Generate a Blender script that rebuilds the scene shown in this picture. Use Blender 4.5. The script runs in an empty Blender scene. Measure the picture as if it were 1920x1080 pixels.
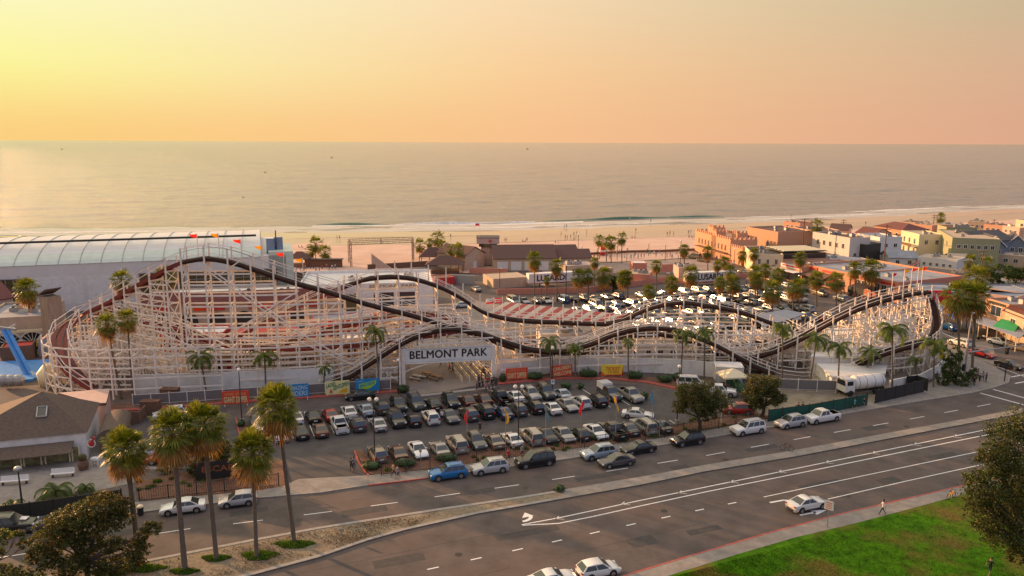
import bpy, math, random
from mathutils import Vector, Matrix
R = math.radians
random.seed(7)
sc = bpy.context.scene
C = sc.collection

# ---------------- camera, sky, sun, exposure ----------------
CAM_H = 40.0; FPX = 1450.0; PITCH = R(10.7); ROLL = R(0.24)
cam_d = bpy.data.cameras.new('camera'); cam = bpy.data.objects.new('camera', cam_d); C.objects.link(cam)
cam.location = (0, 0, CAM_H)
cam.matrix_world = Matrix.Translation((0, 0, CAM_H)) @ Matrix.Rotation(math.pi/2 - PITCH, 4, 'X') @ Matrix.Rotation(ROLL, 4, 'Z')
cam_d.sensor_width = 36; cam_d.lens = 36*FPX/1920; cam_d.clip_end = 90000; cam_d.clip_start = 0.5
sc.camera = cam
SUN_AZ = R(-56); SUN_EL = R(10)
SD = Vector((math.sin(SUN_AZ)*math.cos(SUN_EL), math.cos(SUN_AZ)*math.cos(SUN_EL), math.sin(SUN_EL)))
sun_d = bpy.data.lights.new('sun', 'SUN'); sun = bpy.data.objects.new('sun', sun_d); C.objects.link(sun)
sun_d.energy = 5.0; sun_d.angle = R(0.6); sun_d.color = (1.0, 0.53, 0.25)
sun.rotation_euler = SD.to_track_quat('Z', 'Y').to_euler()
sc.view_settings.view_transform = 'Standard'; sc.view_settings.look = 'None'
sc.view_settings.exposure = 0.585; sc.view_settings.gamma = 1.0
sc.cycles.max_bounces = 5; sc.cycles.diffuse_bounces = 2; sc.cycles.glossy_bounces = 3
sc.cycles.transparent_max_bounces = 6; sc.cycles.volume_bounces = 0
sc.cycles.use_denoising = True
sc.cycles.caustics_reflective = False; sc.cycles.caustics_refractive = False

def s2l(c):
    return tuple(((v/255.0)/12.92 if v/255.0 <= 0.04045 else ((v/255.0+0.055)/1.055)**2.4) for v in c) + (1,)

w = bpy.data.worlds.new('World'); sc.world = w; w.use_nodes = True
nt = w.node_tree; N = nt.nodes; Lk = nt.links; N.clear()
def nd(t, **k):
    n = N.new(t)
    for a, b in k.items(): setattr(n, a, b)
    return n
def math_(op, a, b=None, clamp=False):
    n = nd('ShaderNodeMath', operation=op); n.use_clamp = clamp
    for i, v in enumerate((a, b)):
        if v is None: continue
        if isinstance(v, (int, float)): n.inputs[i].default_value = v
        else: Lk.new(v, n.inputs[i])
    return n.outputs[0]
tc = nd('ShaderNodeTexCoord'); sep = nd('ShaderNodeSeparateXYZ'); Lk.new(tc.outputs['Generated'], sep.inputs[0])
az = math_('ARCTAN2', sep.outputs[0], sep.outputs[1])
dlt = math_('SUBTRACT', az, R(-47))
wr = math_('WRAP', dlt, math.pi); wr.node.inputs[2].default_value = -math.pi
ad = math_('DIVIDE', math_('ABSOLUTE', wr), math.pi)           # 0 at the sun's azimuth, 1 opposite
el = math_('ARCSINE', sep.outputs[2])
def ramp(fac, stops, inter='EASE'):
    r = nd('ShaderNodeValToRGB'); r.color_ramp.interpolation = inter
    e = r.color_ramp.elements
    for i, (p, c) in enumerate(stops):
        x = e[i] if i < 2 else e.new(p)
        x.position = p; x.color = s2l(c)
    Lk.new(fac, r.inputs[0]); return r.outputs[0]
D = lambda deg: deg/180.0
hor = ramp(ad, [(0.0, (255, 215, 122)), (D(28), (254, 206, 137)), (D(50), (249, 194, 144)), (D(84), (220, 168, 141)), (D(130), (190, 168, 176)), (1.0, (165, 160, 182))], 'LINEAR')
mid = ramp(ad, [(0.0, (255, 253, 145)), (D(16), (255, 247, 158)), (D(30), (254, 230, 165)), (D(48), (252, 207, 153)), (D(80), (219, 178, 146)), (D(130), (190, 178, 190)), (1.0, (170, 172, 196))], 'LINEAR')
top = ramp(ad, [(0.0, (255, 255, 215)), (D(20), (255, 249, 198)), (D(46), (252, 222, 180)), (D(80), (200, 186, 152)), (D(130), (180, 178, 190)), (1.0, (165, 172, 198))], 'LINEAR')
zen = ramp(ad, [(0.0, (255, 232, 190)), (D(70), (200, 190, 185)), (1.0, (125, 140, 178))], 'LINEAR')
def mixc(f, a, b):
    m = nd('ShaderNodeMix', data_type='RGBA'); Lk.new(f, m.inputs[0]); Lk.new(a, m.inputs[6]); Lk.new(b, m.inputs[7]); return m.outputs[2]
def smooth(v, a, b):
    m = nd('ShaderNodeMapRange', interpolation_type='SMOOTHSTEP'); Lk.new(v, m.inputs[0])
    m.inputs[1].default_value = a; m.inputs[2].default_value = b; return m.outputs[0]
c1 = mixc(smooth(el, R(0), R(5.5)), hor, mid)
c2 = mixc(smooth(el, R(3.5), R(11)), c1, top)
c3 = mixc(smooth(el, R(12), R(55)), c2, zen)
sky = nd('ShaderNodeTexSky', sky_type='NISHITA'); sky.sun_disc = False; sky.sun_elevation = SUN_EL; sky.sun_rotation = SUN_AZ
bgA = nd('ShaderNodeBackground'); Lk.new(c3, bgA.inputs[0]); bs = math_('ADD', math_('MULTIPLY', smooth(el, R(14), R(50)), 0.85), 0.65); Lk.new(bs, bgA.inputs[1])
bgB = nd('ShaderNodeBackground'); Lk.new(sky.outputs[0], bgB.inputs[0]); bgB.inputs[1].default_value = 0.08
mx = nd('ShaderNodeMixShader'); Lk.new(smooth(el, R(14), R(60)), mx.inputs[0])
mm = math_('MULTIPLY', mx.inputs[0].links[0].from_socket, 0.35); Lk.new(mm, mx.inputs[0])
Lk.new(bgA.outputs[0], mx.inputs[1]); Lk.new(bgB.outputs[0], mx.inputs[2])
wo = nd('ShaderNodeOutputWorld'); Lk.new(mx.outputs[0], wo.inputs[0])

# ---------------- plan of the place: pixel of the photograph -> point at a real height or distance ----------------
def ray(px, py):
    x = px-960.0; y = py-540.0; c, s = math.cos(ROLL), math.sin(ROLL)
    x, y = c*x+s*y, -s*x+c*y
    return (x, FPX*math.cos(PITCH)-y*math.sin(PITCH), -FPX*math.sin(PITCH)-y*math.cos(PITCH))
def G(px, py, z=0.0):
    d = ray(px, py); t = (z-CAM_H)/d[2]
    return Vector((d[0]*t, d[1]*t, z))
LP = [(-95, 114), (-75, 115.5), (-53, 118.2), (-40, 119.3), (-28, 121.6), (-18, 124.4), (-3, 128.3), (10, 131), (25, 132.8), (40, 132.6), (53, 130.5), (66, 130), (80, 133), (95, 137)]
def Lf(x):
    if x <= LP[0][0]: return LP[0][1]
    for (a, b), (c, d) in zip(LP, LP[1:]):
        if x <= c: return b+(d-b)*(x-a)/(c-a)
    return LP[-1][1]
def TP(px, py, off):
    d = ray(px, py); x = 0.0
    for _ in range(25):
        y = Lf(x)+off; t = y/d[1]; x = 0.5*x+0.5*d[0]*t
    t = (Lf(x)+off)/d[1]
    return Vector((d[0]*t, d[1]*t, CAM_H+d[2]*t))

# ---------------- materials ----------------
MATS = {}
def mat(name, col, rough=0.7, metal=0.0, var=0.15, scale=3.0, bump=0.0, bscale=20.0, spec=0.5, obj_col=False, coat=0.0, sheen=0, stretch=None, trans=0.0, island=0.0, coord='Object', stain=None):
    m = bpy.data.materials.new(name); m.use_nodes = True; t = m.node_tree; b = t.nodes['Principled BSDF']
    b.inputs['Roughness'].default_value = rough; b.inputs['Metallic'].default_value = metal
    b.inputs['Specular IOR Level'].default_value = spec
    if coat: b.inputs['Coat Weight'].default_value = coat; b.inputs['Coat Roughness'].default_value = 0.08
    L = t.links.new
    if obj_col:
        oi = t.nodes.new('ShaderNodeObjectInfo'); base = oi.outputs['Color']
    else:
        rgb = t.nodes.new('ShaderNodeRGB'); rgb.outputs[0].default_value = (*col[:3], 1); base = rgb.outputs[0]
    vec = None
    if var or bump or stain:
        tcn = t.nodes.new('ShaderNodeTexCoord'); vec = tcn.outputs[coord]
        if stretch:
            mp = t.nodes.new('ShaderNodeMapping'); mp.inputs['Scale'].default_value = stretch; L(vec, mp.inputs[0]); vec = mp.outputs[0]
    if var:
        nz = t.nodes.new('ShaderNodeTexNoise'); nz.inputs['Scale'].default_value = scale; nz.inputs['Detail'].default_value = 5; nz.inputs['Roughness'].default_value = 0.65
        L(vec, nz.inputs['Vector'])
        mr = t.nodes.new('ShaderNodeMapRange'); mr.inputs[1].default_value = 0.3; mr.inputs[2].default_value = 0.7
        mr.inputs[3].default_value = 1-var; mr.inputs[4].default_value = 1+var; L(nz.outputs[0], mr.inputs[0])
        vm = t.nodes.new('ShaderNodeVectorMath'); vm.operation = 'SCALE'; L(base, vm.inputs[0]); L(mr.outputs[0], vm.inputs['Scale']); base = vm.outputs[0]
    if island:
        ge = t.nodes.new('ShaderNodeNewGeometry'); mr = t.nodes.new('ShaderNodeMapRange')
        mr.inputs[3].default_value = 1-island; mr.inputs[4].default_value = 1+island; L(ge.outputs['Random Per Island'], mr.inputs[0])
        vm = t.nodes.new('ShaderNodeVectorMath'); vm.operation = 'SCALE'; L(base, vm.inputs[0]); L(mr.outputs[0], vm.inputs['Scale']); base = vm.outputs[0]
    if stain:
        scol, ssc, amt = stain
        nz = t.nodes.new('ShaderNodeTexNoise'); nz.inputs['Scale'].default_value = ssc; nz.inputs['Detail'].default_value = 6; L(vec, nz.inputs['Vector'])
        mr = t.nodes.new('ShaderNodeMapRange'); mr.inputs[1].default_value = 0.48; mr.inputs[2].default_value = 0.68; mr.inputs[4].default_value = amt; L(nz.outputs[0], mr.inputs[0])
        mi = t.nodes.new('ShaderNodeMix'); mi.data_type = 'RGBA'; L(mr.outputs[0], mi.inputs[0]); L(base, mi.inputs[6]); mi.inputs[7].default_value = (*scol, 1); base = mi.outputs[2]
    L(base, b.inputs['Base Color'])
    if bump:
        nz = t.nodes.new('ShaderNodeTexNoise'); nz.inputs['Scale'].default_value = bscale; nz.inputs['Detail'].default_value = 4; L(vec, nz.inputs['Vector'])
        bp = t.nodes.new('ShaderNodeBump'); bp.inputs['Strength'].default_value = bump; bp.inputs['Distance'].default_value = 0.05; L(nz.outputs[0], bp.inputs['Height']); L(bp.outputs[0], b.inputs['Normal'])
    if trans:
        tr = t.nodes.new('ShaderNodeBsdfTranslucent'); L(base, tr.inputs[0])
        sc2 = t.nodes.new('ShaderNodeVectorMath'); sc2.operation = 'MULTIPLY'; L(base, sc2.inputs[0]); sc2.inputs[1].default_value = (1.9, 1.7, 0.7); L(sc2.outputs[0], tr.inputs[0])
        ms = t.nodes.new('ShaderNodeMixShader'); ms.inputs[0].default_value = trans
        L(b.outputs[0], ms.inputs[1]); L(tr.outputs[0], ms.inputs[2]); L(ms.outputs[0], t.nodes['Material Output'].inputs[0])
    MATS[name] = m; return m
def stripes(name, c1, c2, freq, axis=0, rough=0.7, coord='Object', duty=0.5, bump=0.0):
    m = mat(name, c1, rough, var=0); t = m.node_tree; b = t.nodes['Principled BSDF']; L = t.links.new
    tcn = t.nodes.new('ShaderNodeTexCoord'); sp = t.nodes.new('ShaderNodeSeparateXYZ'); L(tcn.outputs[coord], sp.inputs[0])
    a = t.nodes.new('ShaderNodeMath'); a.operation = 'MULTIPLY'; L(sp.outputs[axis], a.inputs[0]); a.inputs[1].default_value = freq
    f = t.nodes.new('ShaderNodeMath'); f.operation = 'FRACT'; L(a.outputs[0], f.inputs[0])
    g = t.nodes.new('ShaderNodeMath'); g.operation = 'GREATER_THAN'; L(f.outputs[0], g.inputs[0]); g.inputs[1].default_value = duty
    nz = t.nodes.new('ShaderNodeTexNoise'); nz.inputs['Scale'].default_value = 1.3; nz.inputs['Detail'].default_value = 6; L(tcn.outputs['Object'], nz.inputs['Vector'])
    mi = t.nodes.new('ShaderNodeMix'); mi.data_type = 'RGBA'; L(g.outputs[0], mi.inputs[0]); mi.inputs[6].default_value = (*c1, 1); mi.inputs[7].default_value = (*c2, 1)
    mr = t.nodes.new('ShaderNodeMapRange'); mr.inputs[3].default_value = 0.75; mr.inputs[4].default_value = 1.2; L(nz.outputs[0], mr.inputs[0])
    vm = t.nodes.new('ShaderNodeVectorMath'); vm.operation = 'SCALE'; L(mi.outputs[2], vm.inputs[0]); L(mr.outputs[0], vm.inputs['Scale'])
    L(vm.outputs[0], b.inputs['Base Color'])
    return m

M_ASPH = mat('asphalt', (0.105, 0.083, 0.073), 0.85, var=0.3, scale=0.35, bump=0.25, bscale=9, stain=((0.165, 0.105, 0.078), 0.07, 0.6))
M_LOT = mat('lot_asphalt', (0.085, 0.073, 0.069), 0.85, var=0.25, scale=0.5, bump=0.25, bscale=9, stain=((0.045, 0.042, 0.042), 0.13, 0.6))
M_CONC = mat('concrete', (0.28, 0.245, 0.21), 0.85, var=0.18, scale=1.2, bump=0.1, stain=((0.19, 0.165, 0.14), 0.5, 0.6))
M_CONC2 = mat('kerb_concrete', (0.34, 0.31, 0.27), 0.85, var=0.2, scale=2.0)
M_PLAZA = mat('plaza_concrete', (0.27, 0.22, 0.18), 0.85, var=0.2, scale=0.6, stain=((0.36, 0.27, 0.2), 0.2, 0.6))
M_PAINT = mat('road_paint', (0.8, 0.78, 0.74), 0.6, var=0.18, scale=5)
M_REDK = mat('red_kerb_paint', (0.42, 0.075, 0.055), 0.6, var=0.25, scale=2, stain=((0.3, 0.2, 0.17), 1.5, 0.5))
M_DIRT = mat('bark_mulch', (0.15, 0.07, 0.042), 0.95, var=0.45, scale=2.5, bump=0.6, bscale=14, stain=((0.24, 0.125, 0.07), 0.6, 0.7))
M_GRAVEL = mat('median_gravel', (0.25, 0.20, 0.13), 0.95, var=0.35, scale=3, bump=0.5, bscale=20, stain=((0.17, 0.12, 0.085), 0.35, 0.8))
M_GRASS = mat('lawn_grass', (0.062, 0.165, 0.004), 0.95, var=0.5, scale=0.8, bump=0.5, bscale=30, spec=0.1, stain=((0.17, 0.12, 0.03), 0.12, 1.0))
for _n in M_GRASS.node_tree.nodes:
    if _n.bl_idname == 'ShaderNodeMapRange' and abs(_n.inputs[1].default_value-0.48) < 1e-4: _n.inputs[1].default_value = 0.47; _n.inputs[2].default_value = 0.60
M_SAND = mat('beach_sand', (0.66, 0.45, 0.34), 0.9, var=0.12, scale=0.15, bump=0.5, bscale=1.2, spec=0.2, stain=((0.52, 0.34, 0.25), 0.03, 0.5))
M_WHITE = mat('white_paint', (0.78, 0.75, 0.71), 0.55, var=0.08, scale=1.5, stain=((0.55, 0.50, 0.45), 0.8, 0.35))
M_LUMBER = mat('painted_lumber', (0.84, 0.75, 0.66), 0.6, var=0.1, scale=1.0, stain=((0.6, 0.5, 0.42), 0.9, 0.35))
M_TRACK = mat('track_wood', (0.05, 0.022, 0.016), 0.9, var=0.4, scale=1.5, spec=.15)
M_TRACKRED = mat('track_red_paint', (0.20, 0.028, 0.022), 0.65, var=0.3, scale=1.5)
M_STEEL = mat('rail_steel', (0.07, 0.055, 0.05), 0.6, metal=0.4, var=0.1)
M_BLACK = mat('black_paint', (0.02, 0.02, 0.02), 0.5, var=0.1)
M_DKMET = mat('dark_metal', (0.05, 0.047, 0.045), 0.5, metal=0.4, var=0.1)
M_GREYMET = mat('galvanised_metal', (0.38, 0.38, 0.38), 0.45, metal=0.5, var=0.15)
M_GLASS = mat('window_glass', (0.035, 0.04, 0.045), 0.08, var=0, spec=0.8)
M_CAR = mat('car_paint', (1, 1, 1), 0.22, metal=0.2, var=0.0, obj_col=True, coat=0.45)
M_CARGL = mat('car_glass', (0.03, 0.036, 0.036), 0.05, var=0, spec=0.9)
M_TYRE = mat('tyre_rubber', (0.018, 0.018, 0.018), 0.85, var=0.1)
M_RIM = mat('wheel_rim', (0.42, 0.42, 0.43), 0.3, metal=0.8, var=0.1)
M_LAMP = mat('headlight_lens', (0.75, 0.76, 0.72), 0.12, var=0)
M_TAIL = mat('tail_light_lens', (0.35, 0.012, 0.012), 0.2, var=0)
M_PLATE = mat('number_plate_paint', (0.7, 0.7, 0.68), 0.5, var=0)
M_TRIM = mat('black_trim', (0.025, 0.025, 0.025), 0.6, var=0)
M_RED = mat('red_paint', (0.55, 0.03, 0.025), 0.55, var=0.15, scale=2)
M_ORNG = mat('orange_fabric', (0.85, 0.12, 0.02), 0.8, var=0.1, trans=0.35)
M_YELF = mat('yellow_fabric', (0.75, 0.50, 0.03), 0.8, var=0.1, trans=0.35)
M_BLUF = mat('blue_fabric', (0.10, 0.30, 0.50), 0.8, var=0.1, trans=0.3)
M_REDF = mat('red_fabric', (0.60, 0.03, 0.04), 0.8, var=0.1, trans=0.3)
M_BANRED = mat('banner_red', (0.70, 0.07, 0.03), 0.7, var=0.06, scale=1)
M_BANYEL = mat('banner_yellow', (0.80, 0.62, 0.05), 0.7, var=0.06, scale=1)
M_BANCRM = mat('banner_cream', (0.75, 0.66, 0.32), 0.7, var=0.06, scale=1)
M_BANBLU = mat('banner_blue', (0.02, 0.22, 0.48), 0.7, var=0.1, scale=1)
M_LIME = mat('lime_paint', (0.35, 0.62, 0.04), 0.7, var=0.15, scale=3)
M_GREENP = mat('green_paint', (0.02, 0.20, 0.10), 0.7, var=0.1)
M_CREAMP = mat('cream_paint', (0.78, 0.66, 0.42), 0.6, var=0.1)
M_MAROON = mat('maroon_tile', (0.17, 0.055, 0.045), 0.8, var=0.25, scale=1.2, stretch=(1, 1, 5))
M_ROOFBR = mat('brown_shingle', (0.13, 0.065, 0.052), 0.85, var=0.3, scale=3)
M_ROOFGY = mat('grey_roofing', (0.30, 0.31, 0.34), 0.8, var=0.2, scale=0.5, stain=((0.2, 0.2, 0.22), 0.2, 0.6))
M_ROOFDK = mat('dark_roofing', (0.08, 0.075, 0.08), 0.85, var=0.25, scale=0.6)
M_SHING = mat('tan_shingle', (0.125, 0.088, 0.066), 0.9, var=0.25, scale=3, bump=0.3, bscale=8)
M_ORANGE = mat('orange_stucco', (0.58, 0.31, 0.19), 0.85, var=0.1, scale=1.5)
M_CORAL = mat('coral_stucco', (0.60, 0.25, 0.17), 0.85, var=0.1, scale=1.5)
M_PALE = mat('pale_stucco', (0.60, 0.54, 0.49), 0.85, var=0.1, scale=1)
M_TAN = mat('tan_stucco', (0.50, 0.38, 0.27), 0.85, var=0.12, scale=1)
M_PINK = mat('pink_stucco', (0.58, 0.40, 0.33), 0.85, var=0.12, scale=1)
M_OLIVE = mat('olive_stucco', (0.33, 0.33, 0.20), 0.85, var=0.12, scale=1)
M_BLUEGY = mat('blue_grey_siding', (0.18, 0.22, 0.29), 0.8, var=0.12, scale=1)
M_BROWN = mat('brown_wood', (0.17, 0.09, 0.055), 0.8, var=0.25, scale=2)
M_CHIM = mat('weathered_board', (0.33, 0.24, 0.17), 0.85, var=0.25, scale=2, stretch=(1, 1, .2))
M_BLUEP = mat('blue_paint', (0.06, 0.25, 0.60), 0.5, var=0.15, scale=1)
M_BLUERF = mat('blue_canvas', (0.06, 0.17, 0.38), 0.7, var=0.15, scale=1)
M_GRNCAN = mat('green_canvas', (0.02, 0.30, 0.08), 0.7, var=0.15, scale=1)
M_GRNNET = mat('green_windscreen', (0.012, 0.085, 0.06), 0.85, var=0.2, scale=2)
M_WPOLY = mat('white_roof_membrane', (0.72, 0.685, 0.65), 0.5, var=0.06, scale=0.5)
M_POLYC = mat('green_polycarbonate', (0.55, 0.62, 0.54), 0.4, var=0.1, scale=0.6, spec=0.7)
M_STRIPE = stripes('red_white_stripes', (0.42, 0.05, 0.045), (0.55, 0.50, 0.45), 0.26, 0)
M_BARK = mat('palm_bark', (0.155, 0.125, 0.095), 0.95, var=0.7, scale=5, bump=0.8, bscale=9, stretch=(1, 1, 4))
M_BARK2 = mat('tree_bark', (0.10, 0.07, 0.055), 0.95, var=0.3, scale=3, bump=0.6, bscale=9)
M_PALM = mat('palm_frond_green', (0.125, 0.148, 0.012), 0.5, var=0.25, scale=0.8, trans=0.38, island=0.35)
M_PALMD = mat('palm_frond_dry', (0.33, 0.18, 0.045), 0.8, var=0.3, scale=1, trans=0.3, island=0.4)
M_FEATH = mat('feather_frond_green', (0.085, 0.125, 0.014), 0.55, var=0.25, scale=0.8, trans=0.4, island=0.3)
M_LEAF = mat('leaf_dark_green', (0.055, 0.078, 0.015), 0.6, var=0.45, scale=0.5, trans=0.22, island=0.5)
M_LEAFO = mat('leaf_olive', (0.115, 0.10, 0.02), 0.6, var=0.5, scale=0.4, trans=0.3, island=0.5, stain=((0.17, 0.085, 0.015), 0.35, 0.7))
M_LEAFG = mat('leaf_bright_green', (0.07, 0.14, 0.012), 0.6, var=0.35, scale=0.8, trans=0.3, island=0.4)
M_SKIN = mat('skin', (0.42, 0.24, 0.17), 0.6, var=0)
M_CLOTH = mat('shirt_cloth', (1, 1, 1), 0.85, var=0, obj_col=True)
M_TROUS = mat('trouser_cloth', (0.035, 0.04, 0.06), 0.85, var=0)
M_HAIR = mat('hair', (0.03, 0.018, 0.012), 0.7, var=0)
M_SIGNBL = mat('sign_blue', (0.42, 0.55, 0.66), 0.5, var=0.05)
M_TIMBER = mat('picnic_timber', (0.40, 0.22, 0.11), 0.7, var=0.2, scale=2)

# ---------------- mesh helpers ----------------
class MB:
    def __init__(s): s.v = []; s.f = []; s.m = []; s.mats = []
    def mi(s, m):
        if m not in s.mats: s.mats.append(m)
        return s.mats.index(m)
    def add(s, vs, fs, m):
        o = len(s.v); s.v.extend([tuple(v) for v in vs]); k = s.mi(m)
        for f in fs: s.f.append(tuple(i+o for i in f)); s.m.append(k)
        return s
    def box(s, c, size, m, rz=0.0, M=None):
        x, y, z = size[0]/2, size[1]/2, size[2]/2
        vs = [Vector((a*x, b*y, d*z)) for d in (-1, 1) for b in (-1, 1) for a in (-1, 1)]
        T = M if M is not None else Matrix.Rotation(rz, 4, 'Z')
        cc = Vector(c); vs = [T @ v + cc for v in vs]
        return s.add(vs, [(0, 2, 3, 1), (4, 5, 7, 6), (0, 1, 5, 4), (2, 6, 7, 3), (0, 4, 6, 2), (1, 3, 7, 5)], m)
    def beam(s, p, q, wd, m, h=None):
        p = Vector(p); q = Vector(q); d = q-p
        if d.length < 1e-5: return s
        d.normalize(); u = d.cross(Vector((0, 0, 1)))
        if u.length < 0.05: u = Vector((1, 0, 0))
        u.normalize(); v = u.cross(d); h = h or wd
        a, b = u*wd/2, v*h/2
        vs = [p-a-b, p+a-b, p+a+b, p-a+b, q-a-b, q+a-b, q+a+b, q-a+b]
        return s.add(vs, [(0, 3, 2, 1), (4, 5, 6, 7), (0, 1, 5, 4), (1, 2, 6, 5), (2, 3, 7, 6), (3, 0, 4, 7)], m)
    def tube(s, pts, rads, m, n=8, cap=True):
        rings = []; vs = []
        for i, p in enumerate(pts):
            p = Vector(p); a = Vector(pts[max(i-1, 0)]); b = Vector(pts[min(i+1, len(pts)-1)]); d = (b-a).normalized()
            u = d.cross(Vector((0, 1, 0)))
            if u.length < 0.1: u = d.cross(Vector((1, 0, 0)))
            u.normalize(); v = d.cross(u); r = rads[i] if isinstance(rads, (list, tuple)) else rads
            for k in range(n):
                t = 2*math.pi*k/n; vs.append(p+u*math.cos(t)*r+v*math.sin(t)*r)
        fs = []
        for i in range(len(pts)-1):
            for k in range(n):
                k2 = (k+1) % n; fs.append((i*n+k, i*n+k2, (i+1)*n+k2, (i+1)*n+k))
        if cap: fs.append(tuple(range(n-1, -1, -1))); fs.append(tuple((len(pts)-1)*n+k for k in range(n)))
        return s.add(vs, fs, m)
    def prism(s, poly, z0, z1, m, mtop=None):
        n = len(poly); ar = sum(poly[i][0]*poly[(i+1) % n][1]-poly[(i+1) % n][0]*poly[i][1] for i in range(n))
        if ar < 0: poly = list(poly)[::-1]
        vs = [(p[0], p[1], z0) for p in poly]+[(p[0], p[1], z1) for p in poly]
        s.add(vs, [(i, (i+1) % n, n+(i+1) % n, n+i) for i in range(n)], m)
        s.add([v for v in vs[n:]], [tuple(range(n))], mtop or m)
        return s
    def quad(s, a, b, c, d, m): return s.add([a, b, c, d], [(0, 1, 2, 3)], m)
    def sphere(s, c, r, m, n=8, k=5, sq=(1, 1, 1)):
        pts = []; c = Vector(c)
        vs = [c+Vector((0, 0, -r*sq[2]))]
        for i in range(1, k):
            ph = -math.pi/2+math.pi*i/k
            for j in range(n):
                t = 2*math.pi*j/n; vs.append(c+Vector((r*sq[0]*math.cos(ph)*math.cos(t), r*sq[1]*math.cos(ph)*math.sin(t), r*sq[2]*math.sin(ph))))
        vs.append(c+Vector((0, 0, r*sq[2]))); fs = []
        for j in range(n):
            j2 = (j+1) % n; fs.append((0, 1+j2, 1+j)); e = 1+(k-2)*n; fs.append((e+j, e+j2, len(vs)-1))
            for i in range(k-2): fs.append((1+i*n+j, 1+i*n+j2, 1+(i+1)*n+j2, 1+(i+1)*n+j))
        return s.add(vs, fs, m)
    def mesh(s, name, off=None):
        me = bpy.data.meshes.new(name)
        vs = s.v if off is None else [(a-off[0], b-off[1], c-off[2]) for a, b, c in s.v]
        me.from_pydata(vs, [], s.f)
        for m in s.mats: me.materials.append(m)
        me.polygons.foreach_set('material_index', s.m); me.update(); return me
    def build(s, name, parent=None, world=False):
        off = None
        if world and parent is not None: off = parent.location
        o = bpy.data.objects.new(name, s.mesh(name, off)); C.objects.link(o)
        if parent is not None: o.parent = parent
        return o
def smooth_obj(o, ang=None):
    o.data.polygons.foreach_set('use_smooth', [True]*len(o.data.polygons))
    return o
def thing(name, label, cat, loc=(0, 0, 0), rz=0.0, group=None):
    o = bpy.data.objects.new(name, None); C.objects.link(o); o.location = loc; o.rotation_euler = (0, 0, rz); o.empty_display_size = 0.3
    o['label'] = label; o['category'] = cat
    if group: o['group'] = group
    return o
def tag(o, label, cat, group=None):
    o['label'] = label; o['category'] = cat
    if group: o['group'] = group
    return o
def struct(o): o['kind'] = 'structure'; return o
def dup(root, loc, rz=0.0, label=None, group=None, scale=None, color=None):
    r = root.copy(); C.objects.link(r); r.location = loc; r.rotation_euler = (0, 0, rz)
    if scale: r.scale = (scale,)*3 if isinstance(scale, (int, float)) else scale
    if label: r['label'] = label
    if group: r['group'] = group
    if color: r.color = color
    for ch in root.children:
        c = ch.copy(); C.objects.link(c); c.parent = r
        if color: c.color = color
        for g in ch.children:
            d = g.copy(); C.objects.link(d); d.parent = c
    return r
def own(mb, name, loc, label, cat, group=None, world=True):
    """one thing that is one mesh, with its origin at its base"""
    o = bpy.data.objects.new(name, mb.mesh(name, loc if world else None)); C.objects.link(o); o.location = loc
    return tag(o, label, cat, group)
TXT = {}
def text_mesh(s, m, bold=0.02, space=1.0):
    k = (s, m.name)
    if k in TXT: return TXT[k]
    cu = bpy.data.curves.new('lettering', 'FONT'); cu.body = s; cu.align_x = 'CENTER'; cu.align_y = 'CENTER'; cu.extrude = 0.0
    cu.space_character = space; cu.resolution_u = 3
    o = bpy.data.objects.new('lettering', cu); C.objects.link(o)
    bpy.context.view_layer.update()
    me = bpy.data.meshes.new_from_object(o.evaluated_get(bpy.context.evaluated_depsgraph_get()))
    vs0 = [v.co.copy() for v in me.vertices]; fs0 = [tuple(p.vertices) for p in me.polygons]; vs = []; fs = []
    for i, (dx, dy) in enumerate(((0, 0), (bold, 0), (-bold, 0), (0, bold*.7), (0, -bold*.7))):
        o2 = len(vs); vs += [(v.x+dx, v.y+dy, .004*i) for v in vs0]; fs += [tuple(a+o2 for a in f) for f in fs0]
    bpy.data.meshes.remove(me); me = bpy.data.meshes.new('lettering'); me.from_pydata(vs, [], fs); me.materials.append(m)
    bpy.data.objects.remove(o); bpy.data.curves.remove(cu); TXT[k] = me
    xs = [v.co.x for v in me.vertices]; ys = [v.co.y for v in me.vertices]
    cx = (min(xs)+max(xs))/2; cy = (min(ys)+max(ys))/2; wx = max(xs)-min(xs); wy = max(ys)-min(ys)
    for v in me.vertices: v.co.x = (v.co.x-cx)/wx; v.co.y = (v.co.y-cy)/wy
    return me
def lettering(s, m, center, right, up, width, height, parent, bold=0.02, skew=0.0, space=1.0, slope=0.0):
    """flat lettering of real size lying in the plane of right / up"""
    me = text_mesh(s, m, bold, space); o = bpy.data.objects.new('lettering', me); C.objects.link(o)
    r = Vector(right).normalized(); u = Vector(up).normalized(); n = r.cross(u)
    r2 = (r + u*slope); 
    M = Matrix.Identity(4)
    for i in range(3):
        M[i][0] = r2[i]*width; M[i][1] = (u[i]+r[i]*skew)*height; M[i][2] = n[i]; M[i][3] = center[i]
    me2 = me.copy(); me2.transform(M)
    pl = parent.location if parent is not None else Vector()
    me2.transform(Matrix.Translation(-Vector(pl))); o.data = me2
    if parent is not None: o.parent = parent
    return o
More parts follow.
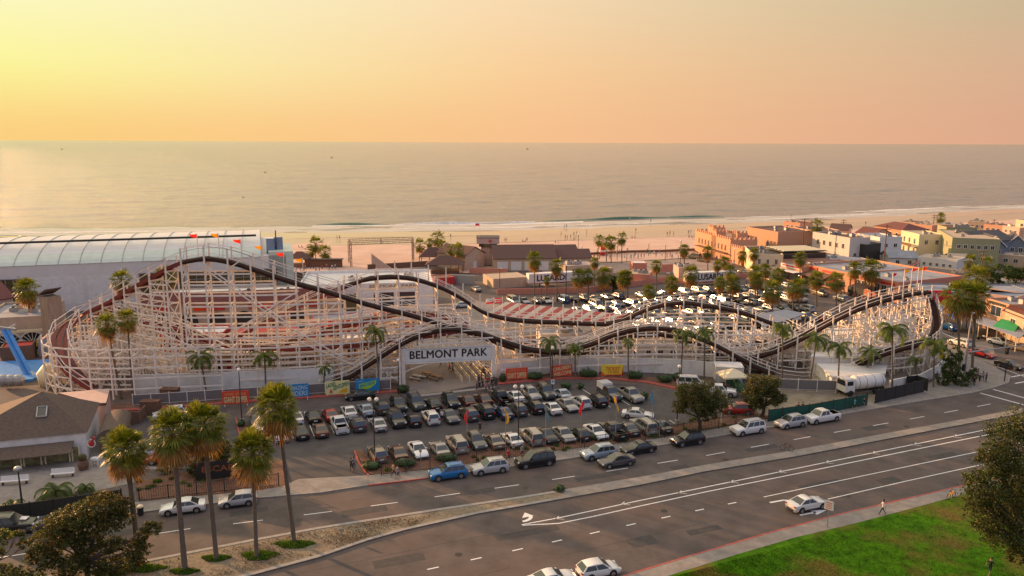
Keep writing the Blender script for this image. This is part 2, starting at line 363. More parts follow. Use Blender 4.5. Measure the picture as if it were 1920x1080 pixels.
# ---------------- ground, sea, roads ----------------
def shore_y(x):   # distance of the water's edge
    pts = [(-4000, 150), (-400, 322), (-200, 338), (0, 366), (150, 415), (306, 492), (700, 640), (4000, 1900)]
    for (a, b), (c, d) in zip(pts, pts[1:]):
        if x <= c: return b+(d-b)*(x-a)/(c-a)
    return 1900
def terrain():
    mb = MB(); xs = [-40000, -8000, -2500, -1200, -700, -400]+[-300+20*i for i in range(45)]+[700, 1000, 1600, 3000, 8000, 40000]
    offs = [(-99999, 0), (-130, 0), (-90, -.15), (-55, -0.6), (-25, -1.35), (0, -1.95), (30, -2.6), (120, -5), (400, -12), (60000, -30)]
    vs = []; n = len(offs)
    for x in xs:
        sy = shore_y(max(-4000, min(4000, x)))
        for k, (o, z) in enumerate(offs):
            y = -3000 if k == 0 else sy+o
            vs.append((x, y, z))
    fs = [(i*n+j, (i+1)*n+j, (i+1)*n+j+1, i*n+j+1) for i in range(len(xs)-1) for j in range(n-1)]
    mb.add(vs, fs, M_SAND); o = mb.build('ground'); struct(o)
    return o
terrain()
def sheet(name, poly, z, m, top=0.0):
    """ground covering: closed outline with a real thickness"""
    mb = MB(); mb.prism([(p[0], p[1]) for p in poly], z-0.3 if z < 0.2 else -0.3, z, m); o = mb.build(name); return struct(o)
PG = lambda *a: [G(*p) for p in a]
# town ground (asphalt and paving between the beach and the camera)
mb = MB(); town = [(-900, -200), (900, -200), (900, 420), (420, 400), (230, 330), (150, 300), (105, 293), (60, 270), (40, 262), (25, 258), (-20, 252), (-40, 240), (-60, 236), (-200, 225), (-900, 170)]
mb.prism(town, -0.3, 0.004, M_ASPH); struct(mb.build('road'))
sheet('sand_court', [(-38, 228), (-4, 240), (-4, 251), (-38, 238)], 0.012, M_SAND)
sheet('promenade', [(10, 236), (62, 240), (78, 262), (60, 268), (40, 260), (25, 256), (8, 252)], 0.012, mat('promenade_paving', (0.36, 0.26, 0.21), 0.8, var=0.2, scale=0.4))
sheet('car_park', PG((425, 785), (640, 757), (930, 722), (1062, 714), (1200, 722), (1300, 738), (1420, 765), (1260, 800), (700, 868), (690, 905), (555, 925)), 0.012, M_LOT)
sheet('car_park', PG((205, 770), (425, 762), (425, 785), (545, 900), (400, 905), (240, 880)), 0.011, M_LOT)
sheet('plaza', PG((640, 700), (760, 722), (770, 745), (930, 716), (1010, 640), (1160, 610), (900, 565), (640, 600), (200, 640), (60, 700)), 0.012, M_PLAZA)
sheet('plaza', PG((1530, 745), (1870, 690), (1860, 640), (1500, 655)), 0.012, M_PLAZA)
sheet('yard', PG((1395, 745), (1436, 789), (1520, 779), (1640, 756), (1740, 732), (1760, 716), (1600, 722), (1390, 722)), 0.011, mat('dirt_yard', (0.27, 0.22, 0.15), 0.95, var=0.3, scale=0.5))
# main road kerb lines in the photo, far pavement
KF = [(-60, 1006), (160, 978), (265, 961), (300, 956), (484, 934), (600, 924), (690, 910), (803, 896), (1031, 865), (1200, 841), (1320, 822), (1453, 800), (1577, 777), (1700, 756), (1820, 737), (1862, 727), (1889, 718), (1893, 705)]
KB = [(-60, 985), (160, 952), (275, 941), (484, 921), (530, 914), (560, 900), (690, 893), (803, 882), (1031, 848), (1200, 827), (1320, 808), (1453, 785), (1577, 763), (1690, 742), (1740, 722), (1770, 700), (1800, 690), (1810, 660)]
def band(name, A, B, z, m, lower=-0.3):
    mb = MB(); a = [G(*p) for p in A]; b = [G(*p) for p in B]; n = min(len(a), len(b))
    vs = []; 
    for i in range(n): vs += [(a[i].x, a[i].y, lower), (b[i].x, b[i].y, lower), (a[i].x, a[i].y, z), (b[i].x, b[i].y, z)]
    fs = []
    for i in range(n-1):
        o = 4*i; p = o+4; fs += [(o+2, p+2, p+3, o+3), (o, p, p+2, o+2), (o+1, o+3, p+3, p+1)]
    fs += [(0, 2, 3, 1), (4*n-4, 4*n-3, 4*n-1, 4*n-2)]
    mb.add(vs, fs, m); return struct(mb.build(name))
band('pavement', KF, KB, 0.13, M_CONC)
def offset_line(pts, d):
    """points moved d metres away from the camera side, perpendicular to the line"""
    out = []
    for i, p in enumerate(pts):
        a = pts[max(i-1, 0)]; b = pts[min(i+1, len(pts)-1)]; t = (b-a); t.z = 0; t.normalize(); out.append(Vector((p.x-t.y*d, p.y+t.x*d, p.z)))
    return out
def strip(name, pts, wd, z0, z1, m, parent=None, kind=True):
    l = offset_line(pts, wd); mb = MB(); n = len(pts); vs = []
    for a, b in zip(pts, l): vs += [(a.x, a.y, z0), (b.x, b.y, z0), (a.x, a.y, z1), (b.x, b.y, z1)]
    fs = []
    for i in range(n-1):
        o = 4*i; p = o+4; fs += [(o+2, p+2, p+3, o+3), (o, p, p+2, o+2), (o+1, o+3, p+3, p+1)]
    fs += [(0, 2, 3, 1), (4*n-4, 4*n-3, 4*n-1, 4*n-2)]
    mb.add(vs, fs, m); o = mb.build(name, parent)
    return struct(o) if kind else o
def dense(pts, step=2.0):
    out = []
    for a, b in zip(pts, pts[1:]):
        n = max(1, int((b-a).length/step)); out += [a.lerp(b, k/n) for k in range(n)]
    return out+[pts[-1]]
kf = [G(*p) for p in KF]
strip('kerb', kf, -0.18, -0.1, 0.14, M_CONC2)
strip('kerb', [G(690, 910.5), G(750, 903.5), G(800, 897)], -0.21, -0.1, 0.15, M_REDK)
# pavement joints
mj = MB(); jm = mat('pavement_joint', (0.14, 0.12, 0.105), 0.9, var=0)
kbw = [G(*p) for p in KB]
for i in range(len(kf)-4):
    L_ = (kf[i+1]-kf[i]).length; n = int(L_/3)
    for k in range(n):
        a = kf[i].lerp(kf[i+1], k/max(n, 1)); b = kbw[i].lerp(kbw[i+1], k/max(n, 1)); d = (kf[i+1]-kf[i]).normalized()*0.025
        mj.quad((a.x-d.x, a.y-d.y, .134), (a.x+d.x, a.y+d.y, .134), (b.x+d.x, b.y+d.y, .134), (b.x-d.x, b.y-d.y, .134), jm)
struct(mj.build('pavement_joints'))
# median: wide gravel bed at the left, concrete strip at the right
MU = [(30, 1090), (272, 1052), (478, 1012), (600, 989.5), (720, 971), (837, 953), (950, 936.5), (1069, 918), (1200, 896), (1320, 874), (1500, 844), (1700, 807), (1940, 763)]
ML = [(330, 1110), (410, 1096), (478, 1079), (600, 1046), (690, 1015), (762, 995), (900, 964), (1037, 940), (1200, 911), (1320, 886), (1500, 856), (1700, 817.5), (1940, 771.5)]
band('median', MU, ML, 0.10, M_GRAVEL)
mu = [G(*p) for p in MU]; ml = [G(*p) for p in ML]
strip('kerb', mu, -0.45, -0.1, 0.14, M_CONC2); strip('kerb', ml, 0.45, -0.1, 0.14, M_CONC2)
band('median_paving', MU[7:], ML[7:], 0.15, M_CONC)
# near pavement and lawn
NK = [(1120, 1100), (1200, 1074), (1324, 1037), (1450, 1000), (1575, 967), (1700, 938), (1815, 911), (1960, 880)]
NS = [(1180, 1106), (1262, 1079), (1387, 1040), (1490, 1010), (1600, 984), (1710, 955), (1830, 922), (1975, 885)]
band('pavement', NK, NS, 0.13, M_CONC)
nk = [G(*p) for p in NK]
strip('kerb', nk, 0.22, -0.1, 0.142, M_REDK)
ns = [G(*p) for p in NS]
lawn = [(p.x, p.y) for p in ns]+[(110, 60), (90, 10), (10, 10)]
sheet('lawn', lawn, 0.12, M_GRASS)
# planting beds
sheet('planting_bed', PG((663, 846), (677, 843), (700, 868), (940, 838), (1240, 803), (1262, 800), (1390, 770), (1450, 783), (1200, 826), (803, 881), (715, 892), (693, 890)), 0.10, M_DIRT)
strip('kerb', dense([G(663, 847), G(671, 868), G(690, 893)], 1), 0.2, -0.1, 0.16, M_REDK)
sheet('planting_bed', PG((255, 905), (330, 888), (490, 870), (532, 862), (545, 912), (480, 920), (275, 940), (258, 935)), 0.10, M_DIRT)
sheet('planting_bed', PG((443, 790), (452, 784), (464, 800), (470, 830), (455, 835)), 0.12, M_DIRT)
strip('kerb', dense([G(441, 785), G(447, 812), G(455, 838)], 1), 0.16, -0.1, 0.16, M_REDK)
sheet('pavement', PG((-40, 960), (160, 925), (250, 905), (255, 880), (330, 880), (250, 870), (205, 790), (140, 760), (-40, 800)), 0.02, M_CONC)
# red painted strip and mulch along the coaster wall
BK = [(160, 775), (300, 768), (430, 757), (560, 749), (640, 743), (740, 736), (768, 734)]
BK2 = [(935, 722), (985, 717), (1062, 711), (1150, 712), (1210, 718), (1262, 729), (1290, 736)]
for q in (BK, BK2):
    pts = dense([G(*p) for p in q], 2)
    strip('kerb', pts, 0.9, -0.1, 0.14, M_REDK); strip('planting_bed', offset_line(pts, 0.92), 2.3, -0.1, 0.12, M_DIRT)
sheet('kerb', PG((768, 746), (932, 727), (932, 724), (768, 742)), 0.03, M_CONC2)
# ---- painted markings
def mark(mb, a, b, wd, z=0.012, m=None):
    d = (b-a).normalized(); n = Vector((-d.y, d.x, 0))*wd/2
    mb.quad((a.x-n.x, a.y-n.y, z), (b.x-n.x, b.y-n.y, z), (b.x+n.x, b.y+n.y, z), (a.x+n.x, a.y+n.y, z), m or M_PAINT)
mk = MB()
def dashes(line, first, gap, ln, wd=0.14):
    pts = [G(*p) for p in line]; s = 0.0; seg = []
    nxt = first; acc = 0.0
    for a, b in zip(pts, pts[1:]):
        L_ = (b-a).length
        while nxt < acc+L_:
            t = (nxt-acc)/L_; p = a.lerp(b, t); mark(mk, p, p+(b-a).normalized()*ln, wd); nxt += gap
        acc += L_
dashes([(-30, 1050), (305, 999), (582, 964), (716, 946), (952, 912), (1162, 880), (1320, 855), (1507, 821), (1700, 787), (1860, 757)], 1.0, 7.25, 3.0)
dashes([(620, 1108), (787, 1071), (956, 1034), (1182, 984), (1318, 955), (1400, 938)], 0.3, 4.4, 1.15, 0.17)
def solid(line, wd=0.14):
    pts = [G(*p) for p in line]
    for a, b in zip(pts, pts[1:]): mark(mk, a, b, wd)
solid([(978, 984), (1053, 970), (1200, 938.5), (1320, 914), (1500, 877), (1700, 836), (1867, 802), (1960, 783)], 0.17)
solid([(980, 985), (1047, 981.5), (1110, 969), (1200, 949), (1320, 923), (1500, 887), (1700, 846), (1867, 812), (1960, 793)], 0.17)
solid([(1432, 932), (1600, 896), (1853, 843), (1950, 823)]); solid([(1552, 936), (1700, 902), (1860, 867), (1950, 848)])
for (x, y) in [(1045, 975), (1168, 948), (1275, 927), (1372, 907), (1462, 888), (1550, 870.5), (1637, 853), (1715, 837), (1790, 822), (1862, 807)]:
    a = G(x+3, y-7); b = G(x-3, y-2.5); c = G(x+13, y-1.2); mark(mk, a, b, 0.10); mark(mk, b, c, 0.07)
# arrows
def arrow(px, py, ang, turn=1, s=1.0):
    o = G(px, py); d = Vector((math.cos(ang), math.sin(ang), 0)); n = Vector((-d.y, d.x, 0))*turn; q = lambda a, b: (o.x+d.x*a*s+n.x*b*s, o.y+d.y*a*s+n.y*b*s, 0.012)
    mk.add([q(-1.5, -.12), q(0, -.12), q(0, .12), q(-1.5, .12)], [(0, 1, 2, 3)], M_PAINT)
    mk.add([q(0, -.12), q(.55, .1), q(.8, .8), q(.5, .85), q(.35, .35), q(0, .12)], [(0, 1, 2, 3, 4, 5)], M_PAINT)
    mk.add([q(.1, .75), q(1.25, .65), q(.75, 1.7)], [(0, 1, 2)], M_PAINT)
hk = [(981, 979.5), (988, 978), (995, 975), (999, 971), (998, 967.5)]
hk2 = [(979, 976.5), (985, 975), (990, 972.5), (992, 970), (990, 968)]
for i in range(4): mk.add([(*G(*hk[i]).xy, .012), (*G(*hk[i+1]).xy, .012), (*G(*hk2[i+1]).xy, .012), (*G(*hk2[i]).xy, .012)], [(0, 1, 2, 3)], M_PAINT)
mk.add([(*G(979, 971).xy, .0125), (*G(1001, 967.5).xy, .0125), (*G(984, 961).xy, .0125)], [(0, 1, 2)], M_PAINT)
arrow(1468, 938, R(20), -1, 1.2)
o_ = G(1500, 966); mark(mk, o_, o_+Vector((2.0, .7, 0)), 0.28); mk.add([(o_.x+1.9, o_.y+.1, .012), (o_.x+3.4, o_.y+1.2, .012), (o_.x+1.4, o_.y+1.3, .012)], [(0, 1, 2)], M_PAINT)
# crossing lines at the junction
solid([(1838, 737), (1960, 770)], 0.3); solid([(1862, 730), (1960, 757)], 0.3); solid([(1840, 676), (1925, 708)], 0.18); solid([(1895, 707), (1960, 696)], 0.3); solid([(1903, 719), (1960, 709)], 0.3)
solid([(1828, 650), (1700, 596), (1610, 562)], 0.2)
struct(mk.build('road_markings'))
# stall lines
sl = MB(); SA = R(-68); SV = Vector((math.cos(SA), math.sin(SA), 0))
def stall(x0, y0, x1, y1, n, ln=4.9, back=0):
    a = G(x0, y0); b = G(x1, y1)
    for i in range(n): p = a.lerp(b, i/(n-1)); mark(sl, p-SV*back, p+SV*ln, 0.11, 0.0155)
stall(504, 802, 895, 764, 12, 5.2, 5.4); stall(930, 762, 1150, 741, 7, 5.2, 5.4)
stall(727, 843, 1255, 788, 15, 5.0)
struct(sl.build('road_markings'))
# tar seams and repairs on the road
ms = MB(); tar = mat('tar_seam', (0.04, 0.036, 0.034), 0.6, var=0)
rnd = random.Random(3)
for line in ([(0, 1030), (500, 960), (900, 905), (1300, 840), (1800, 748)], [(560, 1075), (1000, 985), (1400, 905), (1880, 800)], [(900, 1078), (1300, 985), (1700, 895)]):
    pts = dense([G(*p) for p in line], 3)
    for a, b in zip(pts, pts[1:]):
        if rnd.random() < 0.7: mark(ms, a+Vector((0, rnd.uniform(-.06, .06), 0)), b+Vector((0, rnd.uniform(-.06, .06), 0)), 0.05, 0.009, tar)
struct(ms.build('road_seams'))
mp_ = MB(); M_PATCH = mat('asphalt_patch', (0.062, 0.054, 0.05), .8, var=.25, scale=1.5); M_IRON = mat('cast_iron', (.05, .045, .04), .5, metal=.6); M_OIL = mat('oil_stain', (.035, .03, .028), .4, var=.3, scale=2)
for (px, py, L_, W_) in ((640, 965, 5, 1.6), (880, 925, 3, 1.2), (1080, 900, 6, 1.1), (1260, 880, 2.5, 1.5), (1400, 845, 5, 1.2), (1620, 805, 4, 1.4), (700, 1060, 5, 1.5), (930, 1010, 7, 1.2), (1180, 1020, 3, 1.8), (1290, 1000, 4, 1), (1500, 915, 6, 1), (1650, 905, 3, 1.6), (1740, 860, 5, 1.2), (430, 965, 4, 1.2), (150, 1012, 5, 1.3)):
    a = G(px, py); d = Vector((math.cos(R(21)), math.sin(R(21)), 0)); mark(mp_, a, a+d*L_, W_, .0075, M_PATCH)
for (px, py) in ((735, 985), (985, 915), (1360, 862), (1245, 958), (1590, 930), (860, 1040), (560, 975), (1700, 800)):
    a = G(px, py); mp_.add([(a.x+.38*math.cos(k*math.pi/8), a.y+.38*math.sin(k*math.pi/8), .0085) for k in range(16)], [tuple(range(16))], M_IRON)
ro = random.Random(8)
for (x0, y0, x1, y1, n) in ((500, 800, 1150, 745, 34), (730, 850, 1250, 795, 24), (560, 830, 1250, 780, 16)):
    for i in range(n):
        t = ro.random(); a = G(x0+(x1-x0)*t, y0+(y1-y0)*t+ro.uniform(-14, 14)); r_ = ro.uniform(.15, .45)
        mp_.add([(a.x+r_*ro.uniform(.7, 1.2)*math.cos(k*math.pi/5), a.y+r_*ro.uniform(.7, 1.2)*math.sin(k*math.pi/5), .0135+.0001*i) for k in range(10)], [tuple(range(10))], M_OIL)
struct(mp_.build('road_patches'))
# sea
def sea_mat():
    m = mat('sea_water', (0.09, 0.065, 0.065), 0.14, var=0.0, spec=0.5); t = m.node_tree; b = t.nodes['Principled BSDF']; L = t.links.new
    b.inputs['IOR'].default_value = 2.0
    tcn = t.nodes.new('ShaderNodeTexCoord')
    prev = None
    for sx, sy, sc_, st, ds, det in ((0.5, 1.7, 0.16, 1.0, 4.5, 5), (0.35, 1.7, 0.035, 0.8, 4.0, 4), (0.8, 1.3, 0.8, 0.9, 1.2, 3)):
        mp = t.nodes.new('ShaderNodeMapping'); mp.inputs['Scale'].default_value = (sx, sy, 1); mp.inputs['Rotation'].default_value = (0, 0, R(-18)); L(tcn.outputs['Object'], mp.inputs[0])
        nz = t.nodes.new('ShaderNodeTexNoise'); nz.inputs['Scale'].default_value = sc_; nz.inputs['Detail'].default_value = det; nz.inputs['Roughness'].default_value = 0.6; L(mp.outputs[0], nz.inputs['Vector'])
        bp = t.nodes.new('ShaderNodeBump'); bp.inputs['Strength'].default_value = st; bp.inputs['Distance'].default_value = ds; L(nz.outputs[0], bp.inputs['Height'])
        if prev: L(prev.outputs[0], bp.inputs['Normal'])
        prev = bp
    L(prev.outputs[0], b.inputs['Normal'])
    gl = t.nodes.new('ShaderNodeBsdfGlossy'); gl.inputs['Color'].default_value = (0.82, 0.76, 0.71, 1); gl.inputs['Roughness'].default_value = 0.22; L(prev.outputs[0], gl.inputs['Normal'])
    ms = t.nodes.new('ShaderNodeMixShader'); ms.inputs[0].default_value = 0.33; L(b.outputs[0], ms.inputs[1]); L(gl.outputs[0], ms.inputs[2]); L(ms.outputs[0], t.nodes['Material Output'].inputs[0]); return m
M_SEA = sea_mat()
from mathutils import noise as mnoise
def sea_mesh():
    ys = []; y = 240.0
    while y < 62000: ys.append(y); y *= 1.0075 if y < 2600 else 1.05
    xs = [-6, -4, -2.6, -1.8, -1.3]+[-1.0+i*2.0/300 for i in range(301)]+[1.3, 1.8, 2.6, 4, 6]
    n = len(xs); vs = []; ca, sa = math.cos(R(17)), math.sin(R(17))
    for y in ys:
        k = max(0.0, min(1.0, (2600-y)/1200.0))
        for u in xs:
            x = u*y*.9; z = 0.0
            if k > 0 and abs(u) <= 1.0:
                a_ = x*ca+y*sa; b_ = -x*sa+y*ca; f = min(1.0, 700.0/y)
                z = (.7*mnoise.noise((a_*.022, b_*.075, 0))+.48*mnoise.noise((a_*.06, b_*.17, 5))*f+.55*mnoise.noise((a_*.006, b_*.028, 9)))*k
                o = y-shore_y(x)
                z *= max(.12, min(1.0, (o-25)/45.0))
            vs.append((x, y, z))
    fs = [(j*n+i, j*n+i+1, (j+1)*n+i+1, (j+1)*n+i) for j in range(len(ys)-1) for i in range(n-1)]
    mb = MB(); mb.add(vs, fs, M_SEA); o = mb.build('sea'); smooth_obj(o); o.location = (0, 0, -1.8); struct(o)
sea_mesh()
# wet sand sheen and foam lines
M_WET2 = mat('glossy_wet_sand', (0.42, 0.29, 0.2), 0.12, var=0.1, scale=0.1, spec=1.0, bump=0.06, bscale=0.3)
M_WET = mat('wet_sand', (0.42, 0.28, 0.19), 0.22, var=0.1, scale=0.1, spec=1.0, bump=0.12, bscale=0.5)
M_FOAM = mat('sea_foam', (0.70, 0.66, 0.62), 0.8, var=0.25, scale=0.5, stain=((0.42, 0.42, 0.38), 0.3, 0.6))
def beach_strip(name, m, o0, o1, z0, z1, x0=-330, x1=900, wob=1.5, seed=1, step=6):
    rr = random.Random(seed); mb = MB(); vs = []; x = x0; k = 0
    ph = [rr.uniform(0, 6) for _ in range(6)]
    while x <= x1:
        wv = wob*(math.sin(x*.035+ph[0])+.6*math.sin(x*.09+ph[1])+.4*math.sin(x*.21+ph[2])); wv2 = wob*(math.sin(x*.03+ph[3])+.6*math.sin(x*.1+ph[4])+.4*math.sin(x*.23+ph[5]))
        s = shore_y(x); vs += [(x, s+o0+wv, z0), (x, s+o1+wv2, z1)]; x += step; k += 1
    mb.add(vs, [(2*i, 2*i+2, 2*i+3, 2*i+1) for i in range(k-1)], m); return struct(mb.build(name))
beach_strip('wet_sand', M_WET, -52, -20, -0.64, -1.40, seed=4); beach_strip('wet_sand', M_WET2, -20.5, 4, -1.395, -1.78, seed=9)
M_WASH = mat('shallow_wash', (0.50, 0.44, 0.40), 0.3, var=0.15, scale=0.06, spec=.6, stretch=(1, 3, 1), stain=((0.34, 0.31, 0.28), 0.05, .7))
beach_strip('shallow_wash', M_WASH, 2, 33, -1.775, -1.77, seed=12, wob=2.5)
beach_strip('foam', M_FOAM, -1.0, 0.8, -1.76, -1.77, seed=5, wob=2.5)
beach_strip('foam', M_FOAM, 16, 19, -1.74, -1.75, x0=-330, x1=700, seed=6, wob=1.2)
beach_strip('foam', M_FOAM, 30, 36, -1.73, -1.735, x0=-100, x1=40, seed=17, wob=1.6)
beach_strip('foam', M_FOAM, 32, 35, -1.73, -1.74, x0=120, x1=650, seed=7, wob=2)
# breaking wave: a low ridge of green water with a white crest
M_WAVE = mat('wave_green', (0.02, 0.10, 0.045), 0.12, var=0.2, scale=0.3)
def wave(x0, x1, off, h, m, label, nm):
    mb = MB(); vs = []; n = 0; x = x0
    while x <= x1:
        t = (x-x0)/(x1-x0); k = h*math.sin(math.pi*min(1, max(0, t)))**.5*(0.8+0.3*math.sin(x*.13)); s = shore_y(x)+off+1.5*math.sin(x*.03)
        vs += [(x, s-1.6, -1.85), (x, s-.3, -1.8+k*.8), (x, s+.3, -1.8+k), (x, s+4.5, -1.85)]; x += 4; n += 1
    fs = [(4*i+j, 4*i+4+j, 4*i+5+j, 4*i+1+j) for i in range(n-1) for j in range(3)]
    mb.add(vs, fs, m); o = mb.build(nm); smooth_obj(o); struct(o)
wave(-100, -62, 40, .9, M_WAVE, '', 'breaking_wave'); wave(-60, 14, 40, 1.0, M_FOAM, '', 'breaking_wave'); wave(16, 125, 42, 1.2, M_WAVE, '', 'breaking_wave')
# ---------------- the wooden roller coaster ----------------
CO = thing('roller_coaster', 'long white wooden roller coaster with dark track standing behind the car park', 'roller coaster', (0, 128, 0))
def spline(P, step=1.2):
    out = []
    Q = [P[0]+(P[0]-P[1])]+P+[P[-1]+(P[-1]-P[-2])]
    for i in range(1, len(Q)-2):
        p0, p1, p2, p3 = Q[i-1:i+3]; t01 = max((p1-p0).length, .01)**.5; t12 = max((p2-p1).length, .01)**.5; t23 = max((p3-p2).length, .01)**.5
        m1 = (p2-p1)+((p1-p0)/t01-(p2-p0)/(t01+t12))*t12; m2 = (p2-p1)+((p3-p2)/t23-(p3-p1)/(t12+t23))*t12
        n = max(1, int((p2-p1).length/step))
        for k in range(n):
            t = k/n; t2 = t*t; t3 = t2*t
            out.append(p1*(2*t3-3*t2+1)+m1*(t3-2*t2+t)+p2*(-2*t3+3*t2)+m2*(t3-t2))
    out.append(P[-1]); return out
def frames(pts):
    fr = []
    for i, p in enumerate(pts):
        a = pts[max(i-1, 0)]; b = pts[min(i+1, len(pts)-1)]; t = (b-a); h = Vector((t.x, t.y, 0)); h.normalize(); fr.append((p, h, Vector((-h.y, h.x, 0)), t.normalized()))
    return fr
def resample(pts, step):
    out = [pts[0]]; acc = 0
    for a, b in zip(pts, pts[1:]):
        L_ = (b-a).length
        while acc+L_ >= step:
            t = (step-acc)/L_; a = a.lerp(b, t); out.append(a); L_ = (b-a).length; acc = 0
        acc += L_
    return out
BENTS = []
def add_track(spec, color=M_TRACK, hw=1.15, step=3.6, top=1.25, led=True, railm=True, zcut=0.0, wide=0.0, name='track', deck=True):
    P = [TP(*s) for s in spec]; pts = spline(P); fr = frames(pts)
    mb = MB(); vs = []
    prof = [(-hw, 0.0), (-hw, -.45), (-hw+.25, -.45), (-hw+.25, -.2), (hw-.25, -.2), (hw-.25, -.45), (hw, -.45), (hw, 0.0)]
    for p, h, s, t in fr: vs += [p+s*a+Vector((0, 0, b)) for a, b in prof]
    n = len(prof); fs = []
    for i in range(len(fr)-1):
        for k in range(n):
            k2 = (k+1) % n; fs.append((i*n+k, (i+1)*n+k, (i+1)*n+k2, i*n+k2))
    mb.add(vs, fs, color)
    if deck: tr = mb.build(name, CO, True)
    for sgn in (-1, 1) if deck else ():
        rb = MB()
        vs = []; 
        for p, h, s, t in fr: vs += [p+s*(sgn*.55+a)+Vector((0, 0, b)) for a, b in ((-.09, .0), (-.09, .16), (.09, .16), (.09, .0))]
        rb.add(vs, [(4*i+k, 4*i+4+k, 4*i+4+(k+1) % 4, 4*i+(k+1) % 4) for i in range(len(fr)-1) for k in range(4)], M_STEEL); rb.build('rail', tr)
        tr.children[-1].location = (0, 0, 0)
        o = tr.children[-1]; o.data.transform(Matrix.Translation(-CO.location))
    # bents
    bp = resample(pts, step); bf = frames(bp)
    hr = [MB(), MB()]; tops = []
    for i, (p, h, s, t) in enumerate(bf):
        if p.z < zcut: continue
        b = MB(); z = p.z
        gate = -17.6 < p.x < -3.6 and p.y < Lf(p.x)+17
        if gate and p.z < 6.5: continue
        gz = 6.1 if gate else 0.0
        for sgn in (-1, 1):
            q = p+s*sgn*(hw+.16); base = Vector((q.x, q.y, gz))
            b.beam(base, Vector((q.x, q.y, z+top)), .21, M_LUMBER)
            if z > 99:
                b.beam(Vector((p.x+s.x*sgn*(3.0+z*.12), p.y+s.y*sgn*(3.0+z*.12), 0)), Vector((q.x, q.y, z*.78)), .22, M_LUMBER)
        b.beam(p-s*(hw+.3)+Vector((0, 0, -.76)), p+s*(hw+.3)+Vector((0, 0, -.76)), .24, M_LUMBER)
        z0 = gz+.3; k = 0
        while z0 < z-1.2:
            z1 = min(z-.8, z0+3.5)
            a0 = p+s*(hw+.16); b0 = p-s*(hw+.16); f = h*.13
            for sg, (u, v) in ((1, (a0, b0)), (-1, (b0, a0))):
                b.beam(Vector((u.x, u.y, z0))+f*sg, Vector((v.x, v.y, z1))+f*sg, .09, M_LUMBER, .14)
            b.beam(Vector((a0.x, a0.y, z1)), Vector((b0.x, b0.y, z1)), .12, M_LUMBER)
            z0 = z1; k += 1
        BENTS.append((z*(130.0/max(60, p.y))**2 + (6 if p.y < Lf(p.x)+4 else 0), b))
        tops.append((p, s))
    for j, sgn in enumerate((-1, 1)):
        for p, h, s, t in fr[::2]:
            pass
        ps = [p+s*sgn*(hw+.16)+Vector((0, 0, top-.12)) for p, h, s, t in fr[::3]]
        for a, b_ in zip(ps, ps[1:]): hr[j].beam(a, b_, .10, M_LUMBER)
        ps = [p+s*sgn*(hw+.16)+Vector((0, 0, .55)) for p, h, s, t in fr[::3]]
        for a, b_ in zip(ps, ps[1:]): hr[j].beam(a, b_, .07, M_LUMBER)
        if deck: hr[j].build('handrail', CO, True)
    if led:
        for sgn in (-1, 1):
            lb = MB()
            for (p, s), (q, s2) in zip(tops, tops[1:]):
                lv = 1.75; n0 = len(lb.v)
                while lv < max(p.z, q.z):
                    if p.z-.7 > lv and q.z-.7 > lv and not (lv < 6 and -20 < p.x < -3 and p.y < Lf(p.x)+17) and (q-p).length < step*1.5:
                        e = 0.30; a = p+s*sgn*(hw+e); c = q+s2*sgn*(hw+e)
                        lb.beam(Vector((a.x, a.y, lv)), Vector((c.x, c.y, lv)), .12, M_LUMBER, .24)
                    lv += 1.75
                if len(lb.v) == n0 and lb.v: lb.build('ledger', CO, True); lb = MB()
            if lb.v: lb.build('ledger', CO, True)
    return pts
# lift hill crest, first drop and the run behind the front track
add_track([(180, 731, 0), (150, 708, 0), (128, 685, 1.5), (113, 655, 5), (113, 628, 9.5), (130, 605, 13.5), (160, 586, 15), (190, 573, 14), (215, 561, 12), (240, 546, 9.5), (265, 531, 7), (290, 517, 5), (320, 499, 3.6), (345, 489, 3.3)], M_TRACKRED, top=1.6)
tC = add_track([(345, 489, 3.3), (390, 483, 3.2), (440, 491, 3.2), (500, 511, 3.3), (560, 531, 3.5), (605, 543, 3.8), (640, 554, 4.2), (700, 572, 4.6), (745, 583, 5), (790, 595, 5.2), (830, 608, 5.4), (870, 618, 5.5), (910, 632, 5.5), (960, 650, 5.5), (1010, 664, 5.5), (1060, 666, 5.5), (1110, 652, 5.5), (1160, 632, 5.5), (1215, 624, 5.5), (1262, 628, 5.5), (1310, 645, 5.5), (1350, 664, 5.5), (1400, 688, 5.5), (1445, 706, 4.5)], top=2.2)
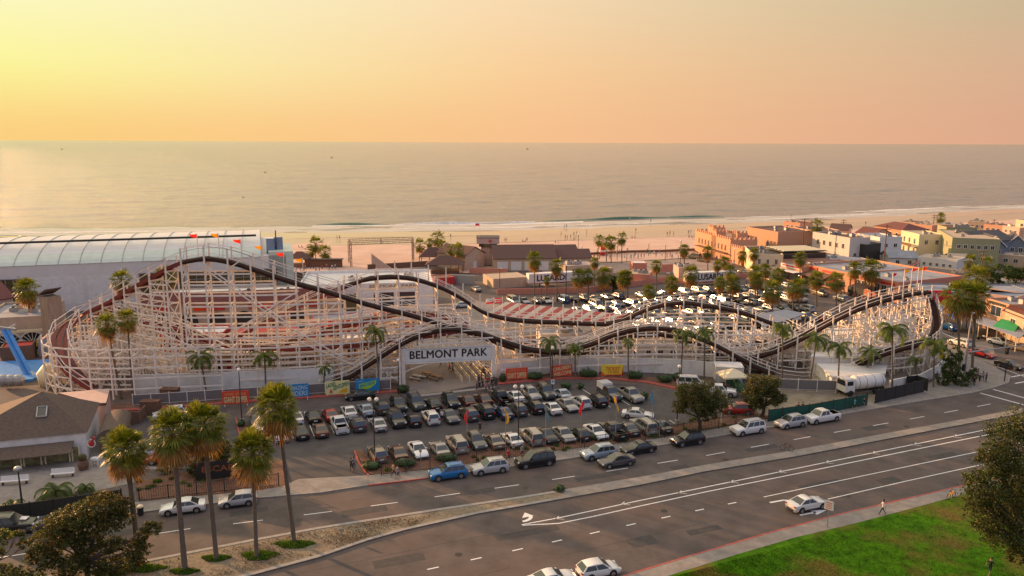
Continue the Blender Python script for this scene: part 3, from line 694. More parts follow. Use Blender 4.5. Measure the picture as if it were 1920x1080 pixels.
# the track nearest the car park, over the entrance
tA = add_track([(600, 722, 0), (640, 711, 0), (685, 684, 0), (722, 660, 0), (759, 638, 0), (799, 622, 0), (850, 615, 0), (905, 625, 0), (960, 644, 0), (1010, 656, 0), (1060, 656, 0), (1110, 641, 0), (1160, 621, 0), (1215, 613, 0), (1262, 616, 0), (1310, 632, 0), (1350, 650, 0), (1400, 677, 0), (1445, 698, 0), (1500, 707, 0), (1540, 705, 0), (1576, 696, 0), (1632, 669, 0), (1695, 648, .5), (1738, 639, 3)], top=1.3)
add_track([(1738, 639, 3), (1750, 629, 5.5), (1756, 612, 8.5), (1754, 592, 11.5), (1748, 568, 14.5), (1735, 545, 16.5)], top=1.3, hw=.75, step=2.4)
add_track([(1735, 545, 16.5), (1695, 551, 13.5), (1632, 567, 9), (1586, 585, 6.8), (1557, 600, 5.8), (1523, 619, 5), (1495, 635, 4.4), (1460, 652, 3.8), (1430, 663, 3.4), (1395, 670, 3.2), (1360, 668, 4), (1338, 658, 7), (1345, 648, 9.5), (1380, 642, 11), (1430, 640, 10.8), (1478, 636, 10), (1498, 628, 12), (1488, 616, 15), (1445, 604, 15.5), (1392, 585, 15), (1320, 571, 14.5), (1270, 566, 14.2), (1217, 576, 14), (1178, 592, 13.8), (1152, 604, 13.6), (1110, 605, 13.4), (1036, 602, 13), (984, 600, 12.6), (940, 594, 12.3), (906, 584, 12), (870, 561, 12), (840, 544, 12), (800, 528, 12), (760, 519, 12), (720, 518, 12), (680, 523, 12), (645, 536, 12)], top=1.3)
add_track([(645, 536, 12), (620, 546, 12), (580, 563, 12.5), (520, 592, 13), (475, 614, 13), (430, 640, 13.5), (400, 648, 14), (365, 644, 14), (330, 626, 14.5), (290, 607, 15), (240, 590, 16), (205, 575, 17.5), (180, 588, 18.5), (160, 604, 17)], M_TRACKRED, top=1.4)
# inner low turnarounds and the lower level
def world_track(P, color=M_TRACKRED, **k):
    global TP
    keep = TP; TP = lambda a, b, c: Vector((a, b, c)); r = add_track(P, color, **k); TP = keep; return r
def arc(cx, cy, rx, ry, a0, a1, z0, z1, n=9):
    return [(cx+rx*math.cos(R(a0+(a1-a0)*i/n)), cy+ry*math.sin(R(a0+(a1-a0)*i/n)), z0+(z1-z0)*i/n) for i in range(n+1)]
world_track(arc(-62, 125.5, 9.5, 6.2, 280, 80, 7.0, 8.5), step=2.6, led=True, deck=False)
world_track([(-60, 131.5, 8.6), (-50, 131, 5.2), (-42, 131.2, 4.8), (-34, 132, 7.2), (-27, 133, 8.8)]+arc(-17, 134.5, 8, 5.0, 110, -80, 9.2, 7.2)+[(-24, 128.8, 6.2), (-36, 127.2, 5.6), (-48, 126, 6.4)], step=3.0)
world_track([(44, 137, 3.0), (52, 137, 5.0)]+arc(60, 137.5, 11, 6.5, 260, 440, 6.5, 7.5, 10)+[(52, 145, 5), (44, 146, 4)], M_TRACK, step=2.6, top=.6, deck=False)
world_track([(58, 133.5, 3.4)]+arc(64, 137.5, 8.5, 3.6, 270, 430, 4, 5, 8), M_TRACK, step=2.2, top=.4, deck=False)
for q_ in (arc(63, 140, 10, 5.5, 270, 440, 9.5, 8.5, 10), arc(66, 141, 6.5, 4, 250, 450, 9.0, 9.5, 8), arc(55, 141, 7, 3.5, 200, 340, 6, 6, 8), arc(42, 143, 7, 3.5, 180, 330, 5.5, 6.5, 8), arc(38, 140, 6, 3, 180, 340, 4.5, 5, 8), arc(-12, 136, 9, 6, 200, 340, 7, 7.4, 10), arc(-66, 127, 5.5, 4.5, 90, 270, 8, 7, 8)):
    world_track(q_, M_TRACK, step=2.1, top=.3, deck=False)
BENTS.sort(key=lambda t: -t[0])
for _, b in BENTS[:100]: b.build('support_bent', CO, True)
rest = MB()
for _, b in BENTS[100:]:
    rest.add(b.v, b.f, M_LUMBER)
o = rest.build('support_bent', CO, True); o['kind'] = 'stuff'
# long diagonal braces of the lift hill
db = MB()
for (a, c) in (((373, 497, 1.4), (528, 606, 1.2)), ((383, 497, 1.4), (540, 606, 1.2)), ((528, 606, 1.2), (640, 668, 1.2)), ((450, 489, 1.6), (411, 516, 1.4)), ((560, 545, 1.5), (440, 620, 1.5)), ((640, 560, 2), (560, 640, 2)), ((560, 640, 2), (700, 700, 1.8)), ((290, 620, 2), (372, 655, 1.5)), ((330, 600, 5), (440, 655, 5)), ((700, 600, 3), (590, 690, 3)), ((760, 610, 4), (690, 660, 4))):
    db.beam(TP(*a), TP(*c), .17, M_LUMBER)
db.build('brace', CO, True)
# timber arch and post row over the entrance
pl = MB()
for px in (760, 800, 826, 859, 893, 925):
    p = TP(px, 650, -2.0); q = TP(px, 630, -2.0); 
# guy wires over the crest
gw = MB()
top = [(291, 470), (331, 462), (369, 466), (411, 463), (451, 474), (491, 491), (530, 507)]
for a, b in zip([(160, 570), (215, 540), (265, 505), (331, 475), (369, 466), (411, 463), (451, 473), (491, 488), (530, 503), (570, 520), (610, 534)], [(215, 540), (265, 505), (331, 475), (369, 466), (411, 463), (451, 473), (491, 488), (530, 503), (570, 520), (610, 534), (645, 548)]):
    gw.beam(TP(*a, 1.7), TP(*b, 1.7), .06, M_GREYMET)
gw.build('guy_wire', CO, True)
# flags on the coaster: pole with pennant
def pennant(px, py, pb, off, m, right=-1, hh=.75, ww=1.15):
    top = TP(px, py, off); bot = TP(px, pb, off); bot = Vector((top.x, top.y, bot.z)); mb = MB()
    mb.beam(bot, top, .09, M_LUMBER); p = mb.build('flag_pole', CO, True)
    f = MB(); vs = []; fs = []; n = 6
    for i in range(n+1):
        t = i/n; dx = right*ww*t; dy = .22*math.sin(t*6); h = hh*(1-.72*t); dz = -.18*math.sin(t*3.2)*ww*.5
        vs += [(top.x+dx, top.y+dy, top.z-.05+dz), (top.x+dx, top.y+dy, top.z-.05-h+dz), (top.x+dx, top.y+dy+.03, top.z-.05+dz), (top.x+dx, top.y+dy+.03, top.z-.05-h+dz)]
    for i in range(n):
        o = 4*i; fs += [(o, o+1, o+5, o+4), (o+2, o+6, o+7, o+3), (o, o+4, o+6, o+2), (o+1, o+3, o+7, o+5)]
    f.add(vs, fs, m); fo = f.build('flag', p); fo.data.transform(Matrix.Translation(-CO.location))
pennant(369, 438, 486, 3.2, M_ORNG); pennant(409, 437, 484, 3.2, M_YELF); pennant(451, 448, 492, 3.2, M_ORNG); pennant(491, 460, 506, 3.2, M_YELF); pennant(531, 473, 520, 3.4, M_ORNG); pennant(567, 484, 530, 3.6, M_YELF)
pennant(1675, 511, 556, 12.5, M_REDF, 1, .9, .6); pennant(1697, 505, 551, 13.5, M_YELF, 1, .9, .8); pennant(1711, 502, 548, 14.5, M_ORNG, 1, .9, .8); pennant(1723, 501, 546, 15.5, M_YELF, 1, .9, .8); pennant(1731, 500, 544, 16.5, M_ORNG, 1, .9, .8)
# tall white masts of the middle stretch
mb = MB()
for px, yb, yt in [(645, 560, 515), (675, 566, 520), (703, 570, 505), (740, 516, 489), (771, 517, 490), (803, 526, 497), (836, 540, 502), (868, 556, 532), (900, 575, 552), (974, 594, 555), (1003, 596, 556), (1037, 600, 557), (1056, 603, 571), (1076, 604, 565), (1092, 604, 572), (1111, 606, 583), (1136, 606, 564)]:
    t = TP(px, yt, 12.2); b_ = TP(px, yb, 12.2); mb.beam(Vector((t.x, t.y, b_.z)), t, .2, M_LUMBER)
mb.build('mast', CO, True)
# ring rails and posts of the left curve
RP = [(-75.5, 131), (-77.3, 127.5), (-77.2, 123.5), (-75.4, 119.6), (-72, 117.0), (-67, 115.6), (-60, 115.8), (-52, 117.2), (-45, 118.3)]
rp_ = resample(dense([Vector((x, y, 0)) for x, y in RP], .6), 3.3)
for z in (1.7, 3.4, 5.1, 6.8, 8.1):
    lb = MB()
    for a, b in zip(rp_, rp_[1:]): lb.beam((a.x, a.y, z), (b.x, b.y, z), .13, M_LUMBER, .22)
    lb.build('ring_rail', CO, True)
for k, a in enumerate(rp_): lb = MB(); lb.beam((a.x, a.y, 0), (a.x, a.y, 8.9 if k % 2 else 8.3), .2, M_LUMBER); lb.build('ring_post', CO, True)
lb = MB()
for a, b in list(zip(rp_, rp_[1:]))[2:6]: lb.beam((a.x, a.y, .3), (b.x, b.y, 3.4), .11, M_LUMBER); lb.beam((a.x, a.y, 3.4), (b.x, b.y, .3), .11, M_LUMBER)
lb.build('brace', CO, True)
# two flags by the station roof
def flag_on_pole(px, py, pb, off, label, stripes_):
    t = TP(px, py, off); b_ = TP(px, pb, off); root = thing('flag', label, 'flag', (t.x, t.y, 0)); mb = MB(); mb.tube([(t.x, t.y, 0), t], .07, M_LUMBER, 6); mb.build('flag_pole', root, True)
    for k, (m, z0, z1) in enumerate(stripes_):
        f = MB(); n = 6; vs = []
        for i in range(n+1):
            u = i/n; x = t.x-1.5*u; y = t.y+.2*math.sin(u*7); dz = -.35*u-.1*math.sin(u*6)
            vs += [(x, y, t.z+dz-1.0*z0), (x, y, t.z+dz-1.0*z1), (x, y+.02, t.z+dz-1.0*z0), (x, y+.02, t.z+dz-1.0*z1)]
        fs = []
        for i in range(n): o = 4*i; fs += [(o, o+1, o+5, o+4), (o+2, o+6, o+7, o+3), (o, o+4, o+6, o+2), (o+1, o+3, o+7, o+5)]
        f.add(vs, fs, m); f.build('flag_cloth', root, True)
flag_on_pole(926, 558, 590, 14, 'white flag with a red lower band on a white pole left of the striped roof', [(M_WHITE, 0, .68), (M_REDF, .68, 1)])
flag_on_pole(942, 557, 592, 15, 'red and white striped flag on a white pole by the striped roof', [(M_REDF, 0, .2), (M_WHITE, .2, .4), (M_REDF, .4, .6), (M_WHITE, .6, .75), (M_REDF, .75, 1)])
# ---------------- entrance sign ----------------
A = G(757, 722); Bp = G(925, 713); e = (Bp-A); e.z = 0; wd = e.length; e.normalize(); nrm = Vector((e.y, -e.x, 0))
ES = thing('entrance_sign', 'wide white entrance sign with big black capitals on two white posts under the coaster', 'sign', (A.x, A.y, 0))
mb = MB(); mid_ = (A+Bp)/2; ang = math.atan2(e.y, e.x)
mb.box((mid_.x, mid_.y, 4.95), (wd-.3, .3, 2.35), M_WHITE, ang); mb.build('sign_board', ES, True)
fr = MB()
for z, h in ((6.2, .2), (3.72, .2)): fr.box((mid_.x, mid_.y, z), (wd+.2, .42, h), M_LUMBER, ang)
fr.build('frame', ES, True)
for q in (A, Bp):
    p = MB(); p.box((q.x, q.y, 3.1), (.6, .6, 6.2), M_LUMBER, ang); p.build('post', ES, True)
fc = mid_+nrm*.17
lettering('BELMONT PARK', M_BLACK, Vector((fc.x, fc.y, 5.15)), e, (0, 0, 1), wd*.86, 1.4, ES, bold=.03, space=1.05)
lettering('SAN DIEGO, CA', M_SIGNBL, Vector((fc.x, fc.y, 4.12)), e, (0, 0, 1), wd*.32, .22, ES, bold=.02, space=1.25)
bl = MB()
for z in (4.0+2.02, 3.9): bl.box((fc.x, fc.y, z), (wd-.7, .03, .06), M_SIGNBL, ang)
bl.build('border', ES, True)
# arch below the sign and braces of the gate
ar = MB(); n = 14
for k in range(n):
    t0, t1 = k/n, (k+1)/n; f = lambda t: A.lerp(Bp, t)+Vector((0, 0, .9+2.9*math.sin(math.pi*(.12+.76*t))**.8))
    ar.beam(f(t0), f(t1), .16, M_LUMBER)
ar.build('arch', ES, True)
br = MB()
for (x0, z0, x1, z1) in ((-.2, 3.6, -4.4, .3), (-4.4, 3.4, -.2, .3), (-4.4, 0, -4.4, 7.5), (-.2, 2.4, -4.4, 2.4), (-.2, 6.3, -.2, 8.2)):
    br.beam(A+e*x0+Vector((0, 0, z0)), A+e*x1+Vector((0, 0, z1)), .2, M_LUMBER)
for k in range(6):
    x = wd*(k+.5)/6; br.beam(A+e*(x-1.2)+Vector((0, 0, 6.3)), A+e*x+Vector((0, 0, 7.5)), .13, M_LUMBER); br.beam(A+e*(x+1.2)+Vector((0, 0, 6.3)), A+e*x+Vector((0, 0, 7.5)), .13, M_LUMBER)
br.beam(A+Vector((0, 0, 7.5)), Bp+Vector((0, 0, 7.5)), .18, M_LUMBER); br.beam(A+Vector((0, 0, 8.9)), Bp+Vector((0, 0, 8.9)), .14, M_LUMBER)
br.build('brace', ES, True)
# ---------------- vehicles ----------------
def car_parts(kind):
    """profiles: L length, W width, H height; lower body stations (x, z_top) from tail to nose; cabin (rear base, rear top, front top, front base)"""
    K = {
     'sedan': dict(L=4.7, W=1.82, H=1.45, st=[(-2.35, .62), (-2.28, .92), (-1.6, 1.0), (-.2, .98), (.9, .93), (1.6, .86), (2.15, .74), (2.35, .55)], cab=(-1.72, -.85, .15, 1.02)),
     'hatch': dict(L=4.1, W=1.75, H=1.5, st=[(-2.05, .65), (-2.0, .98), (-1.4, 1.0), (-.2, .97), (.8, .93), (1.5, .84), (1.9, .72), (2.05, .55)], cab=(-1.95, -1.45, .2, 1.08)),
     'suv': dict(L=4.6, W=1.88, H=1.7, st=[(-2.3, .68), (-2.25, 1.08), (-1.5, 1.12), (-.2, 1.1), (.9, 1.07), (1.6, 1.0), (2.15, .88), (2.3, .62)], cab=(-2.2, -1.8, .15, 1.02)),
     'bigsuv': dict(L=5.0, W=1.98, H=1.88, st=[(-2.5, .72), (-2.45, 1.16), (-1.5, 1.18), (-.2, 1.17), (1.05, 1.15), (1.8, 1.1), (2.38, 1.02), (2.5, .7)], cab=(-2.42, -2.2, .35, 1.12)),
     'pickup': dict(L=5.6, W=1.96, H=1.85, st=[(-2.8, .78), (-2.78, 1.14), (-1.5, 1.14), (-.2, 1.16), (1.2, 1.15), (1.9, 1.12), (2.65, 1.02), (2.8, .72)], cab=(-.85, -.65, .62, 1.32)),
     'van': dict(L=5.1, W=1.96, H=1.95, st=[(-2.55, .7), (-2.52, 1.1), (-1.5, 1.12), (-.2, 1.1), (1.1, 1.08), (1.9, .98), (2.4, .82), (2.55, .6)], cab=(-2.48, -2.3, .75, 1.75)),
    }[kind]
    L_, W, H, st, (rb, rt, ft, fb) = K['L'], K['W'], K['H'], K['st'], K['cab']
    hw = W/2; P = {}
    mb = MB(); vs = []
    for i, (x, zt) in enumerate(st):
        e = 0.86 if i in (0, len(st)-1) else (0.95 if i in (1, len(st)-2) else 1.0); b = .30 if i in (0, len(st)-1) else .22
        h = hw*e
        vs += [(x, -h*.9, b), (x, -h, b+.2), (x, -h, zt-.22), (x, -h*.93, zt-.04), (x, -h*.6, zt+.015), (x, h*.6, zt+.015), (x, h*.93, zt-.04), (x, h, zt-.22), (x, h, b+.2), (x, h*.9, b)]
    n = 10; m = len(st)
    fs = [(i*n+k, i*n+(k+1) % n, (i+1)*n+(k+1) % n, (i+1)*n+k) for i in range(m-1) for k in range(n)]
    fs += [tuple(range(n-1, -1, -1)), tuple((m-1)*n+k for k in range(n))]
    mb.add(vs, fs, M_CAR)
    def zb(x):
        for (a, za), (b, zb_) in zip(st, st[1:]):
            if x <= b: return za+(zb_-za)*(x-a)/(b-a)
        return st[-1][1]
    # cabin
    tb = hw*.92; tt = hw*.70; zr, zf = zb(rb)-.03, zb(fb)-.03
    cv = [(rb, -tb, zr), (fb, -tb, zf), (fb, tb, zf), (rb, tb, zr), (rt, -tt, H-.07), (ft, -tt, H-.05), (ft, tt, H-.05), (rt, tt, H-.07)]
    cm = (rt+ft)/2; cv += [(cm, -tt, H-.01), (cm, tt, H-.01), (cm, -tt*.5, H+.02), (cm, tt*.5, H+.02)]
    mb.add(cv, [(0, 4, 7, 3), (1, 2, 6, 5), (0, 1, 5, 8, 4), (3, 7, 9, 6, 2), (4, 8, 10), (8, 5, 10), (4, 10, 11, 7), (10, 5, 6, 11), (7, 11, 9), (11, 6, 9)], M_CAR)
    if kind == 'pickup':
        bx0, bx1 = -2.68, -.98; mb.add([(bx0, -hw*.78, 1.155), (bx1, -hw*.78, 1.155), (bx1, hw*.78, 1.155), (bx0, hw*.78, 1.155)], [(0, 1, 2, 3)], M_TRIM)
    if kind in ('suv', 'bigsuv'):
        for s in (-1, 1): mb.beam((rt+.2, s*tt*.92, H+.05), (ft-.2, s*tt*.92, H+.05), .05, M_TRIM)
    # wheel arches, sills, bumpers
    wx = (st[-1][0]-.92, st[0][0]+.9); wr = .34 if kind in ('sedan', 'hatch') else .38
    for x in wx:
        for s in (-1, 1):
            mb.tube([(x, s*(hw-.25), wr+.02), (x, s*(hw+.004), wr+.02)], wr+.07, M_TRIM, 14)
    for s in (-1, 1): mb.box((0, s*(hw-.02), .27), (wx[0]-wx[1]-.9, .06, .1), M_TRIM)
    mb.box((st[-1][0]-.05, 0, .40), (.12, W*.7, .16), M_TRIM); mb.box((st[0][0]+.04, 0, .36), (.10, W*.6, .14), M_TRIM)
    for s in (-1, 1): mb.box((fb-.35, s*(hw*.93+.07), zb(fb)+.06), (.14, .2, .13), M_CAR)
    P['body'] = mb
    # glass, set proud of the cabin
    def inset(q, f, off):
        c = sum((Vector(v) for v in q), Vector())/len(q); nrm_ = (Vector(q[1])-Vector(q[0])).cross(Vector(q[2])-Vector(q[1])).normalized()
        if nrm_.dot(c-Vector((0, 0, .8))) < 0: nrm_ = -nrm_
        return [c+(Vector(v)-c)*f+nrm_*off for v in q]
    P['windshield'] = MB().add(inset([cv[1], cv[2], cv[6], cv[5]], .93, .012), [(0, 1, 2, 3)], M_CARGL)
    P['rear_window'] = MB().add(inset([cv[0], cv[4], cv[7], cv[3]], .9, .012), [(0, 1, 2, 3)], M_CARGL)
    for s, nm in ((-1, 'a'), (1, 'b')):
        q0, q1, q2, q3 = Vector((rb, s*tb, zr)), Vector((fb, s*tb, zf)), Vector((ft, s*tt, H-.05)), Vector((rt, s*tt, H-.07))
        g = MB()
        lo0, hi0 = q0.lerp(q3, .12), q0.lerp(q3, .91); lo1, hi1 = q1.lerp(q2, .12), q1.lerp(q2, .91)
        offv = Vector((0, s*.014, .004)); cuts = (.06, .5, .53, .92) if kind in ('sedan', 'hatch', 'pickup') else (.05, .30, .33, .62, .65, .93)
        if kind == 'pickup': cuts = (.08, .42, .47, .9)
        for a, b in zip(cuts[::2], cuts[1::2]):
            g.add([lo0.lerp(lo1, a)+offv, lo0.lerp(lo1, b)+offv, hi0.lerp(hi1, b)+offv, hi0.lerp(hi1, a)+offv], [(0, 1, 2, 3)], M_CARGL)
        P['side_window'+nm] = g
    w = MB(); w.tube([(0, -.11, 0), (0, .11, 0)], wr, M_TYRE, 14); P['wheel'] = w
    rim = MB(); rim.tube([(0, -.12, 0), (0, .12, 0)], wr*.62, M_RIM, 10); P['rim'] = rim
    for k, s in enumerate((-1, 1)):
        P['headlight%d' % k] = MB().box((st[-2][0]+.02, s*hw*.72, st[-2][1]-.12), (.22, .32, .15), M_LAMP)
        P['tail_light%d' % k] = MB().box((st[1][0]-.01, s*hw*.78, st[1][1]-.12), (.12, .26 if kind != 'pickup' else .16, .16 if kind in ('sedan', 'hatch') else .26), M_TAIL)
    P['number_plate'] = MB().box((st[0][0]-.02, 0, st[0][1]+.02), (.04, .5, .14), M_PLATE)
    return P, wx, wr, hw, K
CARPROTO = {}; CARFAR = {}
for kd in ('sedan', 'hatch', 'suv', 'bigsuv', 'pickup', 'van'):
    P, wx, wr, hw, K = car_parts(kd)
    CARPROTO[kd] = ({k: v.mesh(k.rstrip('ab01').rstrip('0123')) for k, v in P.items()}, wx, wr, hw)
    f = MB()
    for k, v in P.items():
        if k in ('wheel', 'rim'): continue
        for m in v.mats:
            pass
        o = len(f.v); f.v.extend(v.v)
        for fc_, mi_ in zip(v.f, v.m): f.f.append(tuple(i+o for i in fc_)); f.m.append(f.mi(v.mats[mi_]))
    for x in wx:
        for s in (-1, 1): f.tube([(x, s*(hw-.2), wr), (x, s*(hw+.012), wr)], wr, M_TYRE, 10); f.tube([(x, s*(hw-.2), wr), (x, s*(hw+.022), wr)], wr*.6, M_RIM, 8)
    CARFAR[kd] = f.mesh('far_car')
for k, me in list((kk, mm) for kd in CARPROTO for kk, mm in CARPROTO[kd][0].items()):
    if k == 'body': me.polygons.foreach_set('use_smooth', [True]*len(me.polygons)); me.set_sharp_from_angle(angle=R(38))
COLS = {'white': (.74, .735, .72), 'silver': (.45, .46, .47), 'light grey': (.33, .33, .33), 'dark grey': (.085, .085, .09), 'black': (.016, .016, .018), 'red': (.38, .02, .02), 'maroon': (.09, .018, .02),
        'blue': (.01, .16, .42), 'dark blue': (.015, .04, .13), 'beige': (.33, .315, .285), 'brown': (.14, .065, .04), 'tan': (.24, .19, .14), 'silver blue': (.34, .41, .48), 'olive grey': (.095, .095, .088), 'orange': (.5, .13, .03)}
KNAME = {'sedan': 'sedan', 'hatch': 'hatchback', 'suv': 'suv', 'bigsuv': 'tall boxy suv', 'pickup': 'pickup truck', 'van': 'van'}
def car(kind, col, x, y, ang, label, group, far=False):
    c = (*COLS[col], 1); nm = 'pickup_truck' if kind == 'pickup' else ('van' if kind == 'van' else 'parked_car')
    cat = 'pickup truck' if kind == 'pickup' else ('van' if kind == 'van' else 'car')
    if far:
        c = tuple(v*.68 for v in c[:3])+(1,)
        o = bpy.data.objects.new(nm, CARFAR[kind]); C.objects.link(o); o.location = (x, y, .018); o.rotation_euler = (0, 0, ang); o.color = c
        tag(o, label, cat, group); return o
    r = thing(nm, label, cat, (x, y, .018), ang, group); P, wx, wr, hw = CARPROTO[kind]
    for k, me in P.items():
        if k in ('wheel', 'rim'): continue
        pn = k[:-1] if k[-1] in '01' or k in ('side_windowa', 'side_windowb') else k
        o = bpy.data.objects.new(pn, me); C.objects.link(o); o.parent = r; o.color = c
    for xx in wx:
        for s in (-1, 1):
            o = bpy.data.objects.new('wheel', P['wheel']); C.objects.link(o); o.parent = r; o.location = (xx, s*(hw-.09), wr)
            q = bpy.data.objects.new('rim', P['rim']); C.objects.link(q); q.parent = o
    return r
AW = R(-68); AA = R(112)          # nose towards the camera / nose away
def ordn(i): return ['first', 'second', 'third', 'fourth', 'fifth', 'sixth', 'seventh', 'eighth', 'ninth', 'tenth', 'eleventh', 'twelfth', 'thirteenth', 'fourteenth', 'fifteenth', 'sixteenth', 'seventeenth', 'eighteenth', 'nineteenth', 'twentieth', 'twenty-first', 'twenty-second', 'twenty-third', 'twenty-fourth', 'twenty-fifth', 'twenty-sixth', 'twenty-seventh', 'twenty-eighth'][i]
rj = random.Random(5)
def row(cars, rowname, group):
    n = len(cars)
    for i, (px, py, col, kd, face) in enumerate(cars):
        p = G(px, py, .7)
        side = ordn(i)+' from left' if i < n/2 else (ordn(n-1-i)+' from right' if n-1-i > 0 else 'last at right end')
        car(kd, col, p.x, p.y, (AW if face == 'f' else AA)+rj.uniform(-.03, .03), '%s %s in the %s, %s' % (col, KNAME[kd].replace('tall boxy suv', 'boxy suv'), rowname, side), group)
row([(481, 786, 'dark grey', 'sedan', 'b'), (555, 781, 'white', 'sedan', 'b'), (587, 779, 'black', 'sedan', 'b'), (619, 776, 'red', 'sedan', 'b'), (654, 770, 'white', 'sedan', 'b'), (686, 766, 'silver blue', 'sedan', 'b'), (716, 763, 'olive grey', 'suv', 'b'),
     (747, 758, 'black', 'suv', 'f'), (780, 755, 'olive grey', 'bigsuv', 'f'), (812, 756, 'black', 'sedan', 'b'), (845, 751, 'black', 'suv', 'f'), (876, 750, 'maroon', 'sedan', 'b'), (906, 747, 'maroon', 'sedan', 'b'), (938, 744, 'black', 'pickup', 'b'), (965, 741, 'white', 'sedan', 'b'),
     (996, 738, 'beige', 'suv', 'f'), (1023, 735, 'olive grey', 'bigsuv', 'f'), (1053, 737, 'silver blue', 'sedan', 'b'), (1143, 737, 'dark grey', 'pickup', 'f'), (1182, 740, 'beige', 'pickup', 'f')], 'back row of the near car park', 'cars in the back row of the near car park')
row([(484, 811, 'white', 'suv', 'b'), (526, 812, 'white', 'sedan', 'b'), (564, 808, 'black', 'sedan', 'b'), (601, 804, 'brown', 'sedan', 'b'), (636, 795, 'white', 'pickup', 'b'), (671, 794, 'dark grey', 'suv', 'b'), (709, 793, 'silver', 'sedan', 'b'), (743, 786, 'black', 'bigsuv', 'f'),
     (774, 786, 'black', 'hatch', 'b'), (807, 781, 'white', 'suv', 'b'), (843, 779, 'dark grey', 'sedan', 'f'), (879, 775, 'olive grey', 'suv', 'b'), (908, 770, 'black', 'bigsuv', 'b'), (943, 772, 'dark blue', 'sedan', 'b'), (969, 766, 'olive grey', 'suv', 'b'), (1001, 762, 'black', 'suv', 'b'),
     (1034, 763, 'white', 'sedan', 'b'), (1064, 758, 'beige', 'sedan', 'f'), (1088, 753, 'white', 'suv', 'b'), (1118, 750, 'black', 'suv', 'b')], 'middle row of the near car park', 'cars in the middle row of the near car park')
row([(708, 850, 'tan', 'suv', 'b'), (746, 847, 'brown', 'sedan', 'b'), (784, 842, 'white', 'sedan', 'f'), (824, 840, 'beige', 'sedan', 'b'), (857, 832, 'beige', 'bigsuv', 'b'), (893, 827, 'olive grey', 'suv', 'f'), (926, 825, 'tan', 'sedan', 'b'), (960, 822, 'white', 'sedan', 'b'),
     (997, 818, 'beige', 'bigsuv', 'b'), (1025, 815, 'black', 'sedan', 'f'), (1057, 813, 'beige', 'sedan', 'f'), (1087, 812, 'black', 'hatch', 'b'), (1117, 808, 'white', 'sedan', 'f'), (1149, 807, 'black', 'pickup', 'b'), (1176, 802, 'dark grey', 'sedan', 'b'), (1207, 799, 'beige', 'bigsuv', 'b'), (1236, 797, 'olive grey', 'sedan', 'b')], 'front row of the near car park', 'cars in the front row of the near car park')
def one(px, py, col, kd, ang, label, group=None, z=.7):
    p = G(px, py, z); return car(kd, col, p.x, p.y, ang, label, group)
# white ribbed shell on the pickup of the back row
sh = [o for o in C.objects if o.get('label', '').startswith('dark grey pickup')][0]; sh['label'] = 'dark grey pickup truck with a tall white ribbed bed cover'
b = MB(); b.box((-1.75, 0, 1.62), (2.0, 1.8, .95), M_WHITE)
for k in range(6): b.box((-2.6+.34*k, 0, 2.11), (.07, 1.82, .04), M_GREYMET)
o = b.build('bed_cover', sh)
one(675, 740, 'black', 'sedan', R(196), 'black low sedan standing along the red kerb under the blue banner')
one(1196, 775, 'white', 'sedan', R(-14), 'white sedan driving along the lane at the right end of the near car park')
one(1298, 718, 'white', 'van', R(-8), 'white van by the white wall at the right end of the near car park')
one(1347, 733, 'white', 'pickup', R(-14), 'white pickup truck with dark bed beside the green fence screen')
one(1383, 767, 'red', 'suv', R(175), 'dark red suv between two trees beside the street fence')
one(318, 775, 'white', 'suv', R(205), 'white suv behind the palm crowns in the left car park', 'cars in the left car park')
one(285, 845, 'white', 'sedan', R(200), 'white sedan beside the tiled roof restaurant', 'cars in the left car park')
one(294, 832, 'light grey', 'sedan', R(200), 'light grey sedan furthest from the street beside the restaurant', 'cars in the left car park')
one(303, 856, 'red', 'hatch', R(200), 'small red hatchback nearest the street in the left car park', 'cars in the left car park')
SA_ = 'cars parked along the street kerb'
for px, py, col, kd, a, l in [(343, 948, 'white', 'sedan', 196.5, 'white sedan at the kerb between two tall palm trunks'), (446, 935, 'silver', 'hatch', 196.5, 'silver hatchback at the kerb right behind the white sedan'), (840, 885, 'blue', 'suv', 198, 'bright blue suv parked at the kerb'),
        (918, 875, 'silver', 'suv', 199, 'silver suv at the kerb between the blue and the black one'), (1003, 862, 'black', 'bigsuv', 199.5, 'boxy black suv parked at the kerb'), (1122, 848, 'silver blue', 'suv', 200, 'pale silver blue suv at the kerb beside a dark sedan'),
        (1197, 838, 'black', 'sedan', 200.5, 'black sedan at the kerb behind the pale blue suv'), (1289, 823, 'black', 'suv', 201, 'black wagon at the kerb beside the mulch bed'), (1402, 803, 'white', 'bigsuv', 201.5, 'large white suv at the kerb in front of the round tree'),
        (1482, 791, 'silver', 'suv', 202, 'silver suv at the kerb just behind the white pickup truck'), (1541, 781, 'white', 'pickup', 202, 'white crew pickup truck at the right end of the kerbside cars'), (18, 985, 'black', 'bigsuv', 14, 'black wagon with roof rails at the kerb at the left edge'), (98, 978, 'dark grey', 'sedan', 195, 'dark grey car at the kerb half hidden by the spreading tree')]:
    one(px, py, col, kd, R(a), l, SA_)
one(1156, 862, 'dark grey', 'sedan', R(200), 'dark grey sedan driving on the street beside the pale blue parked one')
one(1513, 942, 'white', 'sedan', R(22), 'white sedan driving on the near carriageway over the painted arrow')
one(1122, 1065, 'white', 'hatch', R(20), 'white hatchback with dark rear window at the bottom edge')
one(1036, 1084, 'white', 'sedan', R(20), 'white sedan cut off by the bottom edge')
MB_ = 'cars on the beach street'
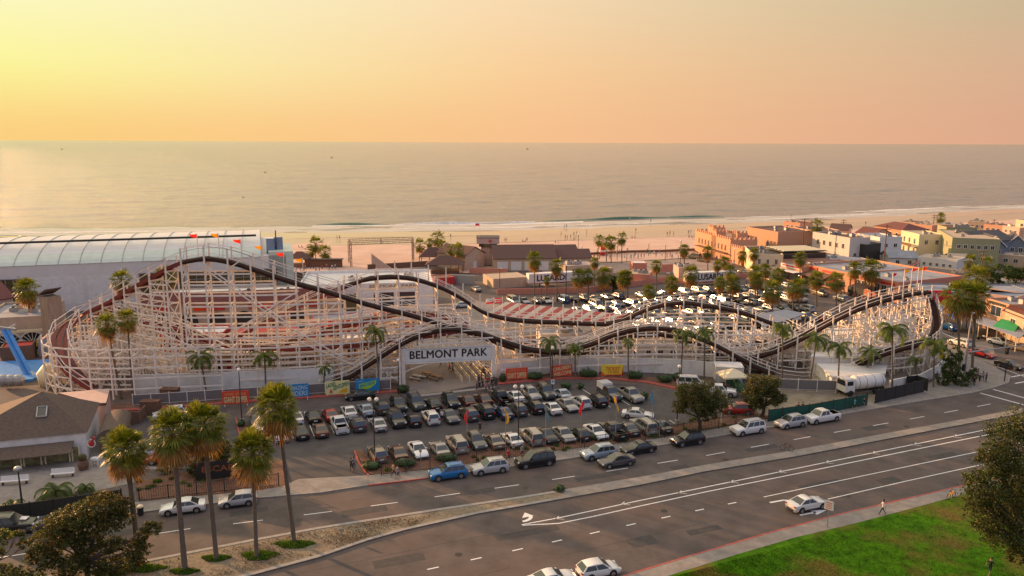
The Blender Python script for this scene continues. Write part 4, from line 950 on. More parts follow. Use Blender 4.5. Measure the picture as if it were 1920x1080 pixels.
for px, py, col, kd, a, l in [(1842, 662, 'red', 'sedan', 118-180, 'red sedan waiting at the junction beside the corner pavement'), (1893, 683, 'black', 'sedan', 118-180, 'black sedan nearest the junction crossing'), (1875, 640, 'white', 'sedan', -62, 'white sedan parked by the shop with the green awning'), (1916, 651, 'tan', 'sedan', -62, 'tan sedan cut off by the right edge by the shops'),
        (1778, 612, 'blue', 'suv', 100, 'light blue suv by the blue canvas roof'), (1800, 642, 'white', 'suv', 112, 'white suv behind the dark palm trunks'), (1760, 658, 'silver', 'sedan', 112, 'silver sedan right beside the coaster end'), (1537, 549, 'tan', 'pickup', 102, 'tan pickup truck parked by the shops'), (1577, 559, 'beige', 'suv', 102, 'beige wagon parked by the coral shop'), (1735, 596, 'beige', 'sedan', 105, 'beige sedan behind the right end of the coaster')]:
    one(px, py, col, kd, R(a), l, MB_)
# far car park: rows between the coaster and the beach, too small to show parts
rc = random.Random(11)
FR = [((963, 564), (1026, 562), 4, 'short row by the orange wall'), ((1054, 561), (1478, 536), 21, 'far row of the far car park'), ((1084, 582), (1500, 560), 19, 'sunlit second row of the far car park'), ((1120, 571), (1500, 549), 20, 'shaded row of the far car park'), ((1165, 592), (1490, 577), 16, 'third row of the far car park'), ((1205, 604), (1560, 592), 15, 'fifth row of the far car park'), ((1200, 612), (1430, 606), 12, 'lowest row of the far car park'), ((1235, 621), (1340, 617), 5, 'nearest row of the far car park')]
wts = ['white']*6+['silver']*7+['black']*7+['dark grey']*6+['beige']*4+['light grey']*5+['olive grey', 'brown', 'blue']+['red', 'maroon', 'silver blue', 'tan']
for (a, b, n, nm) in FR:
    for i in range(n):
        t = i/(n-1); p = G(a[0]+(b[0]-a[0])*t, a[1]+(b[1]-a[1])*t, .7); kd = rc.choice(['sedan', 'sedan', 'suv', 'suv', 'hatch', 'bigsuv', 'pickup', 'van'] if i % 3 == 0 else ['sedan', 'suv', 'suv', 'sedan', 'hatch'])
        if rc.random() < .03: continue
        col = rc.choice(wts); s = ordn(i)+' from left' if i < n/2 else ordn(n-1-i)+' from right'
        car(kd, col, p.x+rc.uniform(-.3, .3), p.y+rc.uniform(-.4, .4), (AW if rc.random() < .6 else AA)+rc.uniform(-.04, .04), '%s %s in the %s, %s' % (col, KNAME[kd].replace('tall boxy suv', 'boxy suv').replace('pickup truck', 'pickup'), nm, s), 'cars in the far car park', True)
for i, (px, py, col, kd, a, l) in enumerate([(893, 541, 'beige', 'sedan', 110, 'beige car alone on the lane behind the entrance'), (1302, 481, 'tan', 'van', 130, 'tan van parked by the sunlit castle building'), (1319, 487, 'tan', 'sedan', 130, 'tan sedan in front of the castle building'), (1396, 509, 'beige', 'sedan', 120, 'beige sedan on the paved square by the restaurants'), (1440, 523, 'brown', 'sedan', 110, 'brown car at the end of the palm rows'),
        (1400, 540, 'black', 'suv', 112, 'black car alone behind the palms of the far car park'), (1521, 543, 'black', 'sedan', 102, 'black car ahead of the tan pickup by the shops'), (1492, 560, 'silver', 'sedan', 112, 'silver car at the right end of the palm row'), (1545, 598, 'red', 'sedan', 112, 'red car seen behind the lowest stretch of the coaster'), (868, 571, 'white', 'sedan', 20, 'white car behind the coaster slope near the food stands'), (1512, 578, 'white', 'suv', 112, 'white car next to the lane behind the far car park')]):
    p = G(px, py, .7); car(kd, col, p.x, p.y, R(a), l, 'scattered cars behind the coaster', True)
# water truck in the fenced yard
p = G(1612, 741, 0); tk = thing('tank_truck', 'white tank truck with square cab in the dirt yard behind the fence', 'truck', (p.x+1, p.y+1.2, .02), R(196))
b = MB(); b.box((3.4, 0, 1.75), (1.8, 2.2, 2.0), M_WHITE); b.box((3.6, 0, 2.8), (1.5, 2.0, .15), M_WHITE); b.build('cab', tk)
b = MB(); b.add([(4.31, -1, 1.75), (4.31, 1, 1.75), (4.31, 1, 2.6), (4.31, -1, 2.6)], [(0, 1, 2, 3)], M_CARGL); b.build('windshield', tk)
for s in (-1, 1): b = MB(); b.add([(2.9, s*1.11, 1.8), (4.0, s*1.11, 1.8), (4.0, s*1.11, 2.5), (2.9, s*1.11, 2.5)], [(0, 1, 2, 3)], M_CARGL); b.build('side_window', tk)
b = MB(); pts = [(2.2, 0, 1.9), (1.9, 0, 1.9), (-3.2, 0, 1.9), (-3.7, 0, 1.9)]; b.tube(pts, [.8, 1.15, 1.15, .75], M_WHITE, 16)
for x in (1.6, .2, -1.4, -2.9): b.tube([(x-.06, 0, 1.9), (x+.06, 0, 1.9)], 1.18, M_GREYMET, 16)
smooth_obj(b.build('tank', tk)); b = MB(); b.box((0, 0, .75), (7.6, .9, .3), M_DKMET); b.build('chassis', tk)
for x in (3.3, -1.6, -2.9):
    for s in (-1, 1): b = MB(); b.tube([(x, s*.85, .5), (x, s*1.15, .5)], .5, M_TYRE, 14); b.build('wheel', tk)
# ---------------- palms, trees, shrubs ----------------
def fan_crown(seed, n=38, rl=2.3, blades=13, skirt=True, dry=0.3):
    rr = random.Random(seed); g = MB(); d = MB()
    for i in range(n):
        t = i/n; az_ = i*2.39996+rr.uniform(-.3, .3); elv = R(80-150*t**.85)+rr.uniform(-.12, .12)
        mb, m = (g, M_PALM) if t < 1-dry else (d, M_PALMD)
        h = Vector((math.cos(az_), math.sin(az_), 0)); dr = h*math.cos(elv)+Vector((0, 0, math.sin(elv)))
        pl = rl*.42*rr.uniform(.8, 1.15); o = Vector((0, 0, -.35*t))+h*.12; tip = o+dr*pl
        side = Vector((-h.y, h.x, 0)); upn = side.cross(dr)
        mb.beam(o, tip, .05, m, .03)
        bl = rl*.62*rr.uniform(.65, 1.25)
        for k in range(blades):
            a = R(-78+156*k/(blades-1)); bd = dr*math.cos(a)+side*math.sin(a); fold = upn*(.10*math.cos(a)+rr.uniform(-.05, .05))
            L_ = bl*(.78+.22*math.cos(a)); w_ = side*math.cos(a)-dr*math.sin(a); wv = w_*.075
            mid_ = tip+bd*L_*.6+fold*L_; end = tip+bd*L_*1.0+fold*L_*.4+Vector((0, 0, -.32*L_*rr.uniform(.6, 1.3)))
            mb.add([tip, mid_-wv, end, mid_+wv], [(0, 1, 2, 3)], m)
    if skirt:
        for i in range(46):
            az_ = rr.uniform(0, 6.283); h = Vector((math.cos(az_), math.sin(az_), 0)); s = Vector((-h.y, h.x, 0)); z0 = rr.uniform(-.2, -1.1); L_ = rr.uniform(.9, 1.5)
            a = h*.22+Vector((0, 0, z0)); b = h*rr.uniform(.45, .85)+Vector((0, 0, z0-L_*.6)); c = h*rr.uniform(.3, .7)+Vector((0, 0, z0-L_))
            d.add([a, b-s*.16, c, b+s*.16], [(0, 1, 2, 3)], M_PALMD)
    return g.mesh('crown'), d.mesh('dry_fronds')
def feather_crown(seed, n=13, L_=3.0):
    rr = random.Random(seed); g = MB()
    for i in range(n):
        t = i/n; az_ = i*2.39996+rr.uniform(-.25, .25); e0 = R(72-75*t)+rr.uniform(-.1, .1); h = Vector((math.cos(az_), math.sin(az_), 0)); s = Vector((-h.y, h.x, 0)); LL = L_*rr.uniform(.85, 1.1)
        p = Vector((0, 0, 0)); e = e0; prev = p
        for k in range(12):
            e -= .12+.03*k*.5; q = prev+(h*math.cos(e)+Vector((0, 0, math.sin(e))))*LL/12
            g.beam(prev, q, .05*(1-k/14), M_FEATH)
            if k > 0:
                ll = .55*math.sin(math.pi*(k+1)/13.5)+.12
                for sg in (-1, 1):
                    for j in (0, .33, .66):
                        o = prev.lerp(q, j); dd = (q-prev).normalized(); tip = o+s*sg*ll+dd*ll*.45+Vector((0, 0, -ll*.55)); w_ = dd*.05
                        g.add([o-w_, o+w_, tip], [(0, 1, 2)], M_FEATH)
            prev = q
    return g.mesh('crown')
FC = [fan_crown(i, 46, 2.2, 13) for i in (1, 2)]; FCN = [fan_crown(i, 62, 2.35, 17, dry=.36) for i in (11, 12, 13)]; FCS = [fan_crown(i, 30, 1.9, 11, False, .15) for i in (21, 22)]
FT = [feather_crown(i) for i in (31, 32, 33)]
def trunk_mesh(h, r0, r1, lean, bend, seed):
    rr = random.Random(seed); mb = MB(); pts = []; rs = []; n = 30
    for i in range(n+1):
        t = i/n; pts.append((lean[0]*t+bend*math.sin(t*math.pi)*.5, lean[1]*t, h*t)); rs.append((r0*1.5 if i == 0 else r0+(r1-r0)*t)*(1+rr.uniform(-.1, .1)))
    mb.tube(pts, rs, M_BARK, 9); me = mb.mesh('trunk'); me.polygons.foreach_set('use_smooth', [True]*len(me.polygons)); return me
prnd = random.Random(9)
def palm(px, pyb, pyt, kind, label, group, off=None, sc_=1.0, lean_px=0, z0=0.0, r=.2, bend=0):
    """px, pyb: foot on the ground; pyt: centre of the crown"""
    b = G(px, pyb, z0); d = ray(px+lean_px, pyt); t = b.y/d[1]; top = Vector((d[0]*t, b.y, CAM_H+d[2]*t)); h = top.z-z0
    root = thing('palm_tree', label, 'palm tree', (b.x, b.y, z0), 0, group)
    me = trunk_mesh(h, r, r*.72, (top.x-b.x, 0), bend, int(px)); o = bpy.data.objects.new('trunk', me); C.objects.link(o); o.parent = root
    sets = {'near': FCN, 'fan': FC, 'small': FCS}
    rz = prnd.uniform(0, 6.28); s = sc_*prnd.uniform(.93, 1.07)
    if kind == 'feather':
        o = bpy.data.objects.new('crown', prnd.choice(FT)); C.objects.link(o); o.parent = root; o.location = (top.x-b.x, 0, h); o.rotation_euler = (prnd.uniform(-.1, .1), prnd.uniform(-.1, .1), rz); o.scale = (s,)*3
        k = MB(); k.tube([(top.x-b.x, 0, h-1.3), (top.x-b.x, 0, h-.1)], [.13, .10], M_LEAFG, 8); k.build('crownshaft', root)
    else:
        c, dd = prnd.choice(sets[kind])
        for nm, m in (('crown', c), ('dry_fronds', dd)):
            o = bpy.data.objects.new(nm, m); C.objects.link(o); o.parent = root; o.location = (top.x-b.x, 0, h); o.rotation_euler = (0, 0, rz); o.scale = (s, s, s*1.2)
    return root
GN = 'tall fan palms on the median'
palm(262, 1062, 842, 'near', 'leftmost tall fan palm on the median, its foot behind the spreading tree', GN, sc_=.98, lean_px=-26, r=.27)
palm(347, 1070, 810, 'near', 'tall fan palm in front of the white sedan, second from the left', GN, sc_=1.0, lean_px=-24, r=.27)
palm(406, 1050, 795, 'near', 'tall fan palm between the white sedan and the silver hatchback', GN, sc_=.96, lean_px=-25, r=.25)
palm(481, 1046, 848, 'near', 'shorter fan palm in front of the silver hatchback, fourth from the left', GN, sc_=.93, lean_px=-8, r=.22)
palm(552, 1019, 762, 'near', 'tallest fan palm, rightmost of the median row, before the car park entrance', GN, sc_=1.08, lean_px=-32, r=.24)
# planted along the coaster
GC = 'palms along the front of the coaster'
for k, (px, pb, pt, kd, s, ln, l) in enumerate([(228, 748, 607, 'fan', .85, -28, 'leaning fan palm left of its twin before the coaster curve'), (250, 748, 598, 'fan', .85, -12, 'upright fan palm, right one of the pair before the coaster curve'),
        (388, 742, 669, 'feather', 1.0, -12, 'feathery palm before the white wall left of the red banner'), (499, 740, 668, 'feather', .95, -3, 'feathery palm above the tallest fan palm crown'), (606, 738, 690, 'feather', .6, 3, 'small feathery palm beside the cream banner'),
        (712, 733, 622, 'feather', 1.05, -8, 'feathery palm standing in front of the rising track by the blue banner'), (1033, 712, 640, 'feather', .9, -2, 'feathery palm left of the red children banner'), (1079, 710, 651, 'feather', .75, -1, 'dull feathery palm between the two banners on the white wall'),
        (1178, 711, 640, 'feather', .55, 0, 'slim small feathery palm right of the yellow banner'), (1276, 712, 625, 'feather', 1.0, 5, 'feathery palm where the white wall meets the parked white van'), (1320, 715, 622, 'feather', .95, 2, 'feathery palm right behind the round lot tree'),
        (1466, 723, 615, 'feather', .95, 2, 'feathery palm where the two dark tracks cross'), (1517, 732, 635, 'feather', 1.1, 14, 'feathery palm left of the white roof by the yard fence'), (1571, 736, 650, 'feather', 1.05, 3, 'feathery palm just behind the tank truck cab'),
        (1623, 712, 660, 'feather', .95, 8, 'short feathery palm right of the tank truck cab'), (1673, 735, 617, 'feather', 1.25, 0, 'tallest feathery palm, right of the tank truck'), (1717, 714, 674, 'feather', .62, 0, 'smallest yellowish palm before the right end of the coaster'), (1750, 727, 645, 'feather', 1.25, 2, 'drooping feathery palm at the right end of the coaster')]):
    palm(px, pb, pt, kd, l, GC, sc_=s, lean_px=ln, r=.15 if kd == 'feather' else .17)
palm(62, 640, 541, 'fan', 'fan palm left of the wooden tower before the white hall', 'palms inside the park', sc_=1.25, lean_px=-12, r=.2, z0=0)
palm(232, 640, 524, 'fan', 'fan palm crown showing above the red rising track', 'palms inside the park', sc_=1.1, lean_px=-5, r=.2)
palm(306, 600, 518, 'fan', 'fan palm behind the lift hill framework', 'palms inside the park', sc_=1.2, lean_px=4, r=.2)
GR = 'dark fan palms at the street corner'
palm(1799, 690, 552, 'fan', 'left dark fan palm of the corner pair', GR, sc_=1.45, lean_px=-3, r=.24)
palm(1823, 690, 556, 'fan', 'right dark fan palm of the corner pair', GR, sc_=1.4, lean_px=6, r=.24)
palm(1826, 650, 520, 'fan', 'dark fan palm behind the corner pair', GR, sc_=1.3, lean_px=6, r=.22)
# far car park palms
GF = 'fan palms around the far car park'
FP = [(1002, 563, 485, 1.0), (1044, 565, 497, .95), (1085, 575, 518, .9), (1103, 573, 516, .85), (1132, 575, 514, .95), (1168, 560, 519, .9), (1177, 560, 517, .75), (1217, 575, 545, .9), (1260, 572, 530, .95), (1231, 550, 497, .8), (1295, 560, 512, 1.0), (1283, 505, 467, .85), (1327, 507, 471, .85),
      (1345, 540, 497, .65), (1369, 560, 508, .85), (1375, 570, 530, .95), (1416, 570, 510, .95), (1420, 575, 523, .9), (1448, 595, 543, 1.05), (1459, 580, 515, .9), (1498, 600, 537, 1.0), (1531, 575, 522, 1.0), (1568, 585, 525, 1.0), (1500, 545, 483, .9), (1603, 560, 503, .95), (1634, 560, 503, 1.25), (1391, 500, 478, .75), (1414, 520, 474, .8), (1115, 545, 491, .7), (1359, 530, 490, .8), (1025, 560, 526, .45), (1435, 560, 505, .8), (1487, 590, 540, .85), (1350, 585, 530, .7)]
FP.sort(); 
for i, (px, pb, pt, s) in enumerate(FP):
    palm(px, pb, pt, 'fan', 'fan palm of the far car park, %s %s' % ((ordn(i), 'from the left') if i < len(FP)/2 else ('first' if i == len(FP)-1 else ordn(len(FP)-1-i), 'from the right')), GF, sc_=s*1.08, lean_px=0, r=.17)
GB = 'fan palms by the beach'
for px, pb, pt, s, l in [(581, 492, 470, .9, 'short palm left of the three beside the beach bar'), (592, 492, 457, 1.15, 'tallest palm of the three beside the beach bar'), (609, 497, 472, 1.0, 'right palm of the three beside the beach bar'),
        (787, 483, 459, 1.0, 'left palm of the beach group right of the stage frame'), (805, 487, 455, .7, 'second palm of the beach group right of the stage frame'), (820, 487, 445, 1.2, 'tallest palm of the beach group by the thatched hut'), (829, 495, 460, .85, 'palm right beside the tallest one by the thatched hut'),
        (845, 505, 467, .8, 'slim palm left of the last one beside the lifeguard hall'), (860, 508, 467, .9, 'palm nearest the lifeguard hall'), (1123, 480, 449, .85, 'shaggy beach palm left of the promenade group'), (1137, 490, 452, .8, 'second shaggy palm of the promenade group'), (1146, 492, 453, 1.0, 'third palm of the promenade group'), (1166, 493, 445, .9, 'rightmost palm of the promenade group'),
        (1532, 480, 422, 1.1, 'lone tall palm above the apartment roofs'), (1764, 435, 408, 1.1, 'distant round palm at the edge of the sand'), (1820, 540, 490, .9, 'grey green palm beside the street lamp at the right'), (1850, 560, 495, .9, 'small palm beside the round trees at the right')]:
    palm(px, pb, pt, 'small', l, GB, sc_=s*1.35, r=.16)
# ---- broadleaf trees
def leaf_cloud(blobs, n, size, seed, m, m2=None, p2=0.3):
    rr = random.Random(seed); mb = MB(); tot = sum(b[3]**2 for b in blobs)
    for (cx, cy, cz, r, sq) in blobs:
        k = int(n*r*r/tot); sub = [Vector((rr.gauss(0, 1), rr.gauss(0, 1), rr.gauss(0, 1))).normalized()*rr.uniform(.45, 1) for _ in range(max(6, k//34))]
        for i in range(k):
            c = rr.choice(sub); u = Vector((rr.gauss(0, 1), rr.gauss(0, 1), rr.gauss(0, 1))).normalized()*rr.uniform(0, .34)
            v = c+u; p = Vector((cx+v.x*r, cy+v.y*r, cz+v.z*r*sq)); a = Vector((rr.gauss(0, 1), rr.gauss(0, 1), rr.gauss(0, .6))).normalized(); b = a.cross(Vector((rr.gauss(0, 1), rr.gauss(0, 1), rr.gauss(0, 1)))).normalized()
            s = size*rr.uniform(.6, 1.35); mm = m2 if (m2 and rr.random() < p2) else m
            mb.add([p-a*s*.5, p+b*s*.32, p+a*s*.5, p-b*s*.32], [(0, 1, 2, 3)], mm)
    return mb
def tree(px, pyb, blobs_px, label, name='broadleaf_tree', group=None, n=6000, size=.3, m=M_LEAF, m2=None, p2=.3, sq=.7, dy=0.0, tr=.25, seed=1, off=(0, 0)):
    """blobs_px: (px, py, radius in metres) laid out at the tree's own distance"""
    b = G(px, pyb, 0); root = thing(name, label, 'tree' if 'tree' in name else ('hedge' if 'hedge' in name else 'shrub'), (b.x, b.y, 0), 0, group); rr = random.Random(seed); bl = []
    for (x, y, r) in blobs_px:
        d = ray(x, y); yy = b.y+rr.uniform(-.6, .6)*r*.6+dy; t = yy/d[1]; bl.append((d[0]*t-b.x, yy-b.y, CAM_H+d[2]*t, r, sq))
    zc = sum(q[2] for q in bl)/len(bl); tk = MB()
    fork = Vector((rr.uniform(-.3, .3), 0, zc*.45)); tk.tube([(0, 0, 0), fork*.5+Vector((.1, 0, 0)), fork], [tr*1.3, tr, tr*.8], M_BARK2, 8)
    for q in bl:
        e = Vector(q[:3]); mid_ = fork.lerp(e, .5)+Vector((rr.uniform(-.3, .3), rr.uniform(-.3, .3), -.2)); tk.tube([fork, mid_, e], [tr*.55, tr*.38, tr*.12], M_BARK2, 6)
        for _ in range(3): tk.tube([mid_, e+Vector((rr.uniform(-.7, .7), rr.uniform(-.7, .7), rr.uniform(-.4, .5)))*q[3]], [tr*.2, .02], M_BARK2, 5)
    tk.build('trunk', root); leaf_cloud(bl, n, size, seed, m, m2, p2).build('crown', root); return root
tree(165, 1085, [(150, 968, 1.9), (190, 950, 1.8), (110, 985, 1.8), (215, 975, 1.6), (90, 1015, 1.7), (140, 1010, 1.3), (210, 1020, 1.2), (255, 1030, 1.3), (150, 1050, 1.4), (100, 1050, 1.2), (215, 1060, 1.4), (285, 990, 1.0), (180, 985, 1.3), (250, 1055, 1.2), (170, 1020, 1.4), (130, 985, 1.3), (75, 1040, 1.2), (185, 1060, 1.3), (125, 1075, 1.2), (265, 1010, .9), (225, 950, 1.2)], 'wide reddish olive spreading tree at the lower left before the street', n=42000, size=.2, m=M_LEAFO, m2=M_LEAF, p2=.45, sq=.62, tr=.22, seed=3)
tree(5, 1080, [(-10, 1010, 1.4), (25, 1008, 1.1), (45, 1022, .8), (-20, 1040, 1.2)], 'small yellowish tree cut off by the left edge', n=3000, size=.24, m=M_LEAFO, m2=M_LEAFG, p2=.3, sq=.4, tr=.1, seed=4)
tree(60, 1110, [(20, 1075, 1.2), (60, 1082, 1.2), (95, 1095, 1.0), (-10, 1068, 1.0)], 'low reddish bush at the lower left corner', 'round_shrub', n=3500, size=.22, m=M_LEAFO, m2=M_LEAFG, p2=.25, sq=.6, tr=.08, seed=5)
tree(1935, 1120, [(1890, 815, 1.9), (1930, 800, 2.2), (1870, 870, 1.9), (1915, 880, 2.4), (1850, 915, 1.9), (1895, 945, 2.4), (1830, 935, 1.3), (1845, 970, 1.6), (1880, 1000, 1.9), (1925, 1000, 2.2), (1860, 850, 1.2), (1950, 930, 2.4), (1905, 1035, 1.3), (1830, 900, 1.1)], 'big dark green tree filling the right edge above the lawn', n=48000, size=.18, m=M_LEAF, m2=M_LEAFO, p2=.22, sq=.85, tr=.4, seed=6)
tree(1312, 806, [(1290, 735, 2.0), (1325, 738, 2.1), (1345, 755, 2.0), (1300, 758, 2.0), (1275, 762, 1.3), (1330, 775, 1.4)], 'round tree with yellowish left side standing in the mulch bed by the street', n=18000, size=.21, m=M_LEAF, m2=M_LEAFO, p2=.4, sq=.85, seed=7)
tree(1428, 782, [(1420, 718, 1.8), (1445, 720, 1.7), (1410, 740, 1.6), (1440, 745, 1.9), (1460, 745, 1.2), (1420, 760, 1.1)], 'olive green tree behind the large white suv', n=16000, size=.21, m=M_LEAF, m2=M_LEAFO, p2=.45, sq=.85, seed=8)
tree(395, 890, [(370, 850, 1.5), (395, 865, 1.6), (415, 835, 1.1), (340, 862, 1.1), (420, 850, 1.2), (365, 878, 1.1), (310, 880, .9)], 'dark grey green shrubby tree between the palm trunks', n=12000, size=.19, m=M_LEAF, m2=M_LEAFO, p2=.15, sq=.8, tr=.12, seed=9)
tree(1790, 722, [(1785, 690, 1.7), (1770, 710, 1.4), (1800, 712, 1.6), (1795, 665, 1.3), (1775, 680, 1.1), (1820, 700, 1.2), (1765, 652, 1.0)], 'dark bushy thicket at the corner under the dark palms', 'large_shrub', n=6500, size=.3, m=M_LEAF, m2=M_LEAFG, p2=.12, sq=1.0, tr=.1, seed=10)
tree(1890, 560, [(1860, 520, 2.6), (1885, 505, 2.8), (1910, 515, 3.2), (1935, 510, 3), (1870, 535, 2.4)], 'dense round green trees massed at the right edge beyond the shops', n=5000, size=.55, m=M_LEAF, m2=M_LEAFG, p2=.3, sq=.7, seed=11)
tree(1150, 548, [(1140, 525, 2.2), (1152, 530, 2.2), (1160, 520, 1.6)], 'dark green tree behind the far car park beside the white trailer', n=2500, size=.5, m=M_LEAF, sq=.9, seed=12)
def bush(px, py, w_, h_, label, m=M_LEAF, group='clipped bushes along the coaster wall', m2=None, n=900, z0=.1):
    b = G(px, py, 0); mb = MB(); mb.sphere((b.x, b.y, z0+h_*.45), 1, m, 12, 6, (w_*.46, min(w_*.46, .8), h_*.48)); mb2 = leaf_cloud([(b.x, b.y, z0+h_*.5, w_*.5, h_/w_)], n, .16, int(px), m, m2)
    # clip the leaves to a rounded box
    o = len(mb.v); mb.v.extend(mb2.v); 
    for f, k in zip(mb2.f, mb2.m): mb.f.append(tuple(i+o for i in f)); mb.m.append(mb.mi(mb2.mats[k]))
    own(mb, 'bush', (b.x, b.y, 0), label, 'bush', group)
M_BUSH = mat('bush_green', (0.032, 0.06, 0.015), 0.8, var=0.4, scale=4, island=.4)
for px, py, w_, l in [(755, 736, 2.3, 'dark clipped bush at the foot of the left sign post'), (942, 716, 1.3, 'small clipped bush at the foot of the right sign post'), (1003, 712, 3.0, 'long clipped bush between the two red banners'), (1103, 707, 3.7, 'longest clipped bush left of the yellow banner'), (1190, 710, 3.2, 'clipped bush right of the yellow banner'), (1247, 717, 2.6, 'low clipped bush before the white van'), (1270, 713, 2.2, 'lighter bush beside the white van')]:
    bush(px, py, w_, 1.3, l, M_BUSH)
for px, py, w_, h_, l in [(452, 800, 1.3, 1.0, 'narrow hedge on the small island at the left end of the rows'), (695, 880, 2.4, .9, 'dark bush at the red kerb corner of the front bed'), (760, 874, 3.0, .9, 'bush behind the fence in front of the beige sedan'), (838, 864, 3.2, .9, 'bush behind the fence above the bright blue suv'), (1108, 823, 2.4, .8, 'low bush in the front bed behind the pale blue suv'), (1061, 729, 2.0, 1.1, 'left bush of the island in the back row'), (1088, 729, 1.3, .9, 'small bush of the island in the back row'), (1206, 748, 1.8, 1.0, 'bush beside the nose of the beige pickup truck'), (697, 780, 1.3, .9, 'small green plant between the parked rows'), (1049, 921, 1.5, .6, 'dark low plant on the street median')]:
    bush(px, py, w_, h_, l, M_BUSH if px != 697 else M_LEAFG, 'bushes in the planting beds', n=700)
# green ground plants at the palm feet, small bed plants
def tuft(px, py, w_, d_, label, n=1500, hh=.35, m=M_LEAFG, seed=0):
    b = G(px, py, .1); rr = random.Random(int(px)); mb = MB()
    for _ in range(n):
        a = rr.uniform(0, 6.283); r = rr.random()**.5; x = b.x+math.cos(a)*r*w_*(1+.2*math.sin(a*3)); y = b.y+math.sin(a)*r*d_; h = hh*rr.uniform(.4, 1)*(1.15-r*.6); q = rr.uniform(0, 6.283); t = Vector((math.cos(q)*.1, math.sin(q)*.1, 0)); p = Vector((x, y, .1)); l_ = Vector((rr.uniform(-.12, .12), rr.uniform(-.12, .12), h))
        mb.add([p-t, p+t, p+l_], [(0, 1, 2)], m)
    o = own(mb, 'ground_cover', (b.x, b.y, .1), label, 'ground cover'); o['kind'] = 'stuff'
for px, py, w_, d_, l in [(405, 1047, 1.3, .6, 'bright green ground cover around the third palm foot'), (487, 1042, 1.7, .9, 'bright green ground cover around the short palm foot'), (552, 1021, 1.9, .8, 'bright green ground cover around the tallest palm foot'), (345, 1072, 1.3, .5, 'bright green ground cover around the second palm foot'), (270, 1066, 2.0, .7, 'bright green ground cover around the leftmost palm foot'), (205, 1076, 1.6, .5, 'green ground cover under the spreading tree')]:
    tuft(px, py, w_, d_, l)
rb = random.Random(44); mb = MB()
for (x0, y0, x1, y1, n) in ((260, 912, 530, 890, 16), (700, 883, 1240, 815, 26), (1270, 800, 1440, 785, 8)):
    for i in range(n):
        t = rb.random(); q = G(x0+(x1-x0)*t, y0+(y1-y0)*t+rb.uniform(-14, 8), .1); r = rb.uniform(.2, .45)
        for _ in range(60):
            a = rb.uniform(0, 6.283); s = rb.random()**.5*r; p = Vector((q.x+math.cos(a)*s, q.y+math.sin(a)*s, .1)); tt = Vector((rb.uniform(-.07, .07), rb.uniform(-.07, .07), 0)); mb.add([p-tt, p+tt, p+Vector((rb.uniform(-.15, .15), rb.uniform(-.15, .15), rb.uniform(.15, .45)))], [(0, 1, 2)], M_LEAFG if i % 3 else M_LEAFO)
o = mb.build('bed_plants'); tag(o, 'small scattered green plants growing in the mulch beds', 'plants'); o['kind'] = 'stuff'
# grass on the lawn's edge and dry weeds on the median
mb = MB(); rg = random.Random(2)
for i in range(26000):
    px = rg.uniform(1230, 1920); lo = 1080-(px-1249)*.275; py = rg.uniform(max(lo+5, 925), 1085)
    p = G(px, py, .12); t = Vector((rg.uniform(-.05, .05), rg.uniform(-.05, .05), 0)); mb.add([p-t, p+t, p+Vector((rg.uniform(-.05, .05), rg.uniform(-.05, .05), rg.uniform(.03, .1)))], [(0, 1, 2)], M_GRASS)
o = mb.build('grass_blades'); tag(o, 'short bright green grass blades on the park lawn', 'grass'); o['kind'] = 'stuff'
M_DRY = mat('dry_weeds', (0.30, 0.20, 0.10), .95, var=.4, scale=1, island=.4)
mb = MB()
for i in range(9000):
    t = rg.random()**.8; k = t*(len(mu)-8); j = int(k); f = k-j; a = mu[j].lerp(mu[j+1], f); b = ml[j].lerp(ml[j+1], f); s = rg.uniform(.12, .88); p = a.lerp(b, s); p.z = .1
    if math.sin(p.x*.7)+math.sin(p.y*1.3+p.x*.3) < rg.uniform(-1.2, 1.4): continue
    tt = Vector((rg.uniform(-.06, .06), rg.uniform(-.06, .06), 0)); mb.add([p-tt, p+tt, p+Vector((rg.uniform(-.08, .08), rg.uniform(-.08, .08), rg.uniform(.05, .2)))], [(0, 1, 2)], M_DRY)
o = mb.build('dry_grass'); tag(o, 'dry straw coloured weeds on the gravel median', 'weeds'); o['kind'] = 'stuff'
# banana like plants behind the left fence
for px, py, s, l in [(105, 935, 1.3, 'wide arching green palm plant behind the black fence'), (160, 922, .7, 'small upright banana plant behind the black fence'), (25, 955, .8, 'small palm plant behind the fence at the left edge')]:
    b = G(px, py); root = thing('palm_plant', l, 'plant', (b.x, b.y, 0)); o = bpy.data.objects.new('fronds', FT[0]); C.objects.link(o); o.parent = root; o.location = (0, 0, .7*s); o.scale = (s*.8,)*3; k = MB(); k.tube([(0, 0, 0), (0, 0, .75*s)], .12, M_BARK, 7); k.build('stem', root)
